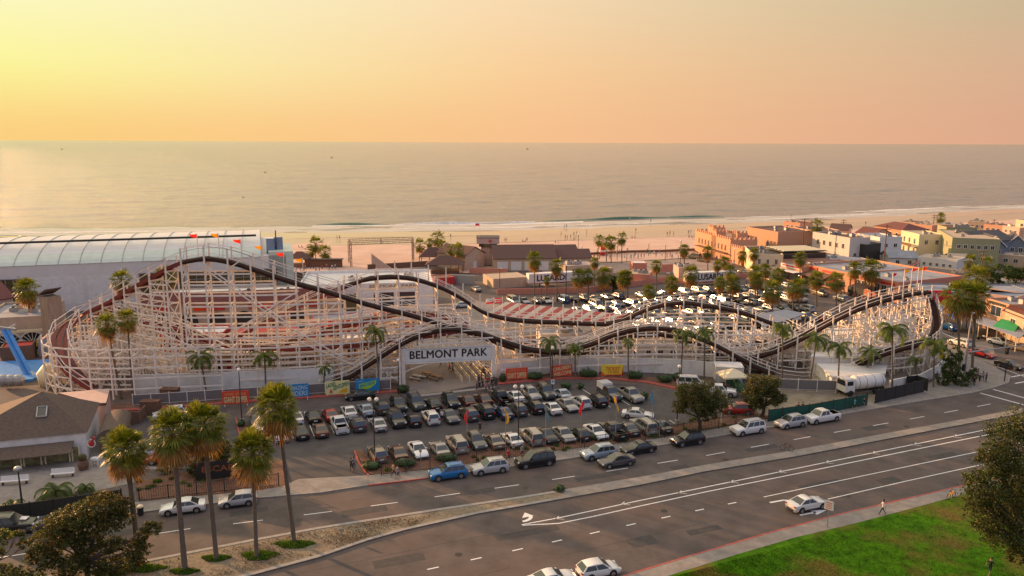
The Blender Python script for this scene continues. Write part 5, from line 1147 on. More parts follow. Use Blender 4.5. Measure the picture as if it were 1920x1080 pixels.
# ---------------- buildings ----------------
def local_root(A, B, name, label, cat, group=None):
    d = B-A; ang = math.atan2(d.y, d.x); r = thing(name, label, cat, (A.x, A.y, 0), ang, group); return r, math.hypot(d.x, d.y)
def wins(root, W, z0, z1, cols, side='front', depth=0, w_=1.2, frame=M_WHITE, x0=.08, x1=.92, glass=M_GLASS, name='window'):
    span = W if side == 'front' else depth
    for i in range(cols):
        c = span*(x0+(x1-x0)*((i+.5)/cols)); f = MB(); g = MB()
        if side == 'front': f.box((c, -.03, (z0+z1)/2), (w_+.24, .10, z1-z0+.24), frame); g.box((c, -.085, (z0+z1)/2), (w_, .03, z1-z0), glass); g.box((c, -.105, (z0+z1)/2), (.06, .02, z1-z0), frame)
        elif side == 'left': f.box((-.03, c, (z0+z1)/2), (.10, w_+.24, z1-z0+.24), frame); g.box((-.085, c, (z0+z1)/2), (.03, w_, z1-z0), glass); g.box((-.105, c, (z0+z1)/2), (.02, .06, z1-z0), frame)
        else: f.box((W+.03, c, (z0+z1)/2), (.10, w_+.24, z1-z0+.24), frame); g.box((W+.085, c, (z0+z1)/2), (.03, w_, z1-z0), glass)
        o = f.build(name, root); g.build('pane', o)
def block(pa, pb, h, depth, label, wall, roof=M_ROOFGY, parapet=.5, name='building', cat='building', group=None, fw=None, lw=None, ww=1.2, ww2=None, roofstuff=3, seed=1, z0=0.0):
    """flat roofed building from the two front roof corners seen in the photo"""
    A = G(*pa, h); B = G(*pb, h); r, W = local_root(A, B, name, label, cat, group)
    m = MB(); m.box((W/2, depth/2, h/2), (W, depth, h), wall)
    t = .22
    for (x, y, sx, sy) in ((W/2, t/2, W+.04, t), (W/2, depth-t/2, W+.04, t), (t/2, depth/2, t, depth-2*t-.01), (W-t/2, depth/2, t, depth-2*t-.01)): m.box((x, y, h+parapet/2), (sx, sy, parapet), wall)
    m.build('wall', r); q = MB(); q.box((W/2, depth/2, h+.03), (W-2*t-.02, depth-2*t-.02, .06), roof)
    rr = random.Random(seed+int(pa[0])); q.build('roof', r)
    if name in ('garden_wall', 'terrace_wall', 'hoarding', 'site_trailer', 'shed', 'kiosk', 'booth', 'stand'): roofstuff = 0
    for i in range(roofstuff):
        u = MB(); x = rr.uniform(.15, .85)*W; y = rr.uniform(.2, .8)*depth; s = rr.uniform(.7, 1.4); u.box((x, y, h+.06+s*.4), (s*1.3, s, s*.8), M_GREYMET); u.tube([(x, y, h+.06+s*.8), (x, y, h+.3+s*.8)], s*.3, M_DKMET, 8); u.build('roof_unit', r)
    if fw:
        for (n, a, b) in fw: wins(r, W, a, b, n, 'front', w_=ww)
    if lw:
        for (n, a, b) in lw: wins(r, W, a, b, n, 'left', depth, w_=ww2 or ww)
    return r, W
def gable(r, W, depth, e, rdg, roof, wall, along='x', over=.4):
    m = MB()
    if along == 'x':
        for s in (0, 1):
            ya, yb = (-over, depth/2) if s == 0 else (depth+over, depth/2)
            a, b = (-over, ya, e-.12), (W+over, ya, e-.12); c, d = (W+over, yb, rdg), (-over, yb, rdg); up = .16
            m.add([a, b, c, d, (a[0], a[1], a[2]+up), (b[0], b[1], b[2]+up), (c[0], c[1], c[2]+up), (d[0], d[1], d[2]+up)], [(3, 2, 1, 0), (4, 5, 6, 7), (0, 1, 5, 4), (1, 2, 6, 5), (3, 0, 4, 7)], roof)
        g = MB()
        for x in (0.0, W): g.add([(x, 0, e), (x, depth, e), (x, depth/2, rdg)], [(0, 1, 2)], wall)
    else:
        for s in (0, 1):
            xa, xb = (-over, W/2) if s == 0 else (W+over, W/2); up = .16
            a, b = (xa, -over, e-.12), (xa, depth+over, e-.12); c, d = (xb, depth+over, rdg), (xb, -over, rdg)
            m.add([a, b, c, d, (a[0], a[1], a[2]+up), (b[0], b[1], b[2]+up), (c[0], c[1], c[2]+up), (d[0], d[1], d[2]+up)], [(3, 2, 1, 0), (4, 5, 6, 7), (0, 1, 5, 4), (2, 3, 7, 6), (3, 0, 4, 7)], roof)
        g = MB()
        for y in (0.0, depth): g.add([(0, y, e), (W, y, e), (W/2, y, rdg)], [(0, 1, 2)], wall)
    m.build('roof', r); g.build('gable_wall', r)
def house(pa, pb, h, rdg, depth, label, wall, roof, along='x', fw=None, lw=None, ww=1.1, name='house', group=None, cat='house'):
    A = G(*pa, h); B = G(*pb, h); r, W = local_root(A, B, name, label, cat, group); m = MB(); m.box((W/2, depth/2, h/2), (W, depth, h), wall); m.build('wall', r); gable(r, W, depth, h, rdg, roof, wall, along)
    if fw:
        for (n, a, b) in fw: wins(r, W, a, b, n, 'front', w_=ww)
    if lw:
        for (n, a, b) in lw: wins(r, W, a, b, n, 'left', depth, w_=ww)
    return r, W
# --- white hall with the vaulted roof (left, behind the park)
A = G(-60, 501, 11.5); B = G(536, 478, 11.5); r, W = local_root(A, B, 'sports_hall', 'huge white hall with a long vaulted metal roof behind the coaster at the left', 'hall')
m = MB(); m.box((W/2, 20, 5.75), (W, 40, 11.5), M_WPOLY); m.build('wall', r)
m = MB(); n = 18; vs = []
for k in range(n+1):
    t = math.pi*(.08+.84*k/n); vs += [(0, 20-20.2*math.cos(t)/math.cos(math.pi*.08), 11.35+5.4*(math.sin(t)-math.sin(math.pi*.08))), (W-6, 20-20.2*math.cos(t)/math.cos(math.pi*.08), 11.35+5.4*(math.sin(t)-math.sin(math.pi*.08)))]
for k in range(n):
    m.add([vs[2*k], vs[2*k+1], vs[2*k+3], vs[2*k+2]], [(0, 1, 2, 3)], M_POLYC if k < 3 else M_WPOLY)
m.add([vs[2*k+1] for k in range(n+1)], [tuple(range(n+1))], M_BLUEGY); smooth_obj(m.build('roof', r))
b = MB()
for i in range(15):
    x = i*(W-6)/14
    for k in range(n):
        a_, c_ = vs[2*k], vs[2*k+2]; b.beam((x, a_[1], a_[2]+.08), (x, c_[1], c_[2]+.08), .1, M_GREYMET, .12)
b.build('roof_rib', r)['kind'] = 'stuff'
m = MB(); m.box((W/2-3, 7.4, 15.9), (W-8, .5, .5), M_DKMET); m.build('ridge_vent', r)
for (x, y, z, sx) in ((W-3.6, 5, 14.2, 2.0), (W-1.6, 6, 14.4, 2.2)):
    m = MB(); m.box((x, y, z-1), (sx, 3, 3.4), M_BLUEGY, M=Matrix.Rotation(R(-20), 4, 'X')); m.build('roof_light', r)
m = MB(); m.tube([(W-2.2, 4, 11.5), (W-2.2, 4, 17.4)], .15, M_DKMET); m.build('vent_pipe', r)
m = MB(); m.box((W-1.2, 8, 6.2), (6.0, 16, 12.4), M_POLYC); m.build('glass_annex', r)
def px_on(r, W, px):  # local x on the hall's front for a pixel column
    Aw = r.location; a = r.rotation_euler[2]; best = None
    for k in range(400):
        x = W*k/399; X = Aw.x+math.cos(a)*x; Y = Aw.y+math.sin(a)*x; d = (X, Y, 8-CAM_H); depth = Y*math.cos(PITCH)-(d[2])*math.sin(PITCH)*1; sx = 960+FPX*X/depth
        if best is None or abs(sx-px) < best[0]: best = (abs(sx-px), x)
    return best[1]
M_BRGL = mat('amber_glass', (0.10, 0.075, 0.03), 0.15, var=.5, scale=.6, spec=.8)
for p0, p1, za, zb_ in ((-20, 54, 3, 8.3), (260, 345, 1.5, 8.4), (353, 428, 4.5, 8.2), (440, 520, 4.5, 8.2)):
    a_, c_ = px_on(r, W, p0), px_on(r, W, p1); m = MB(); m.box(((a_+c_)/2, -.1, (za+zb_)/2), (c_-a_, .2, zb_-za), M_BRGL); o = m.build('window', r)
    f = MB(); nn = 5
    for i in range(nn+1): f.box((a_+(c_-a_)*i/nn, -.24, (za+zb_)/2), (.16, .08, zb_-za), M_GREYMET)
    for z in (za, (za+zb_)/2, zb_): f.box(((a_+c_)/2, -.29, z), (c_-a_+.2, .08, .16), M_GREYMET)
    f.build('window_frame', o)
seam = MB()
for p0, p1 in ((66, 153), (163, 250)):
    a_, c_ = px_on(r, W, p0), px_on(r, W, p1)
    seam.box(((a_+c_)/2, -.03, 5), (c_-a_, .06, 6.6), M_WHITE)
seam.build('wall_panel', r)
# --- buildings in the park seen through the framework
r, W = block((262, 566), (640, 553), 7.0, 12, 'long white arcade with a maroon tiled parapet behind the framework', M_TAN, M_WPOLY, .3, 'arcade', 'building', roofstuff=6, seed=3)
m = MB(); m.add([(0, -1.0, 6.4), (W, -1.0, 6.4), (W, .6, 8.6), (0, .6, 8.6), (0, .8, 8.6), (W, .8, 8.6), (0, .8, 6.4), (W, .8, 6.4)], [(0, 1, 2, 3), (3, 2, 5, 4), (0, 3, 4, 6), (1, 7, 5, 2), (0, 6, 7, 1)], M_MAROON); m.build('mansard_roof', r)
for i, x in enumerate((4, 9.5, 15, 20.5, 26, 31.5)):
    if x+2 > W: continue
    m = MB(); m.prism([(x-1.7, -.12), (x+1.7, -.12), (x+1.7, .1), (x-1.7, .1)], 0, 2.6, M_DKMET)
    pts = [(x+1.7*math.cos(math.pi*k/10), -.12, 2.6+1.7*math.sin(math.pi*k/10)) for k in range(11)]; m.add(pts, [tuple(range(11))], M_DKMET); m.build('arched_opening', r)
    m = MB(); m.box((x+2.7 if i % 2 else x, -.2, 5.2), (3.4, .2, 1.0), M_RED if i % 3 != 1 else M_ORNG); m.build('sign_panel', r)
r, W = block((560, 540), (812, 534), 7.5, 19, 'wide white flat roofed building with park name lettering behind the small hill', M_WHITE, M_WPOLY, .7, 'building', 'building', roofstuff=4, seed=5)
M_GOLD = mat('gold_letters', (0.42, 0.26, 0.10), .5, var=0)
def local_letters(r, s, m, x, y, z, w_, h_, bold=.02, right=(1, 0, 0), up=(0, 0, 1), skew=0, slope=0):
    o = lettering(s, m, Vector((x, y, z)), right, up, w_, h_, None, bold=bold, skew=skew, slope=slope); o.parent = r; return o
local_letters(r, 'BELMONT PARK', M_GOLD, W*.70, -.06, 7.5, W*.36, .75)
for (x0, x1, z0, z1) in ((W*.55, W*.70, 2.5, 6.0), (W*.72, W*.86, 2.5, 6.0)):
    m = MB(); m.box(((x0+x1)/2, -.05, (z0+z1)/2), (x1-x0, .1, z1-z0), M_GLASS); m.build('window', r)
r, W = block((575, 560), (668, 556), 5.5, 5, 'dark olive sided booth with a red roof edge behind the framework', mat('olive_board', (.16, .12, .04), .8, var=.3), M_RED, .5, 'booth', 'booth')
for (pa, pb, h, d, lab, w_, rf) in [((300, 628), (420, 625), 3.4, 6, 'low red striped game booth at the left behind the framework', M_RED, M_WHITE), ((430, 630), (560, 622), 3.6, 6, 'brown and red food stand in the middle behind the framework', M_BROWN, M_RED), ((585, 606), (700, 600), 4.2, 7, 'dark red sided stand behind the low inner track', M_RED, M_ROOFGY), ((700, 597), (790, 592), 3.4, 6, 'white and red snack stand behind the entrance', M_WHITE, M_RED), ((640, 640), (745, 634), 3.6, 5, 'dark opening shed with pale roof low behind the rising track', M_PINK, M_WPOLY), ((350, 668), (600, 660), 3.0, 6, 'long pale deck building directly behind the white wall', M_PINK, M_WPOLY)]:
    r, W = block(pa, pb, h, d, lab, w_, rf, .25, 'stand', 'stand', 'stands inside the park')
    for k in range(int(W/3)):
        m = MB(); m.box((1.6+3*k, -.04, 1.3), (2.0, .08, 1.8), [M_DKMET, M_GLASS, M_REDF, M_DKMET, M_GRNNET][k % 5]); m.build('hatch', r)
    m = MB(); m.box((W/2, -.6, h-.55), (W*.9, 1.2, .08), [M_RED, M_YELF, M_WHITE][int(W) % 3]); m.build('awning', r)
# umbrellas and small rides in the park, seen through the lattice
for i, (px, py, m_, l) in enumerate([(640, 585, M_WHITE, 'white parasol behind the rising inner track'), (560, 650, M_YELF, 'yellow parasol behind the lower framework'), (452, 640, M_BLUF, 'blue parasol behind the lift hill posts'), (860, 610, M_RED, 'red parasol near the food stands'), (1588, 530, M_RED, 'red parasol outside the coral shop'), (1560, 528, M_RED, 'left red parasol outside the shops'), (1005, 0, None, '')]):
    if m_ is None: continue
    p = G(px, py, 2.2); r = thing('parasol', l, 'parasol', (p.x, p.y, 0)); q = MB(); q.tube([(0, 0, 0), (0, 0, 2.6)], .04, M_DKMET, 6); q.build('pole', r)
    q = MB(); pts = [(1.6*math.cos(2*math.pi*k/8), 1.6*math.sin(2*math.pi*k/8), 2.1) for k in range(8)]; q.add(pts+[(0, 0, 2.75), (0, 0, 2.65)], [(k, (k+1) % 8, 8) for k in range(8)]+[((k+1) % 8, k, 9) for k in range(8)], m_); q.build('canopy', r)
# red and white striped station roof
PTS = [G(948, 566, 6.9), G(1178, 590, 6.9), G(1150, 610, 5.2), G(905, 592, 5.2)]
ST = thing('station', 'coaster station with a long red and white striped roof', 'station', (PTS[3].x, PTS[3].y, 0))
m = MB(); q = [Vector((p.x, p.y, p.z)) for p in PTS]; n = 20
M_STR1 = mat('red_canvas', (.30, .05, .045), .75, var=.2, scale=.8); M_STR2 = mat('cream_canvas', (.42, .37, .32), .75, var=.15, scale=.8)
for k in range(n):
    t0, t1 = k/n, (k+1)/n; a_, b_ = q[0].lerp(q[1], t0), q[0].lerp(q[1], t1); d_, c_ = q[3].lerp(q[2], t0), q[3].lerp(q[2], t1); up = Vector((0, 0, .12))
    m.add([d_, c_, b_, a_, d_-up, c_-up, b_-up, a_-up], [(0, 1, 2, 3), (7, 6, 5, 4), (0, 4, 5, 1), (2, 6, 7, 3)], M_STR1 if k % 2 else M_STR2)
m.build('roof', ST, True)
m = MB()
for k in range(9):
    for a_, b_ in ((0, 1), (3, 2)):
        p = q[a_].lerp(q[b_], (k+.2)/8.4); m.box((p.x, p.y, (p.z-.2)/2), (.22, .22, p.z-.2), M_WHITE)
m.build('roof_post', ST, True); m = MB(); p = (q[0]+q[1]+q[2]+q[3])/4; m.box((p.x, p.y, .6), (22, 4.5, 1.2), M_BROWN, R(1)); m.build('platform', ST, True)
r, W = block((1012, 628), (1098, 626), 3.4, 5, 'small white house with a dark red door under the middle stretch', M_WHITE, M_ROOFGY, .15, 'building', 'building', fw=[(3, 1.3, 2.3)], ww=.8)
m = MB(); m.box((W*.82, -.05, 1.05), (1.0, .1, 2.1), M_MAROON); m.build('door', r)
r, W = block((1172, 647), (1283, 650), 3.2, 3.2, 'white site trailer with small windows behind the white wall', M_WHITE, M_WPOLY, .1, 'site_trailer', 'trailer', fw=[(4, 1.5, 2.4)], ww=.9)
r, W = block((1395, 690), (1342, 688), 2.6, -3, 'low white shed at the end of the white wall', M_WHITE, M_WPOLY, .1, 'shed', 'shed')
# white membrane roofs inside the right loop
for pts, lab in (([(1552, 615), (1668, 616), (1640, 668), (1520, 668)], 'large white low roof inside the right loop of the coaster'), ([(1500, 655), (1520, 672), (1560, 706), (1660, 700), (1668, 668)], 'lower white roof panel nearer the yard inside the right loop')):
    z = 3.4 if pts[0][0] > 1520 else 2.2
    P_ = [G(*p, z) for p in pts]; c = sum(P_, Vector())/len(P_); mb = MB(); mb.prism([(p.x, p.y) for p in P_], z-.3, z, M_WPOLY); mb.prism([(c.x+(p.x-c.x)*.97, c.y+(p.y-c.y)*.97) for p in P_], .02, z-.31, M_WHITE); own(mb, 'roofed_shed', (c.x, c.y, 0), lab, 'shed')
P_ = [G(*p, 3.5) for p in [(1405, 592), (1472, 580), (1512, 588), (1436, 612)]]; c = sum(P_, Vector())/4; mb = MB(); mb.prism([(p.x, p.y) for p in P_], 3.35, 3.5, M_BLUEGY)
for p in P_: mb.beam((p.x*.98+c.x*.02, p.y*.98+c.y*.02, 0), (p.x*.98+c.x*.02, p.y*.98+c.y*.02, 3.4), .15, M_GREYMET)
own(mb, 'shelter', (c.x, c.y, 0), 'flat pale grey shelter roof beyond the crossing of the tracks', 'shelter')
# --- white wall along the coaster, white boarded wall at the left, fences
def wall_line(pts, h, th, m, name, label, cat, top=None, z0=0.0):
    p0 = pts[0]; mb = MB(); l = offset_line([Vector(p) for p in pts], th); vs = []
    for a, b in zip(pts, l): vs += [(a.x, a.y, z0), (b.x, b.y, z0), (a.x, a.y, h), (b.x, b.y, h)]
    fs = []
    for i in range(len(pts)-1): o = 4*i; p = o+4; fs += [(o+2, p+2, p+3, o+3), (o, p, p+2, o+2), (o+1, o+3, p+3, p+1)]
    fs += [(0, 2, 3, 1), (4*len(pts)-4, 4*len(pts)-3, 4*len(pts)-1, 4*len(pts)-2)]; mb.add(vs, fs, m)
    return own(mb, name, (p0.x, p0.y, 0), label, cat)
WLB = [(928, 709), (985, 704), (1062, 698), (1150, 697), (1230, 699), (1310, 704), (1387, 713)]
wl = [G(*p) for p in WLB]
wall_line(wl, 2.6, .25, M_WHITE, 'boundary_wall', 'long white curved wall between the right sign post and the shed', 'wall')
wall_line(offset_line([G(250, 741), G(300, 739), G(380, 737), G(470, 733), G(560, 729), G(625, 725)], .4), 3.2, .25, M_WHITE, 'boarded_wall', 'long white boarded wall behind the fence at the left of the entrance', 'wall')
wall_line([G(1668, 734), G(1725, 722), G(1757, 705), G(1775, 686)], 1.9, .2, M_WHITE, 'boundary_wall', 'pale wall curving round the right end of the coaster', 'wall')
wall_line([G(903, 722), G(925, 716), G(860, 668), G(850, 660)], 1.0, .05, M_LUMBER, 'queue_barrier', 'white slatted barrier beside the crowd right of the entrance', 'barrier') if False else None
def fence(pts, h, label, mpost, mfill=None, step=2.4, name='fence', rails=(.15, .95), fill_t=.03, z0=0.0, pickets=0.0, group=None):
    p0 = pts[0]; root = thing(name, label, 'fence', (p0.x, p0.y, 0), 0, group); dp = resample(dense(pts, .5), step); posts = []
    for p in dp[:95]: m = MB(); m.box((p.x, p.y, z0+h/2+.05), (.1, .1, h+.1), mpost); m.build('post', root, True)
    m = MB()
    for a, b in zip(dp, dp[1:]):
        for f in rails: m.beam((a.x, a.y, z0+h*f), (b.x, b.y, z0+h*f), .06, mpost)
        if pickets:
            n = int((b-a).length/pickets)
            for k in range(1, n): q = a.lerp(b, k/n); m.beam((q.x, q.y, z0+.08), (q.x, q.y, z0+h), .028, mpost)
    m.build('rail', root, True)
    if mfill:
        m = MB()
        for a, b in zip(dp, dp[1:]): m.box(((a.x+b.x)/2, (a.y+b.y)/2, z0+h*.5), ((b-a).length-.08, fill_t, h*.86), mfill, math.atan2(b.y-a.y, b.x-a.x))
        m.build('panel', root, True)
    return root
M_MESHG = mat('wire_mesh_grey', (0.17, 0.155, 0.15), .7, var=.3, scale=6)
fence([G(250, 762), G(330, 757), G(430, 750), G(540, 743), G(610, 739), G(740, 731)], 1.9, 'grey wire fence with white rails carrying the banners left of the entrance', M_LUMBER, M_MESHG, 2.6)
fence([G(1390, 729), G(1480, 733), G(1600, 737), G(1660, 736)], 2.1, 'grey wire fence with white rails behind the dirt yard', M_LUMBER, M_MESHG, 3.0)
fence([G(1360, 716), G(1392, 742), G(1425, 778)], 2.2, 'green screened fence running back beside the white pickup', M_DKMET, M_GRNNET, 2.4)
fence([G(1440, 792), G(1520, 781), G(1600, 766), G(1640, 758)], 2.0, 'green screened fence along the pavement before the dirt yard', M_DKMET, M_GRNNET, 2.4)
fence([G(1640, 758), G(1738, 735)], 2.3, 'black screened fence along the pavement before the dirt yard', M_BLACK, M_BLACK, 2.4)
fence([G(1738, 735), G(1715, 727), G(1690, 731)], 2.3, 'black screened side of the bin enclosure by the pavement', M_BLACK, M_BLACK, 2.2)
fence([G(715, 893), G(803, 883), G(940, 864), G(1040, 848), G(1130, 838), G(1240, 823), G(1330, 808), G(1440, 790)], 1.8, 'thin black picket fence along the planted strip by the street', M_DKMET, None, 3.0, pickets=.24)
fence([G(262, 942), G(350, 931), G(484, 917), G(530, 912)], 1.7, 'thin black picket fence before the left planting bed', M_DKMET, None, 3.0, pickets=.24)
fence([G(-30, 983), G(60, 972), G(140, 960), G(240, 945)], 1.9, 'dense black railing in front of the restaurant terrace', M_BLACK, mat('dark_hedge', (.03, .028, .02), .9, var=.4, scale=5), 2.2, pickets=.2, fill_t=.12)
wall_line([G(-30, 1003), G(60, 988), G(140, 975), G(185, 968)], .75, .22, M_WHITE, 'low_wall', 'low white wall along the pavement behind the black wagon', 'wall')
mb = MB(); p = G(47, 992); mb.box((p.x, p.y, .6), (.7, .6, 1.2), M_WHITE); mb.box((p.x, p.y, 1.24), (.8, .7, .1), M_WHITE); own(mb, 'wall_pier', (p.x, p.y, 0), 'square white pier in the low white wall at the left', 'pier')
# bleached deck fence segments: queue rails beside the crowd
Q0, Q1 = G(866, 655), G(925, 716); QR = thing('queue_rails', 'pale parallel queue rails leading in through the entrance beside the crowd', 'railing', (Q0.x, Q0.y, 0)); d = (Q1-Q0); d.normalize(); nn = Vector((-d.y, d.x, 0))
for k in range(5):
    m = MB(); o_ = nn*(-1.3*k); 
    m.beam(Q0+o_+Vector((0, 0, 1.0)), Q1+o_-d*1+Vector((0, 0, 1.0)), .12, M_CREAMP); m.beam(Q0+o_+Vector((0, 0, .5)), Q1+o_-d*1+Vector((0, 0, .5)), .09, M_CREAMP)
    for j in range(7): q_ = Q0.lerp(Q1-d*1, j/6)+o_; m.beam(q_, q_+Vector((0, 0, 1.0)), .1, M_LUMBER)
    m.build('rail', QR, True)
# --- banners
M_PEACH = mat('banner_peach', (.80, .33, .12), .7, var=0)
def banner(px0, px1, py_t, py_b, base, m, label, texts, extra=None, wz=None, off=.12):
    """board hung on the fence; base = pixel row of the ground below it"""
    A = G(px0, base[0]); B = G(px1, base[1]); t = (B-A); t.z = 0; W = t.length; t.normalize(); n = Vector((t.y, -t.x, 0)); mid_ = (A+B)/2+n*off
    def hz(px, py, y): d = ray(px, py); return CAM_H+d[2]*(y/d[1])
    zt = hz((px0+px1)/2, py_t, mid_.y); zb_ = hz((px0+px1)/2, py_b, mid_.y); root = thing('banner', label, 'banner', (mid_.x, mid_.y, 0), math.atan2(t.y, t.x))
    b = MB(); b.box((0, 0, (zt+zb_)/2), (W, .08, zt-zb_), m); b.build('board', root); H = zt-zb_
    p = MB()
    for s in (-1, 1): p.box((s*W*.42, .06, zt/2), (.1, .1, zt), M_LUMBER)
    p.build('post', root)
    for (s, mm, cx, cz, w_, h_, sk, sl) in texts:
        local_letters(root, s, mm, cx*W, -.05, zb_+H*cz, w_*W, h_*H, bold=.028, skew=sk, slope=sl)
    if extra:
        for (pts, mm) in extra: e = MB(); e.add([(x*W, -.045, zb_+H*z) for x, z in pts], [tuple(range(len(pts)))], mm); e.build('printed_shape', root)
banner(418, 468, 733, 757, (763, 760), M_BANRED, 'red banner with cream capitals on the wire fence, leftmost of the banners', [('HOME OF THE', M_PEACH, 0, .76, .8, .2, 0, 0), ('GIANT DIPPER', M_BANCRM, 0, .34, .88, .48, 0, 0)])
banner(538, 580, 720, 744, (752, 749), M_BANBLU, 'blue banner with pale slanted capitals partly behind the tallest palm crown', [('AMAZING', M_SIGNBL, .02, .7, .85, .33, .12, .03), ('RIDERS', M_SIGNBL, .05, .27, .8, .38, .12, .03)])
banner(611, 656, 714, 739, (744, 741), M_BANCRM, 'cream banner with green slanted lettering beside the blue banner', [('LADIES', M_GREENP, -.27, .72, .38, .3, 0, .3), ('&', M_RED, -.27, .25, .14, .3, 0, 0), ('GENTLEMEN', M_GREENP, .14, .62, .66, .34, 0, .3)], [([(.0, .08), (.42, .1), (.4, .45), (.2, .35)], M_YELF)])
banner(667, 712, 710, 733, (740, 737), M_BANBLU, 'dark blue banner with a slanted lime green shape right of the cream banner', [('BEACHSIDE', M_BANBLU, -.02, .55, .6, .26, .1, .22)], [([(-.36, .12), (.08, .2), (.34, .55), (.38, .86), (.2, .8), (-.36, .6)], M_LIME), ([(-.44, .78), (-.18, .82), (-.18, .86), (-.44, .82)], M_SIGNBL)])
banner(948, 989, 690, 711, (715, 712), M_BANRED, 'orange red banner with cream capitals on the white wall, nearest the entrance', [('HOME OF THE', M_PEACH, 0, .8, .8, .16, 0, 0), ('GIANT DIPPER', M_BANCRM, 0, .36, .88, .5, 0, 0)])
banner(1032, 1072, 684.5, 705, (709, 706), M_BANRED, 'red banner with two slanted cream words on the white wall', [('CHILDREN', M_BANCRM, .02, .72, .82, .34, 0, .12), ('WELCOME', M_BANCRM, .05, .27, .84, .34, 0, .1)])
banner(1127, 1168, 683.5, 704, (707, 707), M_BANYEL, 'yellow banner with red capitals on the white wall', [('TICKET', M_BANRED, .02, .62, .66, .34, 0, 0), ('TO RIDE', M_BANRED, .05, .3, .5, .2, 0, 0)], [([(-.5, .0), (-.3, .0), (-.5, .42)], M_ORNG), ([(.42, .02), (.5, .02), (.5, .9), (.46, .5)], M_RED), ([(-.28, .0), (.5, .0), (.5, .1), (-.28, .1)], M_RED)])
# dark sign among the shrubs of the left bed
p = G(415, 898); r = thing('low_sign', 'dark board with dull orange capitals in the left planting bed', 'sign', (p.x, p.y, 0), R(14)); m = MB(); m.box((0, 0, 1.25), (5.6, .2, 2.2), M_BLUEGY if False else mat('dark_navy', (.022, .02, .02), .6)); m.build('board', r)
for s in (-1, 1): m = MB(); m.box((s*2.6, .12, .6), (.15, .15, 1.3), M_DKMET); m.build('post', r)
local_letters(r, 'ESCAPE', mat('dull_orange', (.32, .10, .04), .6, var=0), 0, -.12, 1.45, 4.2, .75)
# --- lorry trailers with lettering
for (pa, pb, h, lab, tx) in (((992, 514), (1112, 508), 3.9, 'long white box trailer with black capitals before the lifeguard hall', (.35, .46)), ((1290, 512), (1380, 508), 3.9, 'white box trailer with black capitals behind the palms of the far car park', (.47, .52))):
    A = G(*pa, h); B = G(*pb, h); r, W = local_root(A, B, 'box_trailer', lab, 'trailer', None)
    m = MB(); m.box((W/2, 1.25, 2.5), (W, 2.5, 2.7), M_WHITE); m.build('box', r); m = MB(); m.box((W/2, -.03, 1.2), (W, .06, .12), M_RED); m.build('stripe', r); m = MB(); m.box((W*.6, 1.25, 1.0), (W*.5, 1.6, .3), M_DKMET); m.build('chassis', r)
    for x in (W*.78, W*.88): m = MB(); m.tube([(x, .1, .5), (x, 2.4, .5)], .5, M_TYRE, 12); m.build('wheel', r)
    m = MB(); m.box((W*.2, .5, .6), (.2, .2, 1.2), M_DKMET); m.box((W*.2, 2.0, .6), (.2, .2, 1.2), M_DKMET); m.build('support_leg', r)
    local_letters(r, 'LUSARDI', M_BLACK, W*tx[0], -.05, 2.6, W*tx[1], 1.75, bold=.035)
# --- lifeguard hall group
r, W = house((926, 485), (1042, 484), 3.9, 7.2, 15, 'tan lifeguard hall with a big brown shingle roof by the beach', M_TAN, M_ROOFBR, 'x', name='hall', cat='hall')
for k in range(4): m = MB(); m.box((W*(.14+.22*k), -.05, 1.5), (W*.17, .1, 2.8), M_WPOLY); m.build('roller_door', r)
r, W = house((872, 480), (908, 474), 4.6, 7.0, 12, 'tan gabled wing of the lifeguard station left of its tower', M_TAN, M_ROOFBR, 'y', name='hall', cat='hall'); m = MB(); m.box((W*.5, -.05, 1.2), (1.6, .1, 2.3), M_WPOLY); m.build('door', r)
A = G(896, 447, 9.0); B = G(934, 447, 9.0); r, W = local_root(A, B, 'lifeguard_tower', 'pink lifeguard tower with a red cross and flat overhanging roof', 'tower')
m = MB(); m.box((W/2, 3, 3.0), (W*.7, 4.5, 6.0), M_PINK); m.build('wall', r); m = MB(); m.box((W/2, 3, 6.8), (W*.9, 5.6, 1.1), M_GLASS); m.build('window_band', r); m = MB(); m.box((W/2, 3, 8.2), (W+.8, 7.0, 1.9), M_PINK); m.box((W/2, 3, 9.22), (W+1, 7.2, .14), M_ROOFDK); m.build('roof', r)
m = MB(); m.box((W*.6, -.56, 8.2), (.35, .04, 1.1), M_RED); m.box((W*.6, -.59, 8.2), (1.1, .04, .35), M_RED); m.build('red_cross', r)
m = MB(); m.tube([(.6, 3, 9.2), (.6, 3, 13.6)], .06, M_WHITE, 6); fp = m.build('flag_pole', r); m = MB(); m.box((-.2, 3, 13.2), (1.3, .05, .75), M_REDF); m.box((.2, 2.96, 13.4), (.5, .05, .35), M_BANBLU); m.build('flag', fp)
for px0, px1, py, hh, rd, lab in ((1042, 1108, 484, 3.2, 5.4, 'low tan building with a brown roof right of the lifeguard hall'), (1046, 1084, 474, 3.2, 5.2, 'small brown roofed building behind the low tan one')):
    house((px0, py), (px1, py-1), hh, rd, 9, lab, M_TAN, M_ROOFBR, 'x')
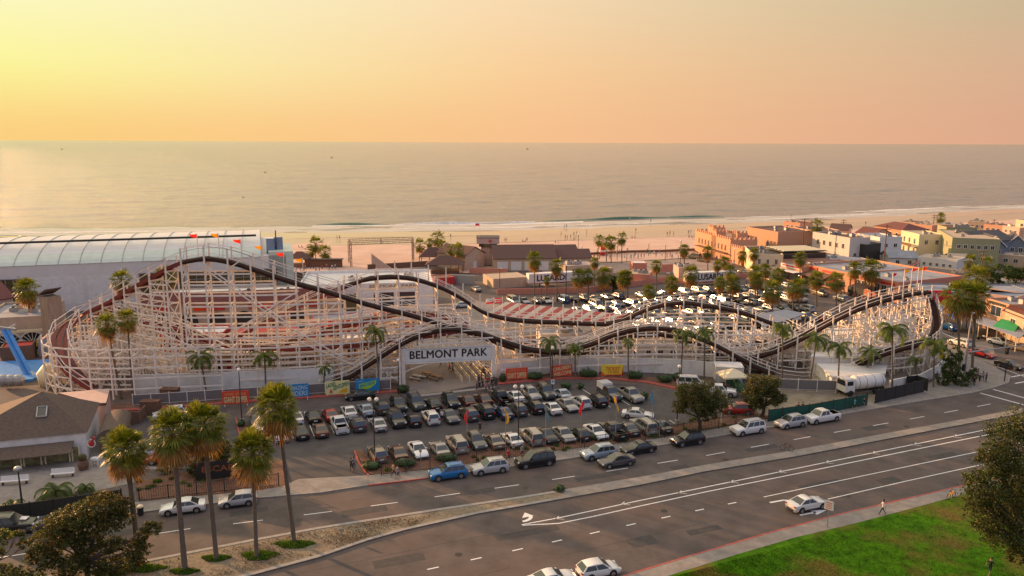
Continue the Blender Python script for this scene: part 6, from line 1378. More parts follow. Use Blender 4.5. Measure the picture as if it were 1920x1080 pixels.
# low walls and small blocks behind the park
for pa, pb, h, d, lab, w_, rf, nm in [((880, 503), (952, 505), 1.6, .4, 'sunlit orange low wall before the lifeguard hall', M_CORAL, M_CORAL, 'garden_wall'), ((932, 543), (1100, 540), 1.4, .35, 'long orange wall behind the parked cars by the white trailer', M_CORAL, M_CORAL, 'garden_wall'), ((1100, 540), (1250, 520), 1.4, .35, 'orange wall behind the middle of the far car park', M_CORAL, M_CORAL, 'garden_wall'), ((1250, 526), (1420, 512), 1.3, .35, 'orange wall under the right hand trailer', M_CORAL, M_CORAL, 'garden_wall'),
        ((925, 524), (990, 520), 2.6, 9, 'low tan shed with a sand coloured roof left of the white trailer', M_TAN, M_TAN, 'shed'), ((1060, 500), (1120, 497), 3.4, 8, 'sunlit tan block behind the white trailer', M_TAN, M_PINK, 'building'), ((1120, 506), (1150, 503), 2.6, 6, 'small tan block right of the sunlit one', M_TAN, M_PINK, 'shed'), ((1178, 514), (1218, 516), 2.8, 9, 'sunlit orange block with a flat tan roof near the promenade', M_CORAL, M_TAN, 'building'),
        ((1186, 494), (1213, 494), 2.6, 5, 'tiny orange kiosk with a white roof by the promenade', M_CORAL, M_WPOLY, 'kiosk'), ((1241, 497), (1262, 496), 2.2, .4, 'short orange wall with bicycles by the promenade', M_CORAL, M_CORAL, 'garden_wall'), ((1273, 503), (1300, 503), 3.2, 7, 'pink block left of the right hand trailer', M_PINK, M_TAN, 'building'), ((842, 516), (888, 518), 2.4, 1.2, 'grey panel hoarding by the food stands', M_GREYMET, M_GREYMET, 'hoarding'), ((815, 523), (852, 520), 2.2, 5, 'red sided bar booth left of the grey hoarding', M_RED, M_BROWN, 'booth')]:
    block(pa, pb, h, d, lab, w_, rf, .15, nm, 'wall' if 'wall' in nm else nm)
# beach bar with thatched roofs, stage frame
def hut(px, py, w_, d_, h, rdg, label):
    p = G(px, py); r = thing('thatched_hut', label, 'hut', (p.x, p.y, 0), 0); m = MB(); o = .6; a = [(-w_/2, -d_/2), (w_/2, -d_/2), (w_/2, d_/2), (-w_/2, d_/2)]
    m.add([(x, y, h) for x, y in a]+[(-w_*.15, 0, rdg), (w_*.15, 0, rdg)], [(0, 1, 5, 4), (1, 2, 5), (2, 3, 4, 5), (3, 0, 4), (3, 2, 1, 0)], M_ROOFBR); m.build('roof', r)
    for x, y in a: q = MB(); q.beam((x*.9, y*.9, 0), (x*.9, y*.9, h+.05), .2, M_BROWN); q.build('post', r)
    q = MB(); q.box((0, 0, .55), (w_*.7, d_*.6, 1.1), M_BROWN); q.build('counter', r)
hut(563, 500, 6.5, 5, 2.8, 5, 'brown thatched hut right beside the white hall'); hut(812, 497, 9, 6, 3.0, 6, 'left brown thatched hut among the beach palms'); hut(835, 512, 12, 7, 3.0, 5.5, 'large brown thatched shelter in front of the beach palms')
p = G(607, 500); mb = MB(); mb.box((p.x, p.y, 1.2), (12, 1.0, 2.4), M_BROWN); mb.box((p.x, p.y, 2.5), (12.6, 2.4, .2), M_ROOFDK); own(mb, 'beach_bar', (p.x, p.y, 0), 'long dark bar counter with flat roof beside the white hall', 'bar')
r = thing('stage_frame', 'open metal truss frame of a beach stage', 'stage', tuple(G(715, 488)), 0); p = G(715, 488)
M_TRUSS = mat('truss_metal', (.30, .22, .18), .5, metal=.3)
def truss(a, b, s=.5):
    m = MB(); a = Vector(a); b = Vector(b); d = (b-a).normalized(); u = Vector((0, 0, 1)) if abs(d.z) < .9 else Vector((1, 0, 0)); v = d.cross(u).normalized(); offs = [u*s/2+v*s/2, u*s/2-v*s/2, -u*s/2-v*s/2, -u*s/2+v*s/2]
    for o in offs: m.beam(a+o, b+o, .1, M_TRUSS)
    n = int((b-a).length/1.0)
    for k in range(n):
        for j in range(4): m.beam(a.lerp(b, k/n)+offs[j], a.lerp(b, (k+1)/n)+offs[(j+1) % 4 if k % 2 else j-1], .06, M_TRUSS)
    return m
a0 = G(655, 492)-p; a1 = G(775, 487)-p; Hs = 7.5
for q_ in (a0, a1, a0+Vector((2.5, -9, 0)), a1+Vector((1, -9, 0))): truss((q_.x, q_.y, 0), (q_.x, q_.y, Hs)).build('truss_leg', r)
for u_, v_ in ((a0, a1), (a0+Vector((2.5, -9, 0)), a1+Vector((1, -9, 0))), (a0, a0+Vector((2.5, -9, 0))), (a1, a1+Vector((1, -9, 0))), ((a0+a1)/2, (a0+a1)/2+Vector((1.5, -9, 0)))): truss((u_.x, u_.y, Hs), (v_.x, v_.y, Hs), .7).build('roof_truss', r)
for pa, pb, h, lab in (((540, 512), (640, 510), 1.8, 'low dark terrace wall of the beach bar'), ((690, 497), (860, 487), 1.6, 'low brown hedge wall behind the stage')):
    block(pa, pb, h, .8, lab, M_BROWN, M_BROWN, .1, 'terrace_wall', 'wall')
mb = MB(); q = [G(697, 505), G(716, 508)]; mb.add([(q[0].x, q[0].y, 0), (q[1].x+4, q[1].y, 0), (q[0].x, q[0].y, 5), (q[0].x, q[0].y+.6, 0), (q[1].x+4, q[1].y+.6, 0), (q[0].x, q[0].y+.6, 5)], [(0, 1, 2), (5, 4, 3), (0, 2, 5, 3), (1, 4, 5, 2)], M_PINK); own(mb, 'ramp_wall', (q[0].x, q[0].y, 0), 'sunlit triangular wall of the wave machine behind the white flat roof', 'wall')
wall_line([G(1108, 478), G(1180, 474), G(1240, 473), G(1310, 470)], .9, .3, M_BROWN, 'sea_wall', 'low dark sea wall along the promenade', 'wall')
# --- castle building
def crenel(m, x0, x1, y0, y1, z, wall, s=.8):
    L_ = math.hypot(x1-x0, y1-y0); n = max(2, int(L_/(2*s)))
    for k in range(n): t = (k+.5)/n; m.box((x0+(x1-x0)*t, y0+(y1-y0)*t, z+.4), (s if x1 != x0 else .4, s if y1 != y0 else .4, .8), wall)
# castle: front-left corner at photo (1303), its sunlit long side runs toward the camera
A = G(1370, 450, 7.6); W_ = 10; r = thing('castle_building', 'sunlit orange castle shaped building with battlements at the beach', 'building', (A.x, A.y, 0), R(0)); back = G(1304, 433, 7.6); dv = Vector((back.x-A.x, back.y-A.y, 0)); Ld = dv.length; r.rotation_euler = (0, 0, math.atan2(dv.y, dv.x)-math.pi/2)
m = MB(); m.box((W_/2, Ld/2, 3.8), (W_, Ld, 7.6), M_ORANGE); crenel(m, .2, .2, 0, Ld, 7.6, M_ORANGE); crenel(m, 0, W_, .2, .2, 7.6, M_ORANGE); crenel(m, W_-.2, W_-.2, 0, Ld, 7.6, M_ORANGE); crenel(m, 0, W_, Ld-.2, Ld-.2, 7.6, M_ORANGE); m.build('wall', r)
for (x, y, s, h) in ((1.8, Ld*.45, 3.6, 9.3), (5, Ld*.75, 4.5, 9.8), (7, Ld*.25, 4, 9.2)):
    m = MB(); m.box((x, y, h/2), (s, s, h), M_ORANGE); crenel(m, x-s/2, x+s/2, y-s/2+.2, y-s/2+.2, h, M_ORANGE, .6); crenel(m, x-s/2+.2, x-s/2+.2, y-s/2, y+s/2, h, M_ORANGE, .6); m.build('turret', r)
wins(r, W_, 3.6, 5.4, 9, 'left', Ld, w_=.8, frame=M_ORANGE); wins(r, W_, 3.6, 5.4, 3, 'front', w_=.8, frame=M_ORANGE)
m = MB(); m.box((-1.2, Ld*.45, 2.9), (2.4, Ld*.8, .12), M_BROWN); m.build('awning', r)
m = MB(); m.box((W_/2, -4, 2.8), (W_*.95, 8, 5.6), M_ORANGE); crenel(m, 0, W_*.9, -7.8, -7.8, 5.6, M_ORANGE, .6); crenel(m, .4, .4, -7.8, 0, 5.6, M_ORANGE, .6); m.build('lower_wing', r)
def lblock(pn, pf, h, W_, label, wall, roof=M_ROOFGY, parapet=.4, lw=None, fw=None, ww=1.1, name='building', stuff=3, seed=1, cat='building'):
    """building whose long sunlit side faces left: pn near roof corner, pf far roof corner of that side"""
    A = G(*pn, h); B = G(*pf, h); dv = B-A; L_ = math.hypot(dv.x, dv.y); r = thing(name, label, cat, (A.x, A.y, 0), math.atan2(dv.y, dv.x)-math.pi/2)
    m = MB(); m.box((W_/2, L_/2, h/2), (W_, L_, h), wall); t = .22
    for (x, y, sx, sy) in ((W_/2, t/2, W_+.04, t), (W_/2, L_-t/2, W_+.04, t), (t/2, L_/2, t, L_-2*t-.01), (W_-t/2, L_/2, t, L_-2*t-.01)): m.box((x, y, h+parapet/2), (sx, sy, parapet), wall)
    m.build('wall', r); q = MB(); q.box((W_/2, L_/2, h+.03), (W_-2*t-.02, L_-2*t-.02, .06), roof); q.build('roof', r)
    rr = random.Random(seed+int(pn[0]))
    for i in range(stuff): u = MB(); x = rr.uniform(.2, .8)*W_; y = rr.uniform(.15, .85)*L_; s = rr.uniform(.7, 1.3); u.box((x, y, h+.06+s*.4), (s*1.3, s, s*.8), M_GREYMET); u.tube([(x, y, h+.06+s*.8), (x, y, h+.25+s*.8)], s*.3, M_DKMET, 8); u.build('roof_unit', r)
    for (n, a, b) in (lw or []): wins(r, W_, a, b, n, 'left', L_, w_=ww)
    for (n, a, b) in (fw or []): wins(r, W_, a, b, n, 'front', w_=ww)
    return r, L_
lblock((1459, 437), (1400, 427), 8.5, 16, 'sunlit orange flat roofed block right of the castle', M_ORANGE, M_ROOFBR, .4, lw=[(2, 3, 5)], stuff=3)
lblock((1515, 434), (1488, 427), 8.5, 12, 'pink grey block behind the utility pole', M_PINK, M_ROOFBR, .4, lw=[(2, 4.5, 6)], stuff=2, seed=4)
r, L_ = lblock((1594, 449), (1524, 437), 9.0, 8, 'pale apartment block with sunlit left side and white front', M_PALE, M_ROOFBR, .5, lw=[(5, 5.6, 7.2), (4, 1.5, 3.2)], fw=[(2, 3, 4.4)], stuff=5, seed=7)
block((1650, 447), (1692, 446), 8.5, 12, 'white block with a small window right of the pale apartments', M_WPOLY, M_ROOFGY, .4, fw=[(2, 5.5, 6.6)])
block((1624, 461), (1652, 458), 7.0, 8, 'dark recessed entrance block between two white blocks', M_DKMET, M_ROOFDK, .4)
lblock((1412, 478), (1395, 463), 6.0, 9, 'cream shop with small windows left of the dark terrace', M_CREAMP, M_ROOFDK, .4, lw=[(4, 3.3, 4.8)], fw=[(3, 3.3, 4.8)], ww=.7, name='shop', cat='shop')
# roof terrace pub
r, L_ = lblock((1465, 489), (1426, 478), 4.2, 16, 'pub with dark roof terrace and orange fascia', M_ORANGE, M_ROOFDK, .5, name='pub', cat='pub')
m = MB(); m.box((8, L_/2, 5.4), (15, L_*.9, 2.0), M_GLASS); m.build('terrace_glass', r)
for k in range(5):
    m = MB(); m.box((8.2, L_*(.14+.18*k), 7.1), (14, L_*.13, .12), M_CREAMP); m.build('canopy_panel', r)
m = MB(); m.box((8, L_/2, 6.9), (15.4, L_, .18), M_BLACK); m.build('terrace_roof', r)
m = MB(); m.box((-1.6, L_/2, 3.0), (3.2, L_*1.1, .15), M_BROWN); m.build('awning', r)
m = MB(); m.box((-.1, L_*.55, 3.95), (.08, L_*.3, .45), M_BROWN); m.build('sign_letters', r)
# shop row on the beach street
r, L_ = lblock((1504, 504), (1464, 495), 4.4, 22, 'shop with a white and red sign band along the street', M_ORANGE, M_ROOFGY, .5, name='shop', stuff=3, cat='shop')
m = MB(); m.box((-.12, L_/2, 4.4), (.12, L_*.94, .9), M_WHITE); m.box((-.2, L_/2, 4.45), (.06, L_*.8, .4), M_RED); m.build('sign_band', r); m = MB(); m.box((-1.4, L_/2, 3.3), (2.8, L_, .12), M_WHITE); m.build('awning', r); wins(r, 1, .4, 2.6, 5, 'left', L_, w_=1.8, frame=M_DKMET)
r, L_ = lblock((1594, 516), (1507, 498), 4.8, 26, 'long shop with red raised letters and a brown awning', M_ORANGE, M_ROOFGY, .6, name='shop', stuff=6, seed=8, cat='shop')
m = MB(); m.box((-.14, L_*.4, 4.5), (.1, L_*.36, .6), M_RED); m.build('sign_band', r); m = MB()
for k in range(7): m.box((-.14, L_*(.70+.035*k), 4.6), (.1, .55, .8), M_RED)
m.build('sign_letters', r)
m = MB(); m.add([(0, L_*.35, 3.9), (0, L_*.9, 3.9), (-3.4, L_*.9, 2.8), (-3.4, L_*.35, 2.8), (0, L_*.35, 3.8), (0, L_*.9, 3.8), (-3.4, L_*.9, 2.7), (-3.4, L_*.35, 2.7)], [(0, 1, 2, 3), (7, 6, 5, 4), (0, 3, 7, 4), (1, 5, 6, 2), (2, 6, 7, 3)], M_BROWN); m.build('awning', r); wins(r, 1, .4, 2.6, 6, 'left', L_, w_=1.8, frame=M_DKMET)
r, L_ = lblock((1686, 532), (1597, 515), 5.0, 24, 'bright coral shop with white framed windows and a small red sign', M_CORAL, M_ROOFGY, .4, lw=[(6, 1.9, 3.9)], name='shop', stuff=2, seed=9, cat='shop', ww=1.5)
m = MB(); m.box((-.1, L_*.22, 4.5), (.1, 4.2, .6), M_RED); m.build('sign_panel', r); m = MB(); m.add([(0, L_*.5, 3.2), (0, L_*.85, 3.2), (-3.6, L_*.85, 2.5), (-3.6, L_*.5, 2.5), (-3.6, L_*.5, 0), (-3.6, L_*.85, 0)], [(0, 1, 2, 3), (3, 2, 5, 4)], M_BLACK); m.build('tent_awning', r)
r, L_ = lblock((1740, 549), (1700, 533), 4.6, 26, 'grey roofed corner shop with a red painted corner', M_BLUEGY, M_ROOFGY, .3, name='shop', stuff=5, seed=10, fw=[(3, 2.2, 4.0)], cat='shop')
m = MB(); m.box((2.6, -.1, 2.9), (5.4, .2, 4.6), M_REDF); m.build('painted_corner', r); local_letters(r, 'BO', M_PINK, 2.0, -.22, 4.3, 2.2, 1.0)
m = MB(); m.box((-.12, L_*.5, 3.9), (.12, L_*.8, .8), M_CORAL); m.build('fascia', r)
# blue canvas canopy
P_ = [G(*p, 3.3) for p in [(1745, 572), (1760, 569), (1815, 588), (1790, 600)]]; c = sum(P_, Vector())/4; r = thing('canvas_canopy', 'blue canvas canopy over the pavement tables by the red corner', 'canopy', (c.x, c.y, 0)); m = MB(); m.prism([(p.x, p.y) for p in P_], 3.15, 3.3, M_BLUERF); m.build('canvas', r, True)
for p in P_+[(P_[0]+P_[3])/2]: m = MB(); m.beam((p.x*.99+c.x*.01, p.y*.99+c.y*.01, 0), (p.x*.99+c.x*.01, p.y*.99+c.y*.01, 3.2), .12, M_DKMET); m.build('post', r, True)
r, L_ = lblock((1892, 576), (1848, 563), 6.2, 18, 'orange two storey shop with a large upper window', M_ORANGE, M_ROOFGY, .6, lw=[(1, 3.6, 5.6)], ww=3.0, name='shop', stuff=3, seed=12, cat='shop')
m = MB()
for k in range(8): m.box((-.1, L_*(.16+.09*k), 6.2), (.1, .45, .55), M_BLACK)
m.build('sign_letters', r)
r, L_ = lblock((1945, 606), (1885, 583), 5.6, 16, 'tan shop with a maroon roof edge at the right', M_TAN, M_MAROON, .5, lw=[(2, 3.2, 4.6)], ww=1.7, name='shop', cat='shop')
m = MB(); m.add([(-.2, -1, 5.5), (-.2, L_+1, 5.5), (1.6, L_+1, 6.8), (1.6, -1, 6.8)], [(0, 1, 2, 3), (3, 2, 1, 0)], M_MAROON); m.build('roof_edge', r)
P_ = [G(*p, 3.0) for p in [(1800, 592), (1822, 586), (1925, 622), (1912, 634)]]; c = sum(P_, Vector())/4; r = thing('porch_roof', 'long grey porch roof along the orange shop', 'porch', (c.x, c.y, 0)); m = MB(); m.prism([(p.x, p.y) for p in P_], 2.85, 3.0, M_ROOFGY); m.build('roof', r, True)
for k in range(7): p = P_[0].lerp(P_[3], (k+.3)/6.6); m = MB(); m.beam((p.x+.1, p.y+.1, 0), (p.x+.1, p.y+.1, 2.9), .14, M_CREAMP); m.build('post', r, True)
P_ = [G(*p, 3.0) for p in [(1862, 612), (1876, 606), (1912, 614), (1902, 622)]]; c = sum(P_, Vector())/4; r = thing('green_awning', 'green scalloped awning over the shop front', 'awning', (c.x, c.y, 0)); m = MB(); q = [Vector((p.x, p.y, z)) for p, z in zip(P_, (3.06, 4.0, 4.0, 3.06))]; m.add(q+[Vector((P_[0].x, P_[0].y, 2.5)), Vector((P_[3].x, P_[3].y, 2.5))], [(3, 2, 1, 0), (0, 4, 5, 3), (0, 1, 4), (2, 3, 5)], M_GRNCAN); m.build('canvas', r, True)
# houses behind
lblock((1786, 447), (1758, 431), 9.0, 14, 'olive green apartment building with a long shaded front', M_OLIVE, M_TAN, .3, lw=[(2, 5.5, 7.4)], fw=[(6, 5.8, 7.0), (5, 1.8, 3.0)], ww=1.0, stuff=3)
r, L_ = lblock((1724, 441), (1690, 433), 8.0, 9, 'cream house with balconies left of the olive building', M_CREAMP, M_TAN, .3, lw=[(3, 4.6, 6.4), (3, 1.2, 3)], fw=[(2, 4.8, 6.2)])
m = MB(); m.box((-1.2, L_*.4, 3.7), (2.4, L_*.7, .2), M_CREAMP); m.box((-2.4, L_*.4, 4.3), (.1, L_*.7, 1.0), M_BROWN); m.build('balcony', r)
r, L_ = lblock((1692, 432), (1640, 424), 6.6, 12, 'peach house with a maroon hip roof near the beach', M_ORANGE, M_MAROON, .1, lw=[(4, 4, 5.4)], ww=1.0, name='house', cat='house'); m = MB(); m.add([(-.4, -.4, 6.7), (12.4, -.4, 6.7), (12.4, L_+.4, 6.7), (-.4, L_+.4, 6.7), (6, 4, 8.8), (6, L_-4, 8.8)], [(0, 1, 4), (1, 2, 5, 4), (2, 3, 5), (3, 0, 4, 5)], M_MAROON); m.build('hip_roof', r)
for pa, pb, h, rd, d, lab, wl_, rf, al, fw in [((1845, 462), (1885, 463), 6, 9.5, 14, 'blue grey house with a white trimmed gable right of the olive building', M_BLUEGY, M_ROOFDK, 'y', [(2, 3.6, 5)]), ((1888, 458), (1926, 460), 6, 9.2, 14, 'second blue grey gabled house at the right edge', M_BLUEGY, M_ROOFDK, 'y', [(2, 3.6, 5)]), ((1838, 452), (1905, 450), 7.5, 10, 16, 'dark roofed house behind the blue grey gables', M_BLUEGY, M_ROOFDK, 'x', None),
        ((1668, 483), (1722, 484), 3.4, 5.2, 8, 'small house with grey gable roof in front of the white blocks', M_WPOLY, M_ROOFGY, 'x', [(2, 1.4, 2.6)]), ((1785, 488), (1822, 489), 3, 4.6, 8, 'low tan roofed outbuilding right of the white stucco house', M_TAN, M_TAN, 'x', None), ((1556, 430), (1590, 432), 5, 7, 9, 'grey roofed cottage close to the sand', M_PINK, M_ROOFBR, 'x', None), ((1605, 436), (1640, 440), 5, 7, 10, 'pink tile roofed cottage behind the pale apartments', M_PINK, M_MAROON, 'x', None)]:
    r, W = house(pa, pb, h, rd, d, lab, wl_, rf, al, fw=fw)
    if al == 'y' and wl_ is M_BLUEGY:
        m = MB()
        for s in (0, 1): m.beam((W*s-(.4 if s == 0 else -.4), -.45, h), (W/2, -.45, rd+.1), .25, M_WHITE)
        m.build('gable_trim', r)
block((1722, 482), (1795, 489), 4.6, 9, 'white stucco house with small windows before the olive building', M_WPOLY, M_TAN, .2, fw=[(5, 2.4, 3.2)], ww=.7, name='house', cat='house')
block((1872, 478), (1940, 483), 3.6, 8, 'low tan building under the blue grey houses', M_TAN, M_TAN, .2, fw=[(3, 1.4, 2.6)], name='building')
block((1700, 508), (1800, 520), 3.6, 12, 'low building with a dark flat roof behind the corner shop', M_TAN, M_ROOFDK, .2, name='building', roofstuff=3, seed=22)
block((1800, 530), (1935, 545), 4.0, 14, 'long grey roofed building behind the corner palms', M_PINK, M_ROOFGY, .3, name='building', roofstuff=4, seed=23)
block((1785, 543), (1905, 560), 4.6, 8, 'grey roofed shop between the palms and the orange shop', M_PINK, M_ROOFGY, .3, name='shop', cat='shop')
lots = [((1470, 416), (1500, 419), 5, M_ORANGE, 'orange top floor block right behind the flat roofed block'), ((1714, 421), (1748, 424), 5.5, M_ORANGE, 'small orange beach house near the far palm'), ((1752, 420), (1800, 424), 6, M_TAN, 'tan beach house with a white upper window'), ((1775, 427), (1833, 428), 7, M_OLIVE, 'grey green flat block on the beach side'), ((1845, 421), (1880, 424), 5, M_ORANGE, 'brown roofed beach house with sunlit side'), ((1880, 424), (1912, 428), 5, M_PINK, 'pink beach house close to the right edge'), ((1905, 413), (1960, 418), 8, M_CREAMP, 'yellow cream house at the far right edge'), ((1545, 447), (1576, 451), 4, M_BROWN, 'low brown roofed back building behind the apartments'), ((1690, 416), (1716, 418), 5, M_TAN, 'tan cottage at the sand left of the small orange one'), ((1815, 416), (1850, 418), 4.5, M_TAN, 'long low beach house with palms in front'), ((1495, 456), (1520, 458), 4, M_GREYMET, 'grey service yard building right of the pub terrace')]
for i, (pa, pb, h, w_, lab) in enumerate(lots): block(pa, pb, h, 9, lab, w_, [M_ROOFBR, M_TAN, M_ROOFGY, M_MAROON][i % 4], .3, 'beach_house' if i != 10 else 'building', 'house' if i != 10 else 'building', fw=[(3, h-2.4, h-1.2)], lw=[(2, h-2.4, h-1.2)], ww=1.0, group='houses close to the beach')
lblock((1560, 503), (1485, 478), 3.2, 20, 'grey walled yard behind the shop row', M_GREYMET, M_ROOFGY, .2, stuff=6, seed=31)
m = MB(); A = G(1690, 505, 1); r = thing('outdoor_stair', 'reddish brown outdoor stair before the white stucco house', 'stair', (A.x, A.y, 0))
for k in range(9): m.box((k*.6, 0, .3+.35*k), (.7, 2.2, .12), M_MAROON)
m.build('steps', r); m = MB()
for s in (-1, 1): m.beam((0, s*1.1, 1.3), (5, s*1.1, 4.2), .1, M_MAROON); m.beam((5, s*1.1, 0), (5, s*1.1, 4.2), .15, M_MAROON)
m.build('handrail', r)
# --- left side: restaurant with pyramid roof
zE = 3.6; c1, c2, c3 = G(-110, 838, zE), G(164, 811, zE), G(188, 755, zE); apex = G(78, 734, 7.6)
r = thing('restaurant', 'restaurant with a tall tan shingle pyramid roof and white walls at the left', 'restaurant', (c2.x, c2.y, 0)); c4 = c1+(c3-c2)
m = MB(); ins = lambda p: p+(sum((c1, c2, c3, c4), Vector())/4-p)*.04
m.prism([(ins(c1).x, ins(c1).y), (ins(c2).x, ins(c2).y), (ins(c3).x, ins(c3).y), (ins(c4).x, ins(c4).y)], 0, zE-.02, M_WHITE); m.build('wall', r, True)
m = MB(); m.add([c1, c2, c3, c4, apex], [(0, 1, 4), (1, 2, 4), (2, 3, 4), (3, 0, 4), (3, 2, 1, 0)], M_SHING); rf = m.build('roof', r, True)
def on_face(u, v): return c1.lerp(c2, u).lerp(apex, v)
nrm_ = (c2-c1).cross(apex-c1).normalized()
m = MB(); a_, b_, c_, d_ = on_face(.60, .36), on_face(.72, .36), on_face(.80, .62), on_face(.62, .62)
a_ = on_face(.615, .42); b_ = on_face(.735, .42); d_ = on_face(.60, .64); c_ = on_face(.79, .64)
mm_ = MB(); q = [v+nrm_*.12 for v in (a_, b_, c_, d_)]; mm_.add(q+[v-nrm_*.2 for v in q], [(0, 1, 2, 3), (0, 4, 5, 1), (1, 5, 6, 2), (2, 6, 7, 3), (3, 7, 4, 0)], M_GLASS); o = mm_.build('skylight', r, True)
mm_ = MB()
for x, y in ((0, 1), (1, 2), (2, 3), (3, 0)): mm_.beam(q[x]+nrm_*.03, q[y]+nrm_*.03, .14, M_GREYMET)
mm_.build('frame', o).data.transform(Matrix.Translation(-r.location))
al = (c2-c1).normalized(); nn = Vector((al.y, -al.x, 0)); ro = (c2-c1).length
m = MB(); p0, p1 = c1+al*1+nn*.1, c2-al*1.6+nn*.1; m.add([(p0.x, p0.y, 2.75), (p1.x, p1.y, 2.75), (p1.x+nn.x*2.0, p1.y+nn.y*2.0, 1.9), (p0.x+nn.x*2, p0.y+nn.y*2, 1.9), (p0.x, p0.y, 2.55), (p1.x, p1.y, 2.55), (p1.x+nn.x*2.0, p1.y+nn.y*2.0, 1.8), (p0.x+nn.x*2, p0.y+nn.y*2, 1.8)], [(3, 2, 1, 0), (4, 5, 6, 7), (2, 3, 7, 6), (1, 2, 6, 5)], M_SHING); m.build('porch_roof', r, True)
M_FRONT = mat('restaurant_window', (0.20, 0.19, 0.09), .2, var=.6, scale=1.5, stain=((.10, .045, .02), .9, .8))
for u0, u1 in ((.05, .28), (.31, .52), (.54, .66), (.69, .86), (.88, .93)):
    p0, p1 = c1.lerp(c2, u0)+nn*.22, c1.lerp(c2, u1)+nn*.22; m = MB(); m.box(((p0.x+p1.x)/2, (p0.y+p1.y)/2, 1.05), ((p1-p0).length, .1, 1.7), M_FRONT, math.atan2(al.y, al.x)); o = m.build('window', r, True)
    m = MB()
    for p in (p0, p1): m.box((p.x+nn.x*.08, p.y+nn.y*.08, 1.05), (.14, .12, 1.9), M_CREAMP)
    m.build('frame', o).data.transform(Matrix.Translation(-r.location))
# barrel roofed entry beside it
a_ = c2+Vector((.4, 1.2, 0)); bdir = (c3-c2).normalized(); m = MB(); vs = []; n = 10; side = Vector((bdir.y, -bdir.x, 0))
for k in range(n+1):
    t = math.pi*k/n; o = side*(1.7-1.7*math.cos(t)); z = 2.2+1.2*math.sin(t); p = a_+o; q = p+bdir*8; vs += [(p.x, p.y, z), (q.x, q.y, z)]
m.add(vs, [(2*k, 2*k+1, 2*k+3, 2*k+2) for k in range(n)]+[tuple(range(0, 2*n+2, 2)), tuple(range(2*n+1, 0, -2))], M_SHING); smooth_obj(m.build('barrel_roof', r, True)).data.set_sharp_from_angle(angle=R(50))
m = MB(); p = a_+side*1.7+bdir*4; m.box((p.x, p.y, 1.1), (3.0, 7.6, 2.2), M_FRONT, math.atan2(bdir.y, bdir.x)-math.pi/2); m.build('entry_wall', r, True)
# round red and white shop mark on the corner
p = c2+Vector((.55, -.35, -1.3)); m = MB()
for k in range(16):
    t0, t1 = 2*math.pi*k/16, 2*math.pi*(k+1)/16; m.beam(p+Vector((.5*math.cos(t0), 0, .5*math.sin(t0))), p+Vector((.5*math.cos(t1), 0, .5*math.sin(t1))), .09, M_WHITE)
m.build('round_sign', r, True); m = MB(); m.sphere(p+Vector((0, -.05, -.05)), .36, M_RED, 10, 6, (1, .3, 1)); m.beam(p+Vector((.1, -.1, .1)), p+Vector((.5, -.1, .9)), .22, M_RED); m.build('red_emblem', r, True)
# white L-shaped canopy roof behind the restaurant
P_ = [G(*p, 3.4) for p in [(112, 738), (205, 730), (198, 756), (180, 757)]]; c = sum(P_, Vector())/4; mb = MB(); mb.prism([(p.x, p.y) for p in P_], 0, 3.1, M_PINK); mb.prism([(c.x+(p.x-c.x)*1.04, c.y+(p.y-c.y)*1.04) for p in P_], 3.12, 3.5, M_SHING, M_PINK); own(mb, 'flat_roofed_annex', (c.x, c.y, 0), 'flat pale roofed annex behind the pyramid roof', 'building')
wall_line([G(200, 800), G(262, 794), G(275, 782)], 1.8, .2, M_BROWN, 'board_fence', 'brown board fence left of the leaning palm feet', 'fence')
for px, py, s, l in ((320, 752, 1, 'brown crate like box by the wire fence'), (284, 776, 1, 'brown bin enclosure behind the white suv')):
    p = G(px, py); mb = MB(); mb.box((p.x, p.y, 1.0), (2.6, 1.4, 2.0), M_BROWN); mb.box((p.x, p.y, 2.05), (2.7, 1.5, .1), M_DIRT); own(mb, 'storage_box', (p.x, p.y, 0), l, 'box')
# --- left: arcade with arches, wooden tower, blue ride
r, W = block((-40, 603), (84, 596), 6.0, 16, 'tan arcade building with glazed arches at the left edge', M_TAN, M_ROOFGY, .5, 'arcade', 'building', roofstuff=5, seed=40)
for px in (12, 57):
    x = W*(px+40)/124; m = MB(); pts = [(x+2.3*math.cos(math.pi*k/12), -.06, 1.2+2.3*math.sin(math.pi*k/12)) for k in range(13)]; m.add(pts+[(x-2.3, -.06, 0), (x+2.3, -.06, 0)], [tuple(range(13))+(13, 14)], M_GLASS); o = m.build('arched_window', r); m = MB()
    for k in range(12): m.beam((x+2.3*math.cos(math.pi*k/12), -.1, 1.2+2.3*math.sin(math.pi*k/12)), (x+2.3*math.cos(math.pi*(k+1)/12), -.1, 1.2+2.3*math.sin(math.pi*(k+1)/12)), .3, M_WHITE)
    for k in range(1, 8): m.beam((x, -.12, 1.2), (x+2.3*math.cos(math.pi*k/8), -.12, 1.2+2.3*math.sin(math.pi*k/8)), .1, M_WHITE)
    m.build('frame', o)
m = MB(); m.box((W*.75, -.5, 1.1), (3.0, .9, 1.0), M_YELF); m.build('yellow_awning', r)
m = MB(); m.box((W/2, -1.2, 3.9), (W, .3, .5), M_CREAMP); m.build('cornice', r)
r, W = house((-50, 570), (24, 557), 5.5, 9, 10, 'brown roofed house left of the fan palm at the left edge', M_PINK, M_MAROON, 'x')
block((70, 640), (104, 637), 3.0, 4, 'small red roofed ticket booth left of the coaster', M_GREYMET, M_RED, .3, 'booth', 'booth'); block((0, 655), (60, 650), 2.6, 4, 'brown food kiosk by the blue ride', M_BROWN, M_RED, .3, 'kiosk', 'kiosk')
p = G(105, 660); pt = TP(105, 548, p.y-Lf(p.x)); hT = CAM_H+ray(105, 540)[2]*p.y/ray(105, 540)[1]
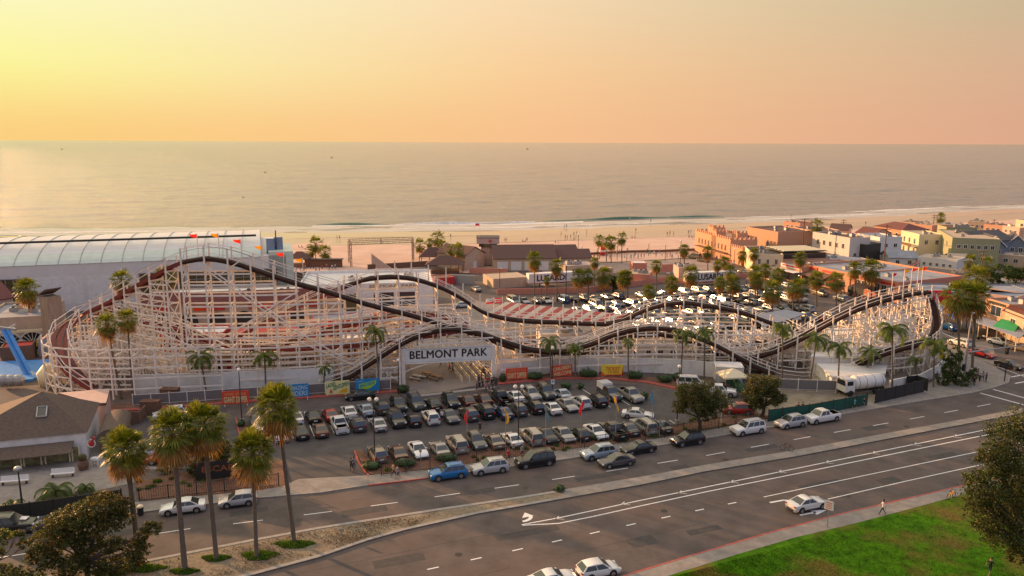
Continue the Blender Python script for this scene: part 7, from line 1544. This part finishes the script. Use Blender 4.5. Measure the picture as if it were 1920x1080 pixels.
r = thing('wooden_tower', 'tall narrow weathered tower with a slanted shingle cap left of the coaster', 'tower', (p.x, p.y, 0), R(-32)); m = MB(); m.box((0, 0, hT/2-.75), (2.8, 2.6, hT-1.5), M_CHIM); m.build('wall', r); m = MB(); m.add([(-1.7, -1.5, hT-1.5), (1.5, -1.5, hT-.1), (1.5, 1.5, hT-.1), (-1.7, 1.5, hT-1.5), (-1.7, -1.5, hT-1.3), (1.5, -1.5, hT+.1), (1.5, 1.5, hT+.1), (-1.7, 1.5, hT-1.3)], [(3, 2, 1, 0), (4, 5, 6, 7), (0, 1, 5, 4), (1, 2, 6, 5), (2, 3, 7, 6), (3, 0, 4, 7)], M_SHING); m.build('cap', r)
m = MB(); m.box((-1.45, 0, hT-3.2), (.1, 2.0, .5), M_ORANGE); m.build('sign_band', r)
p = G(40, 720); r = thing('blue_ride', 'blue amusement ride with slanted track girders and a round blue floor', 'ride', (p.x, p.y, 0))
P_ = PG((-30, 690), (5, 682), (100, 678), (102, 700), (60, 716), (-30, 722)); m = MB(); m.prism([(q_.x, q_.y) for q_ in P_], .02, .5, M_BLUEP); m.build('floor', r, True)
def zp(px, py, y): d = ray(px, py); t = y/d[1]; return Vector((d[0]*t, y, CAM_H+d[2]*t))
m = MB(); Y = 132
for dx in (0, 9): m.beam(zp(5+dx, 618, Y), zp(62+dx, 728, Y-6), .55, M_BLUEP, .5)
for k in range(9): t = k/8; m.beam(zp(5, 618, Y).lerp(zp(62, 728, Y-6), t), zp(14, 618, Y).lerp(zp(71, 728, Y-6), t), .2, M_BLUEP)
m.beam(zp(22, 640, Y), zp(72, 720, Y-6), .3, M_GREYMET); m.beam(zp(-20, 612, Y), zp(30, 618, Y), .4, M_GREYMET); m.beam(zp(60, 690, Y), zp(58, 735, Y-3), .35, M_BLUEP); m.build('girder', r, True)
m = MB(); q_ = G(95, 722); m.tube([(q_.x, q_.y, 0), (q_.x, q_.y, 2.2), (q_.x, q_.y, 3.6)], [1.6, 1.9, .8], M_CREAMP, 14); smooth_obj(m.build('drum', r, True))
for k in range(3): m = MB(); q_ = G(8+14*k, 726); m.sphere((q_.x, q_.y, 1.2), 1.0, M_GREYMET, 10, 6, (1, .8, 1)); m.build('cabin', r, True)
m = MB(); m.beam(zp(0, 622, 140), zp(28, 608, 140), .25, M_WHITE); m.beam(zp(5, 630, 140), zp(26, 614, 140), .25, M_WHITE); m.build('white_strut', r, True)
# ---------------- lamps, flags, furniture ----------------
M_BULB = mat('lamp_glass', (0.85, 0.80, 0.70), .3, var=0)
def lot_lamp(px, pb, pt, label, heads=2, m=M_DKMET, base=True):
    b = G(px, pb); d = ray(px, pt); t = b.y/d[1]; h = CAM_H+d[2]*t; r = thing('street_lamp', label, 'street lamp', (b.x, b.y, 0), 0, 'lamps of the near car park')
    q = MB(); q.tube([(0, 0, 0), (0, 0, h)], [.09, .06], m, 8); q.build('pole', r)
    if base: q = MB(); q.tube([(0, 0, 0), (0, 0, .8)], .3, M_CONC2, 12); q.build('foot', r)
    for k in range(heads):
        x = (-.45, .45)[k] if heads == 2 else 0; q = MB(); 
        if heads == 2: q.beam((0, 0, h-.1), (x, 0, h), .06, m)
        q.sphere((x, 0, h+.22), .27, M_BULB, 10, 7); q.build('globe', r)
lot_lamp(703, 868, 752, 'lamp with two globes at the left end of the front row'); lot_lamp(972, 838, 728, 'lamp with two globes in the middle of the front bed'); lot_lamp(1269, 797, 690, 'lamp by the lane at the right end of the near car park', 1); lot_lamp(454, 795, 696, 'single lamp on the island at the left end of the rows', 1); lot_lamp(748, 745, 678, 'slim lamp beside the left sign post', 1, base=False)
lot_lamp(1035, 735, 655, 'slim lamp with a small white sign between the two red banners', 1, base=False); p = G(1036, 745, 1.8); 
q = MB(); q.box((0, -.1, 2.0), (.55, .05, .75), M_WHITE); q.box((0, -.14, 2.1), (.3, .02, .3), M_BANBLU); q.beam((0, 0, 0), (0, 0, 2.4), .07, M_DKMET); o = own(q, 'parking_sign', tuple(G(1036, 738)), 'small white and blue parking sign among the back row cars', 'sign', world=False)
def feather_flag(px, pb, pt, m, label):
    b = G(px, pb); d = ray(px, pt); t = b.y/d[1]; h = CAM_H+d[2]*t; r = thing('banner_flag', label, 'flag', (b.x, b.y, 0), 0, 'coloured flags along the planted strip'); q = MB(); q.tube([(0, 0, 0), (0, 0, h)], [.06, .045], M_GREYMET, 7); q.build('flag_pole', r)
    q = MB(); n = 7; vs = []
    for i in range(n+1):
        t = i/n; w_ = .36*math.sin(math.pi*(.12+.86*t))**.7; z = h-.1-2.0*t; x = .25*math.sin(t*3.5+px); vs += [(x-.05-w_*.2, .1*math.sin(t*5), z), (x+w_*.65, .1*math.sin(t*5+1.2), z-.25), (x-.05-w_*.2, .03+.1*math.sin(t*5), z), (x+w_*.65, .03+.1*math.sin(t*5+1.2), z-.25)]
    q.add(vs, [f for i in range(n) for o in (4*i,) for f in ((o, o+1, o+5, o+4), (o+2, o+6, o+7, o+3))], m); q.build('flag', r)
feather_flag(876, 842, 766, M_REDF, 'red flag on a pole, leftmost along the planted strip'); feather_flag(948, 846, 764, M_YELF, 'yellow flag behind the silver kerbside suv'); feather_flag(1023, 842, 760, M_BLUF, 'light blue flag behind the boxy black suv'); feather_flag(1089, 832, 750, M_REDF, 'red flag in the middle of the planted strip'); feather_flag(1154, 826, 742, M_YELF, 'yellow flag above the black kerbside sedan'); feather_flag(1222, 814, 733, M_BLUF, 'light blue flag, rightmost along the planted strip')
# street signs
def sign_post(px, pb, h, w_, hh, m, label, letters=None, rz=0.0):
    b = G(px, pb); r = thing('street_sign', label, 'sign', (b.x, b.y, .1), rz); q = MB(); q.beam((0, 0, 0), (0, 0, h), .07, M_GREYMET); q.build('post', r); q = MB(); q.box((0, -.06, h-hh/2), (w_, .04, hh), m); q.build('sign_plate', r); return r
r = sign_post(1551, 990, 3.0, .95, 1.0, M_WHITE, 'square white sign on a thin post behind the driving white sedan', rz=R(-38))
q = MB()
for k in range(4): q.box((0, -.085, 2.78-.2*k), (.6, .01, .07), M_BANRED)
q.build('printed_lines', r)
sign_post(641, 1007, .9, .5, .35, M_GREYMET, 'low grey metal sign on the median edge'); sign_post(1236, 822, 2.6, .3, .45, M_GREYMET, 'thin grey sign post on the far pavement'); sign_post(789, 880, 2.6, .3, .45, M_GREYMET, 'thin grey sign post above the bright blue suv')
sign_post(457, 915, 2.0, .6, .5, M_SIGNBL, 'small pale blue sign in the left planting bed')
# lamp at the restaurant, bin, benches
b = G(43, 958); r = thing('street_lamp', 'old style lamp with a round head before the restaurant', 'street lamp', (b.x, b.y, 0)); q = MB(); q.tube([(0, 0, 0), (0, 0, 4.6)], [.12, .07], M_DKMET, 8); q.build('pole', r); q = MB(); q.sphere((0, 0, 4.9), .42, M_GREYMET, 12, 8, (1, 1, .8)); q.build('globe', r)
for px, py, w_, l in ((28, 908, 3.0, 'long pale bench under the left restaurant window'), (118, 894, 2.6, 'pale bench under the right restaurant window')):
    p = G(px, py); r = thing('bench', l, 'bench', (p.x, p.y, .02), R(12)); q = MB(); q.box((0, 0, .45), (w_, .5, .08), M_WHITE); q.build('seat', r); q = MB(); q.box((0, .24, .75), (w_, .06, .5), M_WHITE); q.build('backrest', r)
    for s in (-1, 1): q = MB(); q.box((s*w_*.42, 0, .2), (.08, .45, .42), M_DKMET); q.build('leg', r)
p = G(264, 966); q = MB(); q.tube([(p.x, p.y, .1), (p.x, p.y, 1.0)], [.3, .34], M_BLACK, 12); q.sphere((p.x, p.y, 1.0), .36, M_CREAMP, 12, 6, (1, 1, .6)); own(q, 'litter_bin', (p.x, p.y, .1), 'black bin with cream dome lid at the kerb left of the white sedan', 'bin')
for px, py, l in ((157, 880, 'brown barrel planter at the restaurant corner'), (180, 872, 'white animal shaped figure at the restaurant entry')):
    p = G(px, py); q = MB()
    if 'barrel' in l: q.tube([(0, 0, 0), (0, 0, .6), (0, 0, 1.2)], [.5, .65, .5], M_BROWN, 12); q.sphere((0, 0, 1.5), .5, M_LEAFO, 9, 6)
    else:
        q.sphere((0, 0, .75), .5, M_WHITE, 12, 8, (1.3, .7, .7)); q.sphere((.65, 0, 1.1), .27, M_WHITE, 10, 6)
        for sx in (-.4, .4):
            for sy in (-.2, .2): q.beam((sx, sy, 0), (sx, sy, .6), .14, M_WHITE)
    own(q, 'planter' if 'barrel' in l else 'statue', (p.x, p.y, .02), l, 'planter' if 'barrel' in l else 'statue', world=False)
# picnic tables on the plaza, white fallen motorcycle shape at the gate
for px, py, rz, l in ((800, 706, -35, 'wooden picnic table nearest the left sign post inside the entrance'), (818, 712, -38, 'second picnic table inside the entrance, nearer the car park'), (783, 712, -30, 'grey picnic table beside the left sign post')):
    p = G(px, py); r = thing('picnic_table', l, 'picnic table', (p.x, p.y, .02), R(rz), 'picnic tables on the plaza'); q = MB(); q.box((0, 0, .76), (2.2, .85, .07), M_TIMBER if 'grey' not in l else M_GREYMET); q.build('tabletop', r)
    for s in (-1, 1): q = MB(); q.box((0, s*.8, .45), (2.2, .3, .06), M_TIMBER if 'grey' not in l else M_WHITE); q.build('seat', r)
    for s in (-1, 1): q = MB(); q.beam((s*.8, -.8, 0), (s*.8, .2, .74), .1, M_DKMET); q.beam((s*.8, .8, 0), (s*.8, -.2, .74), .1, M_DKMET); q.build('leg', r)
# small white tent
P0 = G(1372, 727); r = thing('pop_up_tent', 'small white pointed tent behind the green screened fence', 'tent', (P0.x, P0.y, 0), R(10)); q = MB(); a = [(-2.1, -1.8), (2.1, -1.8), (2.1, 1.8), (-2.1, 1.8)]; q.add([(x, y, 2.3) for x, y in a]+[(0, 0, 3.4), (0, 0, 3.3)]+[(x, y, 2.05) for x, y in a], [(0, 1, 4), (1, 2, 4), (2, 3, 4), (3, 0, 4), (0, 6, 7, 1), (1, 7, 8, 2), (2, 8, 9, 3), (3, 9, 6, 0)], M_CREAMP); q.build('canopy', r)
for x, y in a: q = MB(); q.beam((x*.97, y*.97, 0), (x*.97, y*.97, 2.2), .06, M_GREYMET); q.build('leg', r)
for i, (px, py, l) in enumerate([(1349, 745, 'leftmost'), (1362, 751, 'second'), (1372, 758, 'third'), (1381, 763, 'fourth'), (1352, 785, 'lowest')]):
    p = G(px, py+8); q = MB(); q.tube([(0, 0, 0), (0, 0, 1.3)], .09, M_WHITE, 8); q.tube([(0, 0, 1.3), (0, 0, 1.38)], .1, M_GREYMET, 8); own(q, 'bollard', (p.x, p.y, .02), l+' slim white bollard beside the green fence', 'bollard', 'white bollards by the green fence', world=False)
# bikes
def bicycle(px, py, rz, label, m, group=None):
    p = G(px, py, .1); r = thing('bicycle', label, 'bicycle', (p.x, p.y, .12), R(rz), group)
    for x in (-.52, .52):
        q = MB(); 
        for k in range(14): t0, t1 = 2*math.pi*k/14, 2*math.pi*(k+1)/14; q.beam((x+.33*math.cos(t0), 0, .34+.33*math.sin(t0)), (x+.33*math.cos(t1), 0, .34+.33*math.sin(t1)), .045, M_TYRE)
        for k in range(4): t0 = math.pi*k/4; q.beam((x-.3*math.cos(t0), 0, .34-.3*math.sin(t0)), (x+.3*math.cos(t0), 0, .34+.3*math.sin(t0)), .012, M_GREYMET)
        q.build('wheel', r)
    q = MB(); 
    for a, b in (((-.52, 0, .34), (-.05, 0, .32)), ((-.05, 0, .32), (.38, 0, .8)), ((-.22, 0, .85), (.38, 0, .84)), ((-.22, 0, .9), (-.05, 0, .32)), ((-.52, 0, .34), (-.22, 0, .8)), ((.52, 0, .34), (.36, 0, 1.0))): q.beam(a, b, .045, m)
    q.build('frame', r); q = MB(); q.box((-.24, 0, .95), (.26, .14, .06), M_BLACK); q.build('saddle', r); q = MB(); q.beam((.34, -.28, 1.0), (.34, .28, 1.0), .035, M_BLACK); q.build('handlebar', r)
bicycle(1783, 935, 30, 'bicycle lying on the near pavement beside the big dark tree', M_YELF); bicycle(1475, 845, -30, 'rusty bicycle leaning on the concrete median', M_BROWN)
for k in range(4): bicycle(1810+6*k, 712-2*k, 70+8*k, ['leftmost', 'second', 'third', 'rightmost'][k]+' dark bicycle of the group on the corner pavement', M_BLACK, 'bicycles on the corner pavement')
for k in range(3): bicycle(1266+4*k, 497, 60+20*k, ['left', 'middle', 'right'][k]+' bicycle by the short orange wall at the promenade', M_BLACK, 'bicycles at the promenade')
# motorcycle by the shops
for px, py, l in ((1842, 638, 'white and black motorcycle parked before the shops'), (1860, 622, 'dark motorcycle partly behind the white one')):
    p = G(px, py); r = thing('motorcycle', l, 'motorcycle', (p.x, p.y, .02), R(-30))
    for x in (-.7, .7): q = MB(); q.tube([(x, -.07, .32), (x, .07, .32)], .32, M_TYRE, 12); q.build('wheel', r)
    q = MB(); q.box((0, 0, .5), (.7, .28, .4), M_DKMET); q.sphere((.2, 0, .85), .25, M_WHITE if 'white and' in l else M_BLACK, 8, 5, (1.3, .7, .8)); q.box((-.4, 0, .82), (.7, .26, .1), M_BLACK); q.beam((.7, 0, .35), (.45, 0, 1.0), .08, M_GREYMET); q.build('body', r); q = MB(); q.beam((.45, -.35, 1.05), (.45, .35, 1.05), .05, M_BLACK); q.build('handlebar', r)
# utility poles with cross arms, wires
def upole(px, pb, pt, label, arms=2):
    b = G(px, pb); d = ray(px, pt); t = b.y/d[1]; h = CAM_H+d[2]*t; r = thing('utility_pole', label, 'utility pole', (b.x, b.y, 0)); q = MB(); q.tube([(0, 0, 0), (0, 0, h)], [.22, .15], M_BROWN, 8); q.build('pole', r)
    for k in range(arms): q = MB(); q.beam((-1.3, 0, h-.5-1.0*k), (1.3, 0, h-.5-1.0*k), .14, M_BROWN); [q.tube([(x, 0, h-.45-k), (x, 0, h-.25-k)], .05, M_GREYMET, 6) for x in (-1.2, -.6, .6, 1.2)]; q.build('cross_arm', r)
    return Vector((b.x, b.y, h))
T = [upole(1503, 489, 409, 'tall wooden utility pole left of the pale apartments'), upole(1655, 512, 421, 'brown utility pole before the white blocks'), upole(1835, 548, 468, 'brown utility pole with a lamp arm by the round trees'), upole(1580, 440, 411, 'distant utility pole close to the sand'), upole(1749, 432, 402, 'distant utility pole left of the far round palm'), upole(1862, 432, 411, 'distant utility pole among the beach houses')]
r = thing('power_line', 'thin power lines strung between the brown utility poles', 'power line', tuple(T[0]))
for a, b_ in ((T[0], T[1]), (T[1], T[2])):
    for o in (-1.2, 0, 1.2):
        q = MB(); n = 10; pp = [a.lerp(b_, k/n)+Vector((o, 0, -.3-1.4*math.sin(math.pi*k/n))) for k in range(n+1)]
        for u_, v_ in zip(pp, pp[1:]): q.beam(u_, v_, .035, M_BLACK)
        q.build('wire', r, True)
# lamps around the far car park and the square
for i, (px, pb, pt, l) in enumerate([(937, 545, 503, 'grey lamp left of the white trailer'), (1015, 600, 534, 'two armed lamp behind the striped roof'), (1061, 565, 498, 'grey lamp before the right part of the white trailer'), (1247, 490, 459, 'slim pole on the promenade'), (1368, 585, 493, 'lamp by the castle street'), (1249, 560, 512, 'lamp in front of the far rows'), (1399, 540, 523, 'short lamp right of the second trailer'), (1275, 500, 452, 'lamp at the edge of the square'), (1216, 480, 456, 'lamp by the sea wall'), (1084, 468, 440, 'slim beach volleyball pole'), (1175, 492, 466, 'lamp beside the rightmost promenade palm'), (1157, 488, 462, 'lamp between the promenade palms'), (1120, 490, 466, 'lamp left of the promenade palms'), (1091, 478, 461, 'short lamp right of the low tan building'), (1376, 500, 468, 'lamp near the castle corner')]):
    b = G(px, pb); d = ray(px, pt); t = b.y/d[1]; h = CAM_H+d[2]*t; r = thing('lamp_post', l, 'lamp post', (b.x, b.y, 0), 0, 'lamp posts behind the coaster'); q = MB(); q.tube([(0, 0, 0), (0, 0, h)], .09, M_DKMET, 6); q.build('pole', r); q = MB()
    q.box((.3, 0, h), (.9, .3, .12), M_BULB) if i < 7 else q.sphere((0, 0, h+.1), .28, M_BULB, 8, 5); q.build('lamp_head', r)
# traffic signal at the junction
b = G(1806, 722); r = thing('traffic_signal', 'tall grey signal mast with long arms at the street corner', 'traffic signal', (b.x, b.y, .1)); H_ = 10.0; q = MB(); q.tube([(0, 0, 0), (0, 0, H_)], [.2, .13], M_GREYMET, 10); q.build('mast', r)
q = MB(); q.tube([(0, 0, 5.6), (8, 2.0, 6.0), (16, 4, 6.1)], [.13, .09, .06], M_GREYMET, 7); q.build('arm', r); q = MB(); q.tube([(0, 0, H_), (2.5, 4.0, H_+.8), (5, 8, H_+.7)], [.08, .06, .05], M_GREYMET, 6); q.box((5.2, 8.3, H_+.62), (.4, .9, .15), M_BULB); q.build('lamp_arm', r)
for x, z in ((13.5, 5.5), (8.0, 5.3), (-.3, 3.0)): q = MB(); q.box((x, x*.25, z), (.4, .4, 1.1), M_BLACK); [q.tube([(x, x*.25-.2, z+.33*k), (x, x*.25-.28, z+.33*k)], .12, M_DKMET, 8) for k in (-1, 0, 1)]; q.build('signal_head', r)
b = G(1883, 716); r = thing('traffic_signal', 'short dark signal post at the pavement edge of the junction', 'traffic signal', (b.x, b.y, .1)); q = MB(); q.tube([(0, 0, 0), (0, 0, 2.6)], .09, M_DKMET, 8); q.build('mast', r); q = MB(); q.box((0, 0, 2.9), (.5, .4, .8), M_BLACK); q.build('signal_head', r)
# boats and buoys far out
for px, py, l in ((497, 323, 'tiny dark boat nearest the beach'), (622, 296, 'tiny boat in the middle of the sea'), (116, 280, 'tiny boat close to the horizon at the left'), (989, 280, 'tiny boat close to the horizon in the middle'), (456, 370, 'lone surfer shaped speck in the near water')):
    p = G(px, py, -1.6); s = min(max(.25, p.y/2600.0), 2.2); r = thing('boat', l, 'boat', (p.x, p.y, -1.7)); q = MB(); q.prism([(-4*s, -1.2*s), (2.5*s, -1.2*s), (4.5*s, 0), (2.5*s, 1.2*s), (-4*s, 1.2*s)], -.2, 1.3*s, M_DKMET); q.build('hull', r); q = MB(); q.box((-.5*s, 0, 1.9*s), (2.6*s, 1.6*s, 1.5*s), M_DKMET); q.build('cabin', r); q = MB(); q.beam((-.5*s, 0, 2.5*s), (-.5*s, 0, 4*s), .15*s, M_DKMET); q.build('antenna', r)
# red and white inflatable by the promenade
p = G(1130, 478); q = MB(); q.tube([(0, 0, 0), (0, 0, 1.5), (0, 0, 3.0), (0, 0, 4.2)], [1.0, 1.2, .9, .2], M_RED, 10); q.tube([(0, 0, 1.2), (0, 0, 1.9)], 1.3, M_WHITE, 10); own(q, 'inflatable_figure', (p.x, p.y, 0), 'red and white inflatable figure standing between the promenade palms', 'inflatable', world=False)
# ---------------- people ----------------
def person_mesh(pose, seed):
    """one continuous body grown from a jointed skeleton"""
    rr = random.Random(seed)
    sw = {'stand': .08, 'walk': .34, 'sit': 0}[pose]; hipz = .92 if pose != 'sit' else .22
    V = [(0, 0, hipz)]; E = []; Rr = [(.15, .12)]
    def add(p, par, r): V.append(p); E.append((par, len(V)-1)); Rr.append(r); return len(V)-1
    ch = add((0, 0.02, hipz+.28), 0, (.14, .105)); sh = add((0, 0, hipz+.50), ch, (.165, .10)); nk = add((0, 0, hipz+.60), sh, (.055, .055)); hd = add((0, -.02, hipz+.70), nk, (.085, .095)); add((0, -.01, hipz+.83), hd, (.075, .085))
    for s in (-1, 1):
        if pose == 'sit':
            k = add((s*.12, -.42, .32), 0, (.075, .075)); f = add((s*.14, -.72, .08), k, (.05, .05)); add((s*.15, -.84, .06), f, (.04, .035))
            e = add((s*.24, .05, .50), sh, (.045, .045)); add((s*.22, -.2, .36), e, (.035, .035))
        else:
            d = s*sw; hp = add((s*.10, 0, hipz-.06), 0, (.085, .09)); k = add((s*.11, -d*.45-.02, .49), hp, (.062, .065)); f = add((s*.11, -d+.02, .09), k, (.042, .045)); add((s*.12, -d-.14, .04), f, (.04, .032))
            a = add((s*.19, 0, hipz+.50), sh, (.055, .055)); e = add((s*.25, d*.4+.02, hipz+.22), a, (.042, .042)); h = add((s*.26, d*.9-.06, hipz-.02), e, (.03, .033)); add((s*.255, d*.95-.1, hipz-.12), h, (.026, .034))
    me = bpy.data.meshes.new('person'); me.from_pydata(V, E, []); o = bpy.data.objects.new('person', me); C.objects.link(o)
    md = o.modifiers.new('s', 'SKIN'); sb = o.modifiers.new('d', 'SUBSURF'); sb.levels = 1; sb.render_levels = 1
    for i, r in enumerate(Rr): me.skin_vertices[0].data[i].radius = r
    me.skin_vertices[0].data[0].use_root = True
    bpy.context.view_layer.update(); ev = bpy.data.meshes.new_from_object(o.evaluated_get(bpy.context.evaluated_depsgraph_get())); bpy.data.objects.remove(o)
    ev.materials.clear(); [ev.materials.append(m) for m in (M_SKIN, M_CLOTH, M_TROUS)]
    for p in ev.polygons:
        z = p.center.z; x = abs(p.center.x); p.use_smooth = True
        if pose == 'sit': p.material_index = 1 if (.26 < z < .78 and p.center.y > -.25) else (2 if z < .45 and p.center.y > -.6 else 0)
        else: p.material_index = 0 if z > hipz+.55 else (1 if (z > hipz-.02 and not (x > .215 and z < hipz+.25)) else (0 if (x > .2) else (2 if z > (.1 if seed % 2 else .5) else 0)))
    h = MB(); h.sphere((0, .015, hipz+.80), .115, M_HAIR, 10, 7, (.92, 1.0, .95)); 
    if seed % 2: h.sphere((0, .06, hipz+.68), .09, M_HAIR, 8, 6, (1, .6, 1.5))
    return ev, h.mesh('hair')
PM = {(k, s): person_mesh(k, s) for k in ('stand', 'walk', 'sit') for s in (1, 2)}
SH = {'white': (.75, .74, .72), 'black': (.02, .02, .022), 'red': (.5, .03, .04), 'blue': (.05, .12, .35), 'grey': (.25, .25, .26), 'teal': (.03, .28, .30), 'tan': (.45, .33, .22), 'pink': (.6, .2, .25), 'dark': (.05, .05, .06)}
rp = random.Random(21)
def person(px, py, pose, shirt, label, group=None, rz=None, z=0.0, sc_=1.0, seed=None):
    p = G(px, py, z) if py > 474 or z > 0 else None
    if p is None:
        zz = -.3
        for _ in range(6):
            q = G(px, py, zz); s = shore_y(q.x); o = q.y-s; zz = 0 if o < -130 else (-.15*(o+130)/40 if o < -90 else (-.15-.45*(o+90)/35 if o < -55 else (-.6-.75*(o+55)/30 if o < -25 else max(-1.85, -1.35-.6*(o+25)/25)))); zz += .04 if -42 < o < 0 else 0
        p = G(px, py, zz)
    me, hr = PM[(pose, seed or rp.choice((1, 2)))]; o = bpy.data.objects.new('person', me); C.objects.link(o); o.location = (p.x, p.y, p.z+.02); o.rotation_euler = (0, 0, R(rz) if rz is not None else rp.uniform(0, 6.28)); o.scale = (sc_,)*3; o.color = (*SH[shirt], 1)
    tag(o, label, 'person', group); h = bpy.data.objects.new('hair', hr); C.objects.link(h); h.parent = o; return o
person(1654, 965, 'walk', 'white', 'woman in a white top and dark shorts walking on the near pavement', rz=250, z=.13, seed=1)
person(1855, 1078, 'walk', 'black', 'person in a dark top walking under the big tree at the bottom right', rz=300, z=.12, seed=2)
person(659, 884, 'walk', 'dark', 'left person of the pair walking at the red kerb corner', 'pair at the red kerb corner', 190, seed=2); person(664, 881, 'stand', 'grey', 'right person of the pair walking at the red kerb corner', 'pair at the red kerb corner', 190, seed=1)
person(738, 893, 'walk', 'tan', 'person in tan walking behind another on the far pavement', None, 110, z=.13); person(746, 898, 'walk', 'grey', 'person in grey stepping along the far pavement edge', None, 110, z=.13)
person(829, 790, 'stand', 'white', 'man in a white shirt between the white suv and the grey sedan', None, 200, seed=2); person(900, 812, 'stand', 'black', 'person in black standing on the lane between the parked rows', None, 180, seed=2)
person(979, 858, 'stand', 'grey', 'person in pale grey behind the boxy black suv', None, 20, z=.13); person(953, 866, 'walk', 'red', 'person in red trousers behind the silver kerbside suv', None, 20, z=.13)
person(1602, 768, 'walk', 'teal', 'person in a teal shirt walking along the green screened fence', None, 200, z=.13, seed=2); person(1619, 766, 'walk', 'black', 'person in black next to the teal shirt on the pavement', None, 20, z=.13)
person(1496, 776, 'stand', 'black', 'left person behind the silver suv by the green fence', None, 0, z=.13); person(1504, 775, 'stand', 'dark', 'right person behind the silver suv by the green fence', None, 0, z=.13)
crowd = [(898, 722, 'black'), (903, 716, 'dark'), (906, 706, 'black'), (911, 700, 'dark'), (914, 724, 'red'), (917, 718, 'grey'), (922, 727, 'black'), (926, 722, 'dark'), (894, 735, 'black'), (899, 733, 'black'), (905, 730, 'dark'), (911, 735, 'pink'), (917, 734, 'grey'), (924, 736, 'black'), (930, 727, 'black'), (916, 706, 'white'), (921, 704, 'white'), (909, 712, 'dark')]
for i, (x, y, s) in enumerate(crowd): person(x, y, 'stand', s, 'person in %s in the crowd at the right sign post, %s from the left' % (s, ordn(sorted(range(len(crowd)), key=lambda k: crowd[k][0]).index(i))), 'crowd at the right sign post')
for i, (x, y, s) in enumerate([(843, 698, 'pink'), (849, 702, 'dark'), (826, 687, 'grey'), (883, 690, 'red'), (901, 690, 'tan'), (848, 690, 'tan')]): person(x, y, 'walk', s, 'person in %s on the plaza seen under the sign, %s' % (s, ['left of the dark one', 'throwing a long shadow', 'far left', 'among the queue rails', 'right of the rails', 'furthest back'][i]), 'people under the sign')
beach = [(632, 449, 'stand', 'dark'), (637, 449, 'stand', 'dark'), (845, 446, 'stand', 'dark'), (1058, 427, 'walk', 'white'), (1062, 427, 'walk', 'dark'), (1052, 441, 'walk', 'white'), (1100, 438, 'stand', 'red'), (1076, 442, 'stand', 'dark'), (1081, 440, 'stand', 'tan'), (1085, 442, 'stand', 'white'), (1060, 448, 'stand', 'red'), (1064, 449, 'stand', 'dark'), (1070, 447, 'stand', 'dark'), (1078, 450, 'stand', 'red'), (1192, 435, 'walk', 'dark'), (1220, 417, 'walk', 'dark'), (1181, 413, 'stand', 'white'), (1251, 442, 'stand', 'dark'), (1256, 440, 'stand', 'red'), (1263, 441, 'stand', 'dark'),
         (1291, 439, 'stand', 'blue'), (1295, 438, 'stand', 'dark'), (988, 453, 'stand', 'dark'), (980, 454, 'sit', 'red'), (985, 454, 'sit', 'blue'), (1041, 456, 'sit', 'dark'), (1046, 455, 'sit', 'white'), (1075, 452, 'sit', 'grey'), (1185, 447, 'sit', 'dark'), (1190, 447, 'sit', 'red'), (1292, 446, 'sit', 'dark'), (1297, 446, 'sit', 'dark'), (1301, 445, 'sit', 'tan'), (950, 451, 'sit', 'dark'), (947, 450, 'sit', 'pink'), (207, 447, 'stand', 'dark'), (560, 465, 'sit', 'dark'), (566, 465, 'sit', 'red'), (1483, 407, 'walk', 'dark'), (1623, 421, 'stand', 'dark')]
bs = sorted(range(len(beach)), key=lambda k: beach[k][0])
for i, (x, y, ps, s) in enumerate(beach): person(x, y, ps, s, 'beach goer in %s, %s on the sand, number %s counted from the left' % (s, {'stand': 'standing', 'walk': 'walking', 'sit': 'sitting'}[ps], str(bs.index(i)+1)), 'people on the beach')
prom = [(1108+5.3*i+rp.uniform(-2, 2), 474+rp.uniform(0, 14)) for i in range(34)]; prom.sort()
for i, (x, y) in enumerate(prom): s = rp.choice(list(SH)); person(x, max(475, y), rp.choice(['stand', 'walk']), s, 'person in %s on the promenade, %s' % (s, 'place %d from the left' % (i+1)), 'people on the promenade')
for i in range(16):
    x = 1300+i*7+rp.uniform(-2, 2); s = rp.choice(list(SH)); person(x, 477+i*1.6+rp.uniform(-2, 4), rp.choice(['stand', 'walk']), s, 'person in %s before the castle and pub fronts, place %d from the left' % (s, i+1), 'people before the castle and pub')
for i in range(14):
    x = 1575+i*8+rp.uniform(-2, 2); s = rp.choice(list(SH)); person(x, 553+i*2.6+rp.uniform(-2, 3), rp.choice(['stand', 'walk']), s, 'person in %s outside the shops, place %d from the left' % (s, i+1), 'people outside the shops')
for i, (x, y) in enumerate([(1822, 722), (1829, 720), (1836, 723), (1842, 719), (1833, 714), (1826, 728), (1848, 722)]): s = ['black', 'dark', 'black', 'grey', 'dark', 'black', 'dark'][i]; person(x, y-4, 'stand', s, 'person in %s waiting on the corner pavement, place %d from the left' % (s, sorted([1822, 1829, 1836, 1842, 1833, 1826, 1848]).index(x)+1), 'people on the corner pavement', z=.02)
for i in range(15):
    x = 545+i*6; s = rp.choice(list(SH)); person(x+rp.uniform(-2, 2), 503+rp.uniform(0, 9), 'stand', s, 'person in %s at the beach bar, place %d from the left' % (s, i+1), 'people at the beach bar')
